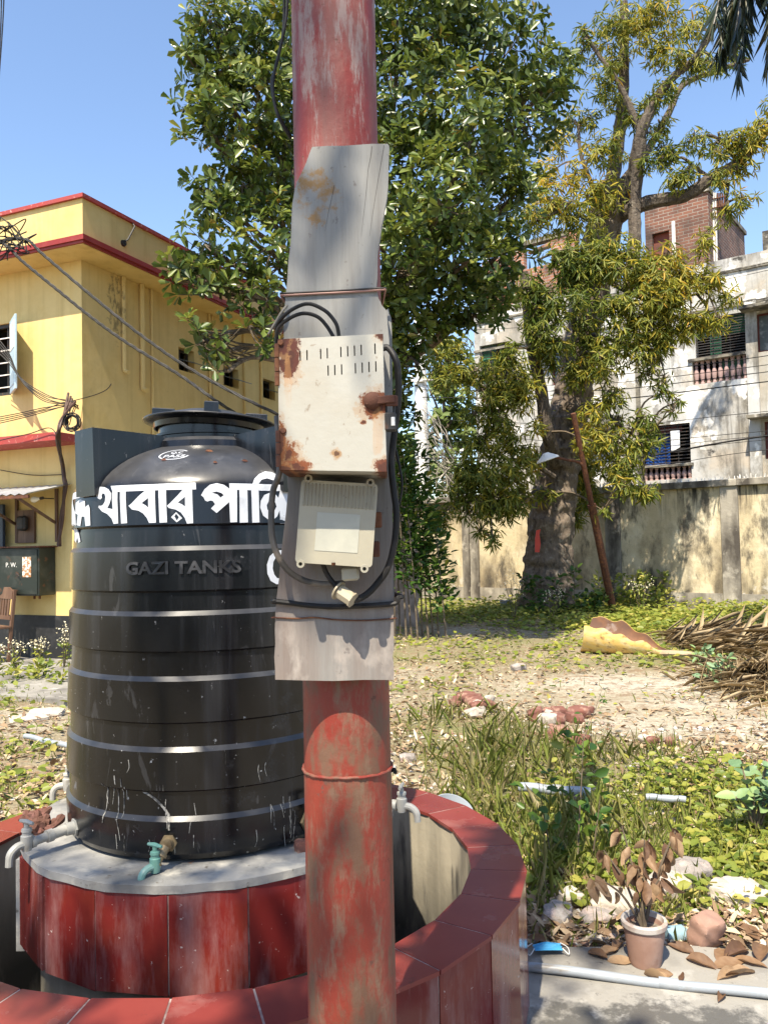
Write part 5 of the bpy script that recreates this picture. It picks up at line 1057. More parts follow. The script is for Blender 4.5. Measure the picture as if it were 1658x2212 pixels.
def rosettes(lobes, per_m2, nleaf, lenr, wr, rng, droop=0.0, upw=.5, inner=.5, spread=.9, tip=.0, dens_in=.45):
    P = []; D = []; N = []; Ls = []; Rn = []; cen = []
    for (C, Rv) in lobes:
        C = np.array(C); Rv = np.array(Rv); area = 4*math.pi*(np.prod(Rv)**(2/3)); n = max(4, int(area*per_m2))
        d = rand_dirs(n, rng); rr = np.where(rng.random(n) < dens_in, rng.uniform(inner, .85, n), rng.uniform(.85, 1.08, n))
        rr = rr*(1+.16*np.sin(d[:, 0]*7+C[0]*3)*np.sin(d[:, 2]*6+C[2]*5)+.10*np.sin(d[:, 1]*13+C[1]*7))
        p = C+d*Rv*rr[:, None]
        ax = unit(d+np.array([0, 0, upw])+rng.normal(size=(n, 3))*.35); cen.append(p)
        for k in range(nleaf):
            a = 2*math.pi*k/nleaf+rng.uniform(0, 1.2, n)
            t1 = unit(np.cross(ax, np.array([.3, .5, .81]))); t2 = np.cross(ax, t1)
            side = t1*np.cos(a)[:, None]+t2*np.sin(a)[:, None]; el = rng.uniform(.1, .9, n)[:, None]
            dd = unit(side*spread+ax*el*.9+np.array([0, 0, -droop])*rng.uniform(.4, 1.3, n)[:, None])
            D.append(dd); N.append(unit(ax+rng.normal(size=(n, 3))*.25)); P.append(p+ax*rng.uniform(-.05, .03, n)[:, None]+side*.01)
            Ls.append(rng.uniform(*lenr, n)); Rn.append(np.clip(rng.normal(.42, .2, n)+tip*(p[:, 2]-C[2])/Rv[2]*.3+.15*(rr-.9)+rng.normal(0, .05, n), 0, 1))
    return np.concatenate(P), np.concatenate(D), np.concatenate(N), np.concatenate(Ls), np.concatenate(Rn), np.concatenate(cen)
def limb(c, pts, r0, r1, n=8, wob=.0, sub=6):
    P = spline([jig(Vector(p), wob) if 0 < i else Vector(p) for i, p in enumerate(pts)], sub); k = len(P)
    c.tube(P, [(r0+(r1-r0)*(i/(k-1))**.8)*(1+.06*math.sin(i*2.3)) for i in range(k)], n); return P
def lobe(x, y, rp, Y, flat=1.0, dy=1.0): 
    p = at(x, y, Y); r_ = rp/1750*Y; return (tuple(p), (r_, r_*dy, r_*flat))
# --- big glossy-leaved tree behind the pole
tb_ = gr(858, 1352); JT = thing('broadleaf_tree', 'big dense dark green broadleaf tree behind the red pole', 'tree', tb_)
LJ = [lobe(*a) for a in ((480, 70, 95, 10.2), (560, 90, 115, 10.4), (450, 165, 70, 10), (660, 40, 110, 11), (560, 230, 110, 10), (480, 300, 70, 9.8), (620, 380, 120, 10.5), (520, 400, 90, 9.8), (480, 440, 60, 9.8), (700, 250, 150, 11), (850, 60, 150, 11.2), (960, 40, 150, 11.2), (1080, 90, 130, 11), (1170, 170, 75, 10.8), (1130, 260, 110, 11), (900, 230, 150, 10.8), (1020, 300, 140, 10.2), (850, 400, 130, 10.6), (960, 430, 120, 9.6), (1060, 440, 110, 10.6), (1130, 400, 55, 10.8), (880, 560, 120, 10.4), (1000, 560, 110, 10.2), (1090, 560, 70, 10.8), (930, 640, 80, 10.8), (1010, 640, 70, 10.8), (860, 690, 70, 10.8), (845, 760, 48, 11), (820, 840, 45, 11.5), (905, 720, 50, 10.8), (885, 770, 42, 10.8), (960, 690, 36, 10.8), (850, 800, 45, 11), (1040, 680, 40, 10.8), (1080, 640, 45, 10.8), (862, 830, 40, 12), (868, 890, 36, 12.3),
    (500, 560, 70, 9.2), (430, 530, 60, 9), (400, 590, 48, 8.8), (450, 620, 60, 9), (420, 720, 40, 8.8), (470, 740, 38, 9), (560, 640, 60, 9.2), (580, 560, 70, 9.4), (560, 720, 45, 9), (470, 790, 28, 8.9), (600, 500, 80, 9.8), (410, 110, 34, 9.8), (440, 50, 45, 10), (430, 390, 34, 9.7), (445, 260, 38, 9.8))]
rq = random.Random(3); LJ = [(c_, tuple(r_*.90 for r_ in rv)) for c_, rv in LJ]
for c_, rv in LJ[:29]:
    for _ in range(2):
        d = Vector((rq.gauss(0, 1), rq.gauss(-.4, 1), rq.gauss(.1, 1))).normalized(); LJ.append((tuple(Vector(c_)+d*rv[0]*1.15), tuple(r_*rq.uniform(.3, .5) for r_ in rv)))
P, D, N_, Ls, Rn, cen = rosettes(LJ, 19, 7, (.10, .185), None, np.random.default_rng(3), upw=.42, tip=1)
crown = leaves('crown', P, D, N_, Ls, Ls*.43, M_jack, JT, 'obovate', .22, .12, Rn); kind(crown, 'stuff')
c = MB(); B0 = Vector(tb_)
fork = B0+V(-.35, -1.6, 4.3)
limb(c, [B0-V(0, 0, .1), B0+V(.02, -.1, .5), B0+V(.05, -.2, 1.6), fork], .42, .26, 14)
c.build('trunk', M_bark2, JT)
c = MB(); c2 = MB()
for i, (C, Rv) in enumerate(LJ[:52]):
    C = Vector(C); m1 = fork.lerp(C, .4)+V(0, 0, .5 if C.z > 5 else -.1)
    Pb = limb(c, [fork, m1, fork.lerp(C, .75)+V(0, 0, .1), C], .065, .02, 6, .12)
    near_ = cen[np.argsort(np.linalg.norm(cen-np.array(C), axis=1))[:16]] if Rv[0] > 0 else []
    for q in near_[::1]:
        s0 = Pb[random.randrange(len(Pb)*2//3, len(Pb))]; q = Vector(q); c2.tube([s0, s0.lerp(q, .5)+V(0, 0, -.05), q], [.012, .008, .004], 4, cap=False)
c.build('limb', M_bark, JT); kind(c2.build('twigs', M_twig, JT), 'stuff')
M_limb = mat('dark_limb_bark', (.10, .078, .058, 1), .9, layers=[dict(c=(.04, .03, .024, 1), s=9, st=(2, 2, .6), lo=.48, hi=.62, det=9), dict(c=(.20, .17, .13, 1), s=12, lo=.57, hi=.7)], bump=(18, 1, .03))
# --- big tree at the wall with long yellowing leaves
MT_b = gr(1178, 1322); MT = thing('mast_tree', 'tall tree with thick dark trunk and drooping yellow green leaves by the wall', 'tree', MT_b)
YM = MT_b.y
c = MB()
tr = [(1176, 1330, 0, 62), (1178, 1290, 0, 57), (1185, 1200, 0, 50), (1195, 1080, 0, 46), (1215, 960, 0, 44), (1240, 830, 0, 40), (1262, 700, .05, 38), (1285, 580, .1, 38), (1310, 460, .1, 38), (1325, 400, .1, 32)]
P = spline([at(x, y, YM+d) for x, y, d, r_ in tr], 8); rr = np.interp(np.linspace(0, len(tr)-1, len(P)), range(len(tr)), [t[3]*YM/1750 for t in tr])
c.tube(P, [r_*(1+.05*math.sin(i*1.3)+.04*math.sin(i*3.1)) for i, r_ in enumerate(rr)], 18)
tk_ = c.build('trunk', M_bark, MT)
tx = bpy.data.textures.new('bark_relief', 'CLOUDS'); tx.noise_scale = .22; tx.noise_depth = 4
sb_ = tk_.modifiers.new('fine', 'SUBSURF'); sb_.levels = 2; sb_.render_levels = 2; sb_.subdivision_type = 'SIMPLE'
dm = tk_.modifiers.new('relief', 'DISPLACE'); dm.texture = tx; dm.strength = .16; dm.mid_level = .5
M_mark = mat('red_paint_mark', (.5, .05, .03, 1), .7)
c = MB(); mk = at(1160, 1170, YM-.78); c.poly([(-.06, -.2), (.03, -.21), (.06, -.05), (.04, .14), (.07, .24), (-.02, .22), (-.05, .05)], fn=lambda u, v, w_: V(mk.x+u, mk.y-w_+u*.3, mk.z+v), thick=.02).build('paint_mark', M_mark, MT)
LB = [([(1325, 450, .1), (1350, 430, -.2), (1368, 380, -.5), (1385, 290, -.8), (1410, 220, -.9), (1450, 165, -1), (1500, 120, -1.1), (1540, 60, -1.2)], 24, 8), ([(1330, 470, 0), (1400, 440, -.6), (1480, 418, -.9), (1540, 390, -1), (1590, 350, -1), (1630, 300, -1), (1690, 235, -1)], 24, 12), ([(1320, 400, 0), (1330, 320, .3), (1345, 220, .3), (1350, 120, .2), (1345, 0, 0)], 24, 12),
    ([(1385, 290, -.8), (1340, 180, -.8), (1290, 110, -.8), (1260, 70, -.7)], 11, 4), ([(1320, 420, 0), (1390, 330, .6), (1440, 240, .8), (1470, 180, 1), (1560, 150, 1), (1620, 130, 1)], 15, 6), ([(1305, 500, 0), (1270, 400, -.2), (1255, 330, -.2), (1250, 270, -.2)], 9, 4),
    ([(1200, 1000, -.5), (1185, 930, -.9), (1170, 840, -1), (1150, 740, -1.1), (1132, 660, -1.1), (1130, 590, -1.1)], 17, 9), ([(1360, 620, -.6), (1372, 520, -.6), (1370, 430, -.6), (1385, 300, -.8)], 16, 12),
    ([(1250, 760, -.5), (1235, 690, -.9), (1245, 640, -1), (1270, 600, -1), (1320, 570, -1.1)], 8, 4), ([(1230, 850, -.6), (1245, 780, -.9), (1250, 700, -.9)], 8, 5), ([(1195, 1030, -.6), (1140, 1000, -1), (1100, 1030, -1.1), (1070, 1070, -1.1)], 9, 4), ([(1172, 840, -1), (1120, 830, -1.1), (1080, 880, -1.2)], 6, 3), ([(1190, 1080, -.7), (1160, 1060, -1), (1120, 1090, -1.1)], 6, 3),
    ([(1540, 390, -1), (1500, 360, -.8), (1470, 340, -.6), (1440, 350, -.6)], 6, 3), ([(1590, 350, -1), (1572, 320, -1), (1530, 290, -1), (1490, 300, -1)], 6, 3), ([(1540, 395, -1), (1565, 400, -1), (1570, 450, -1.1)], 6, 3), ([(1300, 600, -.5), (1380, 640, -1), (1440, 650, -1.2), (1500, 640, -1.3)], 8, 3), ([(1270, 720, -.5), (1350, 740, -1), (1420, 760, -1.2)], 7, 3), ([(1230, 900, -.5), (1290, 880, -1), (1330, 920, -1.2), (1390, 950, -1.3)], 7, 3), ([(1330, 470, 0), (1280, 440, -.6), (1220, 450, -.9), (1160, 480, -1)], 8, 3), ([(1290, 560, -.3), (1220, 540, -.9), (1160, 560, -1)], 6, 3)]
c = MB(); ends = []
for pts, r0, r1 in LB:
    kq = 1 if r0 in (17, 16) else .74; Pq = limb(c, [at(x, y, YM+d) for x, y, d in pts], r0*kq*YM/1750, r1*kq*YM/1750, 8, .05); ends.append(Pq)
lm = c.build('limb', M_limb, MT)
LM = [lobe(*a) for a in ((1190, 440, 55, 16), (1250, 470, 50, 15.8), (1150, 470, 40, 15.8), (1240, 380, 30, 16), (1300, 330, 45, 16), (1310, 420, 38, 16), (1370, 250, 38, 16), (1300, 190, 36, 16), (1260, 110, 36, 16), (1340, 60, 60, 16), (1420, 30, 55, 16), (1420, 110, 34, 16), (1490, 60, 40, 15.6), (1440, 190, 30, 15.6), (1500, 140, 30, 15.6), (1290, 560, 50, 15.4), (1250, 600, 45, 15.4), (1350, 560, 46, 15.2), (1400, 600, 50, 15), (1460, 580, 38, 15), (1510, 610, 36, 14.8), (1440, 650, 46, 14.8), (1380, 680, 60, 15), (1320, 660, 40, 15), (1340, 740, 45, 15), (1430, 730, 40, 15), (1490, 690, 34, 14.8), (1300, 790, 40, 15.2), (1400, 810, 20, 15), (1430, 850, 18, 15), (1190, 650, 45, 15), (1210, 560, 38, 15.4), (1140, 620, 34, 15), (1160, 700, 40, 15), (1200, 740, 36, 15), (1100, 780, 38, 15), (1090, 850, 40, 15), (1140, 820, 30, 15), (1060, 900, 38, 15), (1100, 940, 30, 15), (1040, 960, 40, 15), (1090, 1010, 50, 15), (1030, 1040, 48, 15), (990, 1070, 35, 15), (1110, 1070, 36, 15), (1060, 1100, 30, 15), (1010, 1110, 22, 15), (1240, 860, 40, 16.8), (1280, 900, 34, 15), (1300, 960, 38, 15), (1340, 1000, 40, 14.8), (1380, 960, 28, 14.8), (1265, 1040, 36, 17), (1245, 1010, 40, 17), (1275, 1080, 28, 17), (1250, 930, 30, 17), (1360, 1040, 22, 14.8), (1030, 800, 30, 15.2), (980, 760, 36, 15.4), (950, 800, 30, 15.4), (1430, 320, 22, 16), (1500, 300, 26, 15.6), (1460, 390, 20, 15.6), (1570, 460, 24, 15.4), (1600, 320, 22, 15.4), (1550, 330, 20, 15.4), (1640, 270, 24, 15.4), (1520, 520, 24, 15), (1180, 380, 34, 16.2), (1230, 260, 30, 16.4), (1200, 310, 26, 16.4))]
rq = random.Random(12)
for e, (pts, r0, r1) in zip(ends, LB):
    if r0 in (17, 16): continue
    for p in e[len(e)//3::3]:
        if rq.random() < .55: rv = rq.uniform(.14, .28); LM.append((tuple(p+V(rq.uniform(-.3, .3), rq.uniform(-.4, .1), rq.uniform(-.15, .3))), (rv, rv, rv*.8)))
LM += [(tuple(Vector(c_)+V(rq.uniform(-.5, .5), rq.uniform(-.3, .2), rq.uniform(-.6, .25))), tuple(r_*rq.uniform(.5, .8) for r_ in rv)) for c_, rv in LM[:64] if c_[2] < 7.6 for _ in range(2)]
P, D, N_, Ls, Rn, cen = rosettes([(c_, tuple(r_*1.12 for r_ in rv)) for c_, rv in LM], 30, 6, (.10, .24), None, np.random.default_rng(5), droop=.85, upw=.3, inner=.2, spread=.8, dens_in=.6)
hue = np.sin(P[:, 0]*1.3+.4)*np.sin(P[:, 2]*1.1+1)*.22
yel = np.exp(-((P[:, 2]-8.6)/1.2)**2)*.16
crown = leaves('crown', P, D, N_, Ls, Ls*.17, M_mast, MT, 'lance', .2, .25, np.clip(Rn+hue+yel-.02, 0, 1)); kind(crown, 'stuff')
c2 = MB(); allp = [p for e in ends for p in e[3:]]; ap = np.array([tuple(p) for p in allp])
for C, Rv in LM:
    C = Vector(C); j = int(np.argmin(np.linalg.norm(ap-np.array(C), axis=1))); s0 = allp[j]
    c2.tube(spline([s0, jig(s0.lerp(C, .5)+V(0, 0, .12), .1), C], 4), [.03-.0025*i for i in range(9)], 5, cap=False)
    for q in cen[np.argsort(np.linalg.norm(cen-np.array(C), axis=1))[:14]]: c2.tube([C, C.lerp(Vector(q), .6)+V(0, 0, .05), Vector(q)], [.010, .007, .004], 4, cap=False)
kind(c2.build('twigs', M_twig, MT), 'stuff')
# --- leafy shrubs at the foot of the big tree
def stems_plant(name, label, base, stems, lens, m, shape='oval', w_=.5, seed=1, group=None, cat='shrub', per=14, bare=.15, srad=.012):
    rng = np.random.default_rng(seed); T = thing(name, label, cat, base, 0, group); c = MB(); P = []; D = []; N = []
    for (dx, dy, h, lx, ly) in stems:
        b = Vector(base)+V(dx, dy, -.03); pts = spline([b, b+V(lx*.3, ly*.3, h*.35), b+V(lx*.7, ly*.7, h*.7), b+V(lx, ly, h)], 8)
        c.tube(pts, [srad*(1-.75*i/len(pts)) for i in range(len(pts))], 6)
        for k in range(int(per*h)):
            t = rng.uniform(bare, 1); q = pts[min(int(t*(len(pts)-1)), len(pts)-1)]
            a = rng.uniform(0, 6.28); d = np.array([math.cos(a), math.sin(a), rng.uniform(.1, .9)]); reach = rng.uniform(.02, .22)*h**.5*(1.1-t*.6)
            P.append(np.array(q)+d*reach); D.append(d+rng.normal(size=3)*.4); N.append(np.array([0, -.35, 1])+rng.normal(size=3)*.45)
    kind(c.build('stem', M_twig, T), 'stuff')
    n = len(P); L_ = rng.uniform(*lens, n); f_ = leaves('foliage', P, D, N, L_, L_*w_, m, T, shape, .2, .15, rng.random(n)); kind(f_, 'stuff'); return T
sb0 = gr(905, 1362)
stems_plant('slender_shrub', 'slender dark green shrub with upright stems beside the broadleaf tree trunk', (sb0.x, sb0.y-1.2, 0), [(-.42+.085*k, random.uniform(-.3, .3), (4.6-.32*k)*random.uniform(.85, 1.05), random.uniform(-.25, .05), random.uniform(-.2, .2)) for k in range(10)], (.10, .17), M_shrub, 'oval', .45, 3, per=85, bare=.27, srad=.016)
bt_ = at(965, 1100, 27); bt_.z = 0
BT = thing('background_tree', 'pale green tree behind the wall beside the white utility pole', 'tree', bt_)
LBg = [lobe(*a) for a in ((960, 740, 40, 27), (990, 800, 40, 27), (950, 830, 38, 27), (1000, 880, 35, 27), (960, 920, 40, 27), (1005, 950, 32, 27), (940, 1000, 40, 26.5), (990, 1030, 35, 26), (900, 960, 40, 27), (880, 1040, 40, 26), (930, 1060, 30, 25))]
P, D, N_, Ls, Rn, cen = rosettes(LBg, 9, 6, (.2, .34), None, np.random.default_rng(8), upw=.5, inner=.3)
kind(leaves('crown', P, D, N_, Ls, Ls*.5, M_bgl, BT, 'oval', .2, .15, Rn), 'stuff')
c = MB(); limb(c, [bt_, bt_+V(.1, 0, 2.5), at(960, 900, 27), at(950, 760, 27)], .16, .03, 8)
for x, y in ((1000, 800), (920, 830), (1000, 900), (900, 960)): limb(c, [at(960, 930, 27), at((960+x)/2, (930+y)/2-10, 27), at(x, y, 27)], .06, .02, 5)
c.build('trunk', M_bark, BT)
# --- palm whose fronds hang into the top right corner; its fallen frond lies below
M_palm = leaf_mat('palm_leaflet', [(0, (.02, .034, .022, 1)), (.7, (.035, .05, .03, 1)), (1, (.10, .09, .045, 1))], .4, .12)  # leaflet colours darkened to paint in the shade they hang in
M_dry = leaf_mat('dry_palm_leaflet', [(0, (.22, .155, .085, 1)), (.5, (.38, .285, .16, 1)), (1, (.52, .41, .25, 1))], .75, .2)
M_ptr = mat('ringed_palm_trunk', (.30, .28, .25, 1), .85, layers=[dict(c=(.16, .14, .12, 1), s=2, st=(.2, .2, 8), lo=.5, hi=.6)], bump=(6, .5, .02, (.2, .2, 3)))
PC = V(5.35, 8.6, 8.4); PT = thing('palm_tree', 'palm with dark drooping fronds hanging into the top right corner', 'palm tree', (5.5, 8.6, 0))
MB().tube(spline([(5.5, 8.6, -.1), (5.48, 8.6, 3), (5.4, 8.6, 6.5), tuple(PC)], 6), [.24]*5+[.2]*5+[.17]*9, 14).build('trunk', M_ptr, PT)
def frond(T, pts, n, ln, m, wd_, seed, sag=.7, r0=.035, name='frond', spread=1.0, matr=None, f0=.12):
    rng = np.random.default_rng(seed); Pq = spline(pts, 10); k = len(Pq)
    st = MB().tube(Pq, [r0*(1-.85*i/k) for i in range(k)], 6).build(name, matr or M_ptr, T)
    P = []; D = []; N = []; L_ = []
    for i in range(n):
        t = (i+.5)/n; f = f0+(.98-f0)*t; j = min(int(f*(k-1)), k-2); p = Pq[j].lerp(Pq[j+1], f*(k-1)-j); d = (Pq[j+1]-Pq[j]).normalized()
        s = d.cross(V(0, 0, 1)); s = s.normalized() if s.length > .05 else V(1, 0, 0)
        for sg in (-1, 1):
            for _ in range(2):
                dd = s*sg*spread*rng.uniform(.6, 1)+d*rng.uniform(.4, .9)+V(0, 0, -sag*rng.uniform(.6, 1.4)); P.append(tuple(p)); D.append(tuple(dd)); N.append(tuple(V(rng.normal()*.5, rng.normal()*.5, 1))); L_.append(ln*(.55+.6*math.sin(math.pi*min(1, t*.9+.12)))*rng.uniform(.8, 1.15))
    lf = leaves('leaflet', P, D, N, np.array(L_), wd_, m, T, 'lance', .25, rng.uniform(.1, .35, len(P)), rng.random(len(P))); kind(lf, 'stuff'); lf.parent = st
    lf.location = (0, 0, 0)
for i, (tx_, ty_, tz_) in enumerate(((-1.75, -.2, -1.75), (-1.3, .3, -2.1), (-1.5, -.1, -1.9), (-1.15, -.3, -1.9), (-1.0, .2, -2.0), (-1.85, -.7, -1.1), (-.9, -.5, -2.4), (.6, -1.7, -1.2), (1.9, .3, -1), (.5, 1.9, -.9), (-.9, 1.7, -.8), (1.4, -1.2, -.6), (1.3, 1.3, -.2), (-.6, -1.8, -.9))):
    e = V(tx_, ty_, 0); frond(PT, [PC, PC+e*.35+V(0, 0, .55), PC+e*.75+V(0, 0, .3+tz_*.2), PC+e+V(0, 0, tz_*.85)], 46, .62, M_palm, .032, 20+i, 1.1)
# fallen frond
ff0 = gr(1450, 1408); ff0.z = .1
M_stalk = mat('pale_stalk', (.42, .33, .22, 1), .7, layers=[dict(c=(.28, .2, .12, 1), s=6, lo=.5, hi=.7)])
FFT = thing('fallen_palm_frond', 'fallen dry palm frond with cream sheath lying on the ground', 'palm frond', gr(1400, 1440))
M_sheath = mat('cream_sheath', (.72, .49, .15, 1), .5, layers=[dict(c=(.68, .55, .29, 1), s=3, st=(1, 4, 4), lo=.45, hi=.65), dict(c=(.36, .20, .07, 1), s=5, st=(.6, 5, 5), lo=.55, hi=.7), dict(c=(.22, .10, .05, 1), s=9, lo=.62, hi=.7)], bump=(20, .3, .01, (.4, 3, 3)))
M_sheath2 = mat('brown_sheath_inside', (.16, .085, .055, 1), .6, layers=[dict(c=(.34, .27, .23, 1), s=5, lo=.58, hi=.66), dict(c=(.25, .12, .06, 1), s=3, lo=.5, hi=.65)])
A = gr(1264, 1412); A.z = 0; Bq = gr(1440, 1424); Bq.z = 0; axs = (Bq-A); Ls_ = axs.length; axs.normalize(); lat = V(-axs.y, axs.x, 0)
def sheath(inset):
    vs = []; nu, nv = 30, 24
    for i in range(nu+1):
        t = i/nu; w2 = .23*(1-t)**.5+.035; hn = float(np.interp(t, [0, .1, .35, .6, .8, 1], [.36, .36, .31, .23, .18, .07]))+.01*math.sin(t*27); hf = float(np.interp(t, [0, .1, .4, .7, 1], [.43, .43, .39, .24, .07]))+.012*math.sin(t*19)
        for j in range(nv+1):
            s = -1+2*j/nv; e = abs(s)
            y = w2*s*(1-.22*e**4)+.012*math.sin(t*7)*e**2*(s < 0); h = (hn if s < 0 else hf)*(1-math.cos(e*1.75))/1.178; y = w2*math.copysign(math.sin(min(e*1.75, 1.9)), s)+.012*math.sin(t*7)*e**2*(s < 0)
            h += .012*math.sin(t*23+s*4)*e**2
            lx = Ls_*t-.10*math.sin(s*2.4+.8)*(1-t)**2
            vs.append(A+axs*lx+lat*(y*(1-inset*1.2))+V(0, 0, .012+h*(1-inset*.25)+inset*.25*(1-e)+.01))
    return vs, [(i*(nv+1)+j, (i+1)*(nv+1)+j, (i+1)*(nv+1)+j+1, i*(nv+1)+j+1) for i in range(nu) for j in range(nv)]
v1, f1 = sheath(0); so = MB().add(v1, [f_[::-1] for f_ in f1], True).build('sheath', M_sheath, FFT)
v1, f1 = sheath(.05); MB().add(v1, f1, True).build('lining', M_sheath2, so)
q0 = Bq-axs*.12+V(0, 0, .06); q1 = gr(1520, 1440); q1.z = .11; q2 = gr(1590, 1466); q2.z = .10; q3 = gr(1760, 1500); q3.z = .12
frond(FFT, [q0, q0.lerp(q1, .5)+V(0, 0, .015), q1, q2, q2.lerp(q3, .5)+V(0, 0, .12), q3], 100, .38, M_dry, .012, 77, -.1, .05, 'stalk', .9, M_stalk, .5)
rng = np.random.default_rng(78); n = 6000; t = rng.uniform(0, 1, n)
pA = np.array(gr(1470, 1396)); pB = np.array(gr(1720, 1428)); P = pA+(pB-pA)*t[:, None]+rng.normal(size=(n, 3))*np.array([.12, .30, 0]); P[:, 2] = .03+np.abs(rng.normal(0, .055, n))*(1+t)
D = np.stack([.9+rng.normal(0, .15, n), .25+rng.normal(0, .22, n), .42*rng.random(n)+.05], 1)
lf = leaves('leaflet', P, D, rng.normal(size=(n, 3))*.5+np.array([0, 0, 1]), rng.uniform(.35, .75, n), .0065, M_dry, FFT, 'lance', .3, rng.uniform(.1, .5, n), rng.random(n)); kind(lf, 'stuff')
P = np.array(gr(1668, 1478))+rng.normal(size=(n//2, 3))*np.array([.26, .40, 0]); P[:, 2] = .02+np.abs(rng.normal(0, .05, n//2))
lf = leaves('leaflet', P, rng.normal(size=(n//2, 3))*np.array([1, .6, .25]), rng.normal(size=(n//2, 3))*.5+np.array([0, 0, 1]), rng.uniform(.15, .4, n//2), .009, M_dry, FFT, 'lance', .3, rng.uniform(.1, .5, n//2), rng.random(n//2)); kind(lf, 'stuff')
# ================================================================== GROUND COVER
M_grass = mat('grass_blade', K, .55, attr=[(0, (.15, .215, .035, 1)), (.55, (.255, .30, .055, 1)), (.85, (.40, .37, .13, 1)), (1, (.50, .43, .23, 1))], trans=.5)
M_weed = mat('weed_leaf', K, .5, attr=[(0, (.11, .17, .025, 1)), (.5, (.23, .27, .04, 1)), (.85, (.36, .36, .06, 1)), (1, (.46, .40, .10, 1))], trans=.42)
M_lit = mat('dead_leaf', K, .8, attr=[(0, (.13, .08, .045, 1)), (.35, (.27, .175, .10, 1)), (.75, (.42, .31, .19, 1)), (1, (.54, .45, .32, 1))], trans=.1)
rng = np.random.default_rng(11)
def ok_spot(x, y):
    ring = np.hypot(x+.59, y-2.77) > 1.05
    slabm = ~((y < 3.02) & (x > -2.6) & (x < 3.2)); 
    bl = (x-YC.x)*yy[0]+(y-YC.y)*yy[1]; br = (x-YC.x)*yx[0]+(y-YC.y)*yx[1]
    return ring & slabm & ~((bl > -.35) & (br < .1)) & (wall_dist(x, y) > .05)
def scatter(n, dens, box, power=1.0):
    x = rng.uniform(box[0], box[1], n); y0, y1 = box[2], box[3]
    # more samples near the viewer, as an even spread in depth would waste them far away
    u = rng.random(n); y = 1/((1/y0)*(1-u)+(1/y1)*u); x = x*y/box[4] if len(box) > 4 else x
    k = (rng.random(n) < dens(x, y)**power) & ok_spot(x, y); return x[k], y[k]
def tufts(name, label, dens, n, hr, wd_, box, m, lean=.35, hue=0.0):
    x, y = scatter(n, dens, box); k = len(x); z = gz(x, y); h = rng.uniform(*hr, k)*(.6+.5*np.clip(dens(x, y), 0, 1))
    a = rng.uniform(0, 6.28, k); d = np.stack([np.cos(a)*lean*rng.random(k), np.sin(a)*lean*rng.random(k), np.ones(k)], 1)
    nn_ = np.stack([np.sin(a+rng.normal(0, .8, k)), -np.cos(a+rng.normal(0, .8, k)), .2*np.ones(k)], 1)
    o = leaves(name, np.stack([x, y, z-.01], 1), d, nn_, h, wd_*rng.uniform(.7, 1.3, k), m, None, 'lance', .1, rng.uniform(-.1, .5, k), np.clip(rng.normal(.42+hue, .26, k), 0, 1))
    kind(o, 'stuff'); tag(o, label, 'grass'); return o
FAN = (-.62, .62, 3.0, 19, 1.0)
tufts('tall_grass', 'tall green grass growing thick behind the trough wall', lambda x, y: tall(x, y)*np.clip(.45+.6*fbm(x, y, 3, 6), .06, 1), 90000, (.06, .29), .0026, FAN, M_grass, 1.0, .26)
tufts('short_grass', 'short sparse grass scattered over the yard', lambda x, y: .6*cover(x, y)+.06, 42000, (.05, .16), .007, FAN, M_grass, .9, .15)
def cov(name, label, dens, n, lr, hr, m, hue=0.0, box=FAN):
    x, y = scatter(n, dens, box); k = len(x); far = np.clip((6-wall_dist(x, y))/6, 0, 1); h = rng.uniform(0, 1, k)**1.3*(hr[0]+(hr[1]-hr[0])*far)
    P = np.stack([x, y, gz(x, y)+h], 1); a = rng.uniform(0, 6.28, k)
    D = np.stack([np.cos(a), np.sin(a), rng.uniform(-.2, .6, k)], 1); L_ = rng.uniform(*lr, k)*(.55+.75*np.clip(y/10, .3, 1.1))
    o = leaves(name, P, D, np.stack([rng.normal(0, .45, k), rng.normal(-.15, .45, k), np.ones(k)], 1), L_, L_*.6, m, None, 'oval', .2, .1, np.clip(rng.normal(.45+hue, .25, k), 0, 1)); kind(o, 'stuff'); tag(o, label, 'weeds')
cov('ground_cover', 'low leafy green weeds covering the yard towards the wall', lambda x, y: cover(x, y)*np.clip(.45+.7*fbm(x, y, 2.6, 9), .05, 1), 90000, (.03, .085), (.07, .26), M_weed, .1)
cov('clover_patch', 'fine yellow green creeping plants among the grass', lambda x, y: np.clip(ell(x, y, 2.0, 4.5, 1.2, .9)+ell(x, y, 1.2, 3.6, .9, .5)+.5*ell(x, y, .3, 7.2, .5, .6), 0, 1), 34000, (.015, .05), (.02, .10), M_weed, .1, (-.62, .62, 3.0, 8, 1.0))
x, y = scatter(52000, lambda x, y: np.clip(.62-.5*sand(x, y)+.6*fbm(x, y, 1.3, 8)-.4*tall(x, y)-.3*cover(x, y), .05, 1), FAN)
k = len(x); a = rng.uniform(0, 6.28, k); L_ = rng.uniform(.02, .085, k)*rng.uniform(.6, 1.2, k)
o = leaves('leaf_litter', np.stack([x, y, gz(x, y)+.004+rng.random(k)*.02], 1), np.stack([np.cos(a), np.sin(a), rng.normal(0, .18, k)], 1), np.stack([rng.normal(0, .35, k), rng.normal(0, .35, k), np.ones(k)], 1), L_, L_*rng.uniform(.25, .5, k), M_lit, None, 'oval', .35, rng.uniform(-.5, .5, k)); kind(o, 'stuff'); tag(o, 'dry brown leaf litter strewn over the sandy yard', 'leaves')
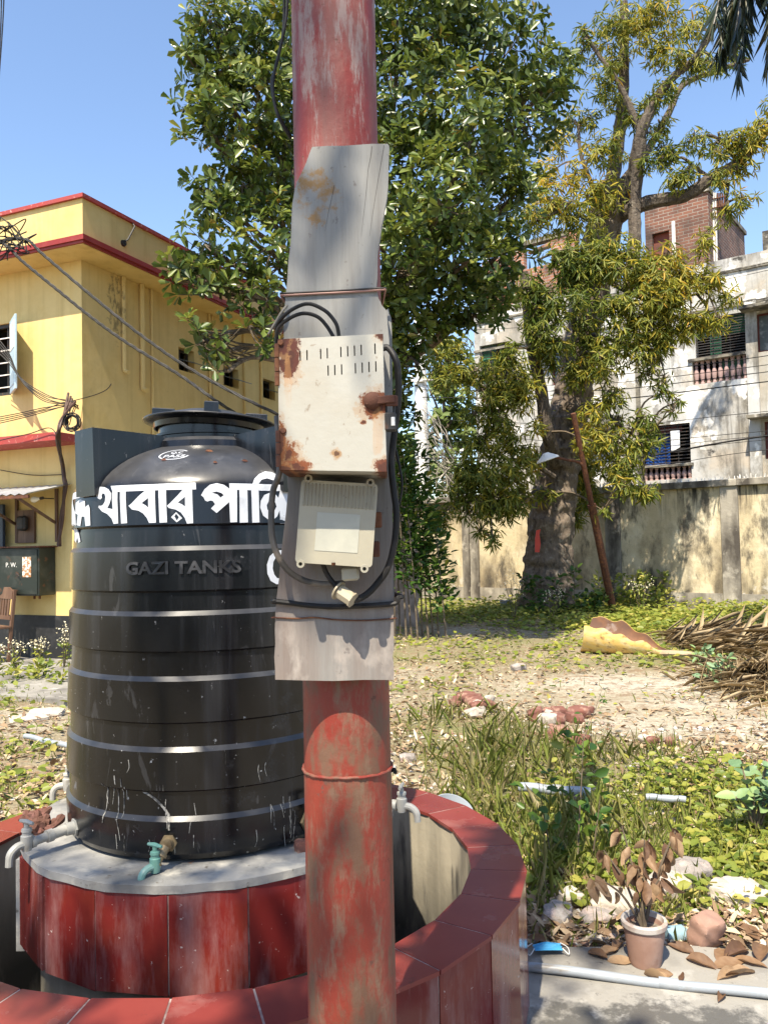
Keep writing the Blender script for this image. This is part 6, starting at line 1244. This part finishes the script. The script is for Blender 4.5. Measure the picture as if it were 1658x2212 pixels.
# gravel and plaster bits
def ico(n, lo_, hi_, dens, name, label, m, box=FAN):
    x, y = scatter(n, dens, box); k = len(x); base = np.array([(1, 0, 0), (-1, 0, 0), (0, 1, 0), (0, -1, 0), (0, 0, .7), (0, 0, -.7)], float); fc = np.array([(0, 2, 4), (2, 1, 4), (1, 3, 4), (3, 0, 4), (2, 0, 5), (1, 2, 5), (3, 1, 5), (0, 3, 5)])
    s = rng.uniform(lo_, hi_, k)[:, None, None]*rng.uniform(.6, 1.4, (k, 6, 3)); vs = base[None]*s; a = rng.uniform(0, 6.28, k)
    ca, sa = np.cos(a)[:, None], np.sin(a)[:, None]; X = vs[..., 0]*ca-vs[..., 1]*sa; Y = vs[..., 0]*sa+vs[..., 1]*ca
    vs = np.stack([X+x[:, None], Y+y[:, None], vs[..., 2]*.7+gz(x, y)[:, None]+.004], -1)
    o = np_mesh(name, vs.reshape(-1, 3), (np.arange(k)[:, None, None]*6+fc[None]).reshape(-1, 3), m, None, np.repeat(rng.random(k), 6)); kind(o, 'stuff'); tag(o, label, 'gravel')
M_grav = mat('gravel', K, .9, attr=[(0, (.25, .12, .08, 1)), (.4, (.38, .33, .27, 1)), (1, (.6, .56, .5, 1))])
cov('wall_weeds', 'thick yellow green weeds before the boundary wall', lambda x, y: np.clip((5.2-wall_dist(x, y))/1.6, 0, 1)*np.clip(.5+.6*fbm(x, y, 1.4, 1), .08, 1), 75000, (.045, .09), (.04, .26), M_weed, .14, (-2.5, 9.5, 10.2, 18.5))
ico(5000, .006, .028, lambda x, y: np.clip(.25+.2*sand(x, y)+.4*fbm(x, y, 1.5, 4)-.5*cover(x, y), .02, 1), 'gravel', 'small pale stones and plaster bits on the bare ground', M_grav)
ico(7000, .008, .035, lambda x, y: np.clip(.5+.5*fbm(x, y, 2.2, 4), .02, 1)*np.clip(1-tall(x, y), .1, 1), 'rubble_bits', 'pale crumbs of rubble on the ground near the pavement', M_grav, (-.1, .62, 3.0, 6.5, 1.0))
# ================================================================== THINGS ON THE GROUND
def gnd(x, y, up=0.0): p = gr(x, y); p.z = float(gz(p.x, p.y))+up; return p
# rubble bricks
i = 0
for hp, (cx, cy, n, sx, sy) in enumerate(((1025, 1545, 15, 55, 22), (1215, 1560, 11, 60, 14), (1240, 1610, 4, 40, 12), (1420, 1615, 3, 60, 10))):
    for k in range(n):
        p = gnd(cx+random.uniform(-sx, sx), cy+random.uniform(-sy, sy), .02+random.uniform(0, .05)); s = random.uniform(.07, .18)
        o = chunk(p, (s*1.2, s*.75, s*.5), random.uniform(0, 3), random.uniform(-.4, .4), 100+i, .2, 5).build('brick_piece', M_bk if random.random() < .72 else M_stone)
        tag(o, ('broken brick piece in the left rubble heap behind the tall grass', 'broken brick piece in the middle rubble heap before the sandy patch', 'broken brick piece lying in front of the middle rubble heap', 'broken brick piece on the bare ground right of the heaps')[hp], 'brick', ('bricks of the left rubble heap', 'bricks of the middle rubble heap', 'bricks before the middle heap', 'bricks on the bare ground')[hp]); i += 1
def stone(x, y, size, lab, m, rz_=0, up=0, name='stone', tilt=.1, cat='stone'):
    p = gnd(x, y, size[2]*.35+up); return tag(chunk(p, size, rz_, tilt, i+int(x), .2, 8).build(name, m), lab, cat)
M_pst = mat('pinkish_white_rubble', (.25, .22, .195, 1), .9, layers=[dict(c=(.45, .35, .30, 1), s=14, lo=.5, hi=.65), dict(c=(.34, .31, .28, 1), s=22, lo=.55, hi=.68)], bump=(30, 1, .015))
stone(1485, 1905, (.20, .13, .11), 'pinkish white rubble block beyond the withered plant', M_pst, .2)
stone(1440, 1930, (.22, .13, .10), 'grey tan rubble block leaning before the pinkish white one', M_stone, .5, .0)
stone(1330, 1968, (.20, .14, .09), 'tan rounded stone behind the potted plant', M_stone, -.2)
stone(1560, 1940, (.12, .1, .08), 'small grey stone right of the withered plant', M_stone, .9)
stone(1290, 1990, (.15, .09, .05), 'flat pale stone left of the pot', M_pst, .3)
stone(1205, 1985, (.16, .10, .06), 'white plaster lump beside the trough wall', M_pst, 1.1)
stone(1230, 1950, (.10, .08, .06), 'grey plaster lump among the grass by the trough wall', M_stone, .5)
stone(1600, 1940, (.22, .18, .07), 'flat grey slab piece at the right edge', M_stone, .3)
stone(1120, 1448, (.18, .12, .08), 'white stone lying on the dry leaf litter', M_pst, .4)
stone(1245, 1705, (.14, .07, .05), 'white plaster strip beside the half buried pipe', M_pst, .2)
stone(880, 1640, (.12, .07, .05), 'pale stone at the edge of the tall grass', M_pst, .2)
for k, (x, y) in enumerate(((100, 1545), (60, 1560), (115, 1475), (130, 1500))): stone(x, y, (.35, .2, .05), ('flat grey slab piece left of the tank, nearest', 'flat grey slab piece at the left edge', 'flat grey slab piece near the plinth', 'cracked grey slab piece between plinth and tank')[k], M_stone, k*.7)
# overturned clay piece
M_clay = mat('terracotta', (.29, .17, .125, 1), .85, layers=[dict(c=(.38, .26, .21, 1), s=5, lo=.48, hi=.7), dict(c=(.26, .15, .11, 1), s=12, lo=.58, hi=.7)], bump=(30, .3, .006))
p = gnd(1525, 2040, .05); o = chunk(p, (.115, .08, .13), .5, .35, 991, .12, 9).build('brick_piece', M_clay); tag(o, 'pinkish wedge of broken clay block right of the flower pot', 'brick')
# flower pot with the withered sapling
pp = gnd(1393, 2090); pp.z = .016
pot = thing('flower_pot', 'brown clay flower pot with pale rim on the pavement edge', 'flower pot', pp)
MB().lathe([(0, 0), (.052, 0), (.055, .01), (.066, .09), (.071, .128), (.071, .134), (.062, .134), (.060, .115)], pp, n=36).build('body', M_clay, pot)
M_rim = mat('limed_rim', (.48, .44, .40, 1), .85, layers=[dict(c=(.36, .27, .22, 1), s=14, lo=.5, hi=.65)])
MB().lathe([(.0712, .126), (.0775, .132), (.079, .147), (.076, .152), (.067, .152), (.064, .135)], pp, n=36).build('rim', M_rim, pot)
M_soil = mat('dry_soil', (.13, .10, .075, 1), .95, layers=[dict(c=(.3, .26, .2, 1), s=40, lo=.5, hi=.65)], bump=(60, 1, .01))
MB().lathe([(0, .122), (.061, .118)], pp, n=24).build('soil', M_soil, pot)
SP = thing('withered_sapling', 'withered sapling with hanging brown leaves in the flower pot', 'plant', pp+V(0, 0, .12))
M_wl = mat('brown_withered_leaf', K, .6, attr=[(0, (.13, .07, .042, 1)), (.5, (.25, .145, .075, 1)), (1, (.37, .25, .145, 1))], trans=.3)
b = pp+V(0, 0, .11); tips = [V(-.12, .05, .26), V(-.05, .06, .34), V(.02, .03, .30), V(.10, .05, .24), V(-.16, .02, .18), V(.06, .0, .18), V(.14, .06, .32), V(-.02, -.02, .22)]
c = MB(); pos = []
for tq in tips:
    Pq = spline([b, b+tq*.45+V(0, 0, .04), b+tq], 6); c.tube(Pq, [.006-.0003*i for i in range(len(Pq))], 5); pos += [Pq[-1], Pq[-2], Pq[-4], Pq[-6]]
c.build('stem', M_twig, SP)
rr_ = random.Random(4); k = 0
for p in pos:
    for _ in range(2):
        a = rr_.uniform(0, 6.28); d = (math.cos(a)*.6, math.sin(a)*.5-.1, -rr_.uniform(.3, 1.5)); L_ = rr_.uniform(.045, .09)
        big_leaf('leaf', jig(p, .015), d, (rr_.uniform(-1, 1), -1, rr_.uniform(-.2, .8)), L_, L_*.46, M_wl, SP, rr_.uniform(-.3, .45), rr_.uniform(-.7, .9), rr_.uniform(-1.2, 1.2), rr_.random())
# fallen big leaves around
lz_ = 0
for (x, y, s) in ((1500, 2070, .1), (1540, 2100, .12), (1580, 2080, .12), (1610, 2060, .13), (1640, 2090, .13), (1560, 2060, .11), (1630, 2110, .12), (1590, 2110, .1), (1480, 2080, .12), (1290, 2075, .09), (1310, 2085, .10), (1270, 2065, .09), (1390, 2115, .11), (1405, 2120, .08), (1340, 2045, .09), (1260, 1920, .12), (1300, 1955, .1), (1180, 2045, .08), (1650, 1980, .12), (1620, 1960, .1), (1640, 2040, .12), (1460, 1910, .07), (1470, 2130, .05), (1560, 2160, .06), (1240, 1905, .12), (1350, 2010, .09)):
    p = gnd(x, y, .02); a = rr_.uniform(0, 6.28)
    o = big_leaf('fallen_leaf', p, (math.cos(a), math.sin(a), .15), (rr_.uniform(-.4, .4), rr_.uniform(-.5, .1), 1), s, s*.46, M_wl, None, rr_.uniform(.0, .25), rr_.uniform(.2, 1.1), rr_.uniform(-.6, .6), rr_.random())
    tag(o, 'large curled orange brown leaf fallen on the ground near the pot', 'leaf', 'large fallen leaves near the pot')
# pipes
M_pipe = mat('grey_pvc_pipe', (.27, .30, .33, 1), .45, layers=[dict(c=(.36, .38, .40, 1), s=4, lo=.5, hi=.7), dict(c=(.20, .17, .13, 1), s=9, st=(.4, 2, 2), lo=.58, hi=.72)], bump=(20, .1, .004))
def pipe(a, b, r_, lab, up=0.0):
    A_ = gr(*a, r_+.015+up); B_ = gr(*b, r_+.015+up); d = (B_-A_); P = [A_+d*t+V(0, 0, .004*math.sin(t*9)) for t in np.linspace(0, 1, 14)]
    t = thing('water_pipe', lab, 'pipe', (A_+B_)/2); MB().tube(P, r_, 14).build('pipe', M_pipe, t); m_ = A_.lerp(B_, .55); MB().tube([m_-d.normalized()*.03, m_+d.normalized()*.03], r_*1.13, 14).build('coupling', M_pipe, t)
pipe((1110, 2086), (1740, 2158), .0155, 'long grey plastic pipe lying across the pavement behind the trough')
pipe((1120, 1700), (1275, 1712), .026, 'grey plastic pipe half hidden in the grass', .03)
pipe((1395, 1722), (1480, 1728), .018, 'short pale pipe piece among the low weeds', .03)
pipe((55, 1590), (150, 1612), .02, 'pale stick like pipe on the ground left of the tank', .03)
# shallow grey tub leaning behind the trough
p = at(982, 1742, 3.75); o = MB().lathe([(0, .0), (.10, .0), (.13, .05), (.135, .05), (.105, -.008), (0, -.008)], n=32).build('plastic_tub', M_pipe); o.location = (p.x-.02, p.y, p.z-.045); o.scale = (.75, .75, .75); o.rotation_euler = (R(30), R(8), R(12)); tag(o, 'shallow grey plastic tub leaning behind the trough wall', 'tub')
# face mask, bottle, cup
M_mask = mat('blue_fabric', (.05, .30, .55, 1), .8, layers=[dict(c=(.12, .42, .66, 1), s=20, st=(.3, 1, 6), lo=.5, hi=.6)])
mp = gnd(1182, 2068, .02); mk_ = thing('face_mask', 'crumpled light blue face mask beside the trough wall', 'mask', mp)
vs = []; nu, nv = 10, 8
for i2 in range(nu+1):
    for j in range(nv+1):
        u, v_ = i2/nu-.5, j/nv-.5; vs.append(mp+V(u*.10+.004*math.sin(j*2), v_*.05, .02+.016*math.cos(u*3)*math.cos(v_*3)+.004*math.sin(j*3.1)))
MB().add(vs, [(a_*(nv+1)+b_, (a_+1)*(nv+1)+b_, (a_+1)*(nv+1)+b_+1, a_*(nv+1)+b_+1) for a_ in range(nu) for b_ in range(nv)], True).build('cloth', M_mask, mk_)
for sg in (-1, 1): MB().tube(spline([mp+V(.05*sg, .02, .025), mp+V(.075*sg, .01, .012), mp+V(.07*sg, -.03, .008), mp+V(.05*sg, -.02, .025)], 5), .0016, 5).build('ear_loop', M_white, mk_)
M_bot = mat('dusty_blue_plastic', (.22, .33, .38, 1), .35, layers=[dict(c=(.38, .42, .42, 1), s=12, lo=.5, hi=.7)])
bp_ = gnd(1455, 2035, .03); bo = thing('plastic_bottle', 'small dusty blue plastic bottle lying behind the pot', 'bottle', bp_)
MB().tube([bp_+V(-.03, 0, 0), bp_+V(.035, .01, 0), bp_+V(.05, .012, 0), bp_+V(.06, .014, 0)], [.03, .031, .018, .012], 14).build('body', M_bot, bo); MB().tube([bp_+V(.06, .014, 0), bp_+V(.075, .017, 0)], .014, 12).build('cap', M_bot, bo)
cp = gnd(1092, 1318, .0); co_ = MB().lathe([(0, 0), (.10, 0), (.13, .22), (.12, .22), (.1, .02)], cp, n=20).build('bucket', M_pipe); tag(co_, 'small grey bucket standing at the foot of the boundary wall', 'bucket')
# weeds and shrubs
M_calo = mat('blue_green_leaf', K, .55, attr=[(0, (.10, .19, .09, 1)), (.6, (.19, .29, .14, 1)), (1, (.26, .36, .12, 1))], trans=.2)
cbp = gnd(1632, 1800); CS = thing('broad_leaved_shrub', 'low shrub with broad pale blue green leaves at the right edge', 'shrub', cbp)
c = MB(); rr_ = random.Random(9); spots_ = []
for k in range(7):
    e_ = cbp+V(rr_.uniform(-.17, .16), rr_.uniform(-.12, .16), rr_.uniform(.18, .38)); Pq = spline([cbp, cbp.lerp(e_, .5)+V(0, 0, .05), e_], 6); c.tube(Pq, .006, 5); spots_ += [Pq[5], Pq[7], Pq[9], Pq[-1]]
c.build('stem', M_twig, CS)
for p in spots_:
    a0 = rr_.uniform(0, 6.28)
    for s_2 in (0, math.pi):
        a = a0+s_2; L_ = rr_.uniform(.055, .10); big_leaf('leaf', p, (math.cos(a), math.sin(a), rr_.uniform(.1, .8)), (rr_.uniform(-.4, .4), -.5, 1), L_, L_*.66, M_calo, CS, rr_.uniform(0, .3), rr_.uniform(.1, .5), rr_.uniform(-.3, .3), rr_.random())
tp = gnd(1245, 1870)
stems_plant('tall_weed', 'tall dark stemmed weed with scattered leaves in front of the grass', tuple(tp), [(0, 0, .62, .06, .05), (.08, .05, .35, .05, 0), (-.1, .06, .4, -.05, .02)], (.04, .08), M_shrub, 'oval', .6, 21, cat='weed', per=60, bare=.1, srad=.005)
tp = gnd(1240, 1650); stems_plant('tall_weed', 'thin leaning weed stem before the sandy patch', tuple(tp), [(0, 0, .5, .22, .1)], (.03, .06), M_shrub, 'oval', .5, 22, cat='weed', per=40, bare=.1, srad=.004)
for k, (x, y, h) in enumerate(((1548, 1480, .3), (1500, 1440, .2))):
    tp = gnd(x, y); stems_plant('young_weed', ('young blue green weed growing before the fallen frond', 'smaller young weed left of the frond leaflets')[k], tuple(tp), [(random.uniform(-.1, .1), random.uniform(-.1, .1), h*random.uniform(.7, 1.2), random.uniform(-.1, .1), 0) for _ in range(4)], (.06, .11), M_calo, 'oval', .5, 31+k, cat='weed', per=50, bare=.2, srad=.005)
M_flow = mat('cream_flower', K, .8, attr=[(0, (.55, .48, .30, 1)), (1, (.75, .70, .52, 1))])
def flower_weed(x, y, h, lab, seed, n=5):
    rng2 = np.random.default_rng(seed); b = gnd(x, y); T = thing('flowering_weed', lab, 'weed', b); c = MB(); P = []; Fl = []
    for k in range(n):
        e_ = b+V(rng2.normal(0, .16*h), rng2.normal(0, .12*h), h*rng2.uniform(.7, 1.05)); Pq = spline([b, b.lerp(e_, .5)+V(0, 0, .05*h), e_], 6); c.tube(Pq, .005, 4)
        for j in range(10): P.append(np.array(Pq[rng2.integers(1, 10)])+rng2.normal(size=3)*.03)
        for j in range(16): Fl.append(np.array(e_)+rng2.normal(size=3)*np.array([.06, .06, .05])*(h**.5))
    c.build('stem', M_twig, T); n1 = len(P); kind(leaves('foliage', P, rng2.normal(size=(n1, 3)), rng2.normal(size=(n1, 3))*.4+np.array([0, 0, 1]), rng2.uniform(.05, .1, n1), .03, M_weed, T, 'oval', .2, .2, rng2.random(n1)), 'stuff')
    n2 = len(Fl); kind(leaves('flower_heads', Fl, rng2.normal(size=(n2, 3)), rng2.normal(size=(n2, 3)), rng2.uniform(.02, .035, n2), .022, M_flow, T, 'diamond', .2, .2, rng2.random(n2)), 'stuff')
for k, (x, y, h, lab) in enumerate(((1110, 1345, .75, 'pale flowering weed left of the thick tree trunk'), (1190, 1350, .6, 'pale flowering weed before the thick tree trunk'), (1385, 1330, .7, 'pale flowering weed right of the leaning lamp post'), (85, 1440, .42, 'cream flowering weed before the black skirting'), (35, 1460, .4, 'cream flowering weed below the wooden chair'), (138, 1450, .55, 'cream flowering weed touching the left side of the tank'), (-5, 1470, .4, 'cream flowering weed at the left edge'))): flower_weed(x, y, h, lab, 50+k)
sp2 = gnd(60, 1480)
stems_plant('leafy_weed', 'bright green leafy weed left of the tank', tuple(sp2), [(random.uniform(-.5, .5), random.uniform(-.3, .3), random.uniform(.12, .28), 0, 0) for _ in range(14)], (.06, .11), M_weed, 'oval', .5, 41, cat='weed', per=70, bare=.1, srad=.004)
stems_plant('wall_weed', 'green creeper growing at the foot of the thick tree trunk', tuple(MT_b+V(.2, -.9, 0)), [(random.uniform(-.8, .8), random.uniform(-.2, .2), random.uniform(.3, .9), 0, 0) for _ in range(14)], (.08, .15), M_shrub, 'oval', .7, 42, cat='weed', per=45, bare=.1, srad=.006)
stems_plant('wall_weed', 'green weeds at the foot of the wall between lamp post and right post', tuple(gnd(1450, 1312)), [(random.uniform(-2, 2), random.uniform(-.6, .3), random.uniform(.3, .8), 0, 0) for _ in range(30)], (.08, .14), M_weed, 'oval', .6, 43, cat='weed', per=40, bare=.1, srad=.006)
# ================================================================== UNSEEN TREE BEHIND THE VIEWER, ITS LEAF CLUMPS PLACED TO DAPPLE THE TANK
SB = V(-3.4, -3.2, 0); ST = thing('shade_tree', 'unseen thin crowned tree behind the viewer with leaf clumps placed to dapple the tank', 'tree', SB)
rq = random.Random(5); LS = []
for T_ in ((-.35, 1.9, .44), (-.95, 1.95, .44), (-.9, 2.2, .4), (.35, 2.3, .3), (1.7, 2.4, 0), (1.35, 2.0, 0), (2.0, 2.7, 0), (-.45, 2.3, .8), (-.1, 1.42, .75), (-.05, 1.4, 2.9), (-2.2, 2.2, 0)):
    q = Vector(T_)+sdir*rq.uniform(6.2, 7.4); rv = rq.uniform(.22, .34); LS.append((tuple(q), (rv, rv, rv*.7)))
P, D, N_, Ls, Rn, cen = rosettes(LS, 17, 7, (.10, .17), None, np.random.default_rng(33), upw=.7)
kind(leaves('crown', P, D, N_, Ls, Ls*.43, M_jack, ST, 'obovate', .22, .12, Rn), 'stuff')
c = MB(); fk = V(-2.9, -2.8, 4.2); limb(c, [SB-V(0, 0, .1), SB+V(.1, .1, 1.5), fk], .22, .14, 12); c.build('trunk', M_bark, ST)
c = MB()
for C, Rv in LS:
    C = Vector(C); limb(c, [fk, fk.lerp(C, .5)+V(0, 0, .35), C], .055, .012, 6, .08)
c.build('limb', M_bark, ST)
# unseen foliage row added behind the viewer to darken the tank reflections
HT = thing('added_hedge', 'dark leafy row added unseen behind the viewer for tank reflections', 'added_hedge', (0, -9, 0)); LH = []
for k in range(26):
    x = -15+k*1.2; h = rq.uniform(1.5, 2.8)
    for j in range(3): LH.append(((x+rq.uniform(-.4, .4), -9+rq.uniform(-.5, .5), .5+h*j*.42), (.95, .8, .85)))
P, D, N_, Ls, Rn, cen = rosettes(LH, 4, 5, (.25, .42), None, np.random.default_rng(44), upw=.5)
kind(leaves('foliage', P, D, N_, Ls, Ls*.5, M_jack, HT, 'oval', .22, .12, Rn*.6), 'stuff')
c = MB()
for k in range(26): c.tube([(-15+k*1.2, -9, -.05), (-15+k*1.2, -9.1, 2.0)], [.05, .02], 6)
kind(c.build('stems', M_bark, HT), 'stuff')
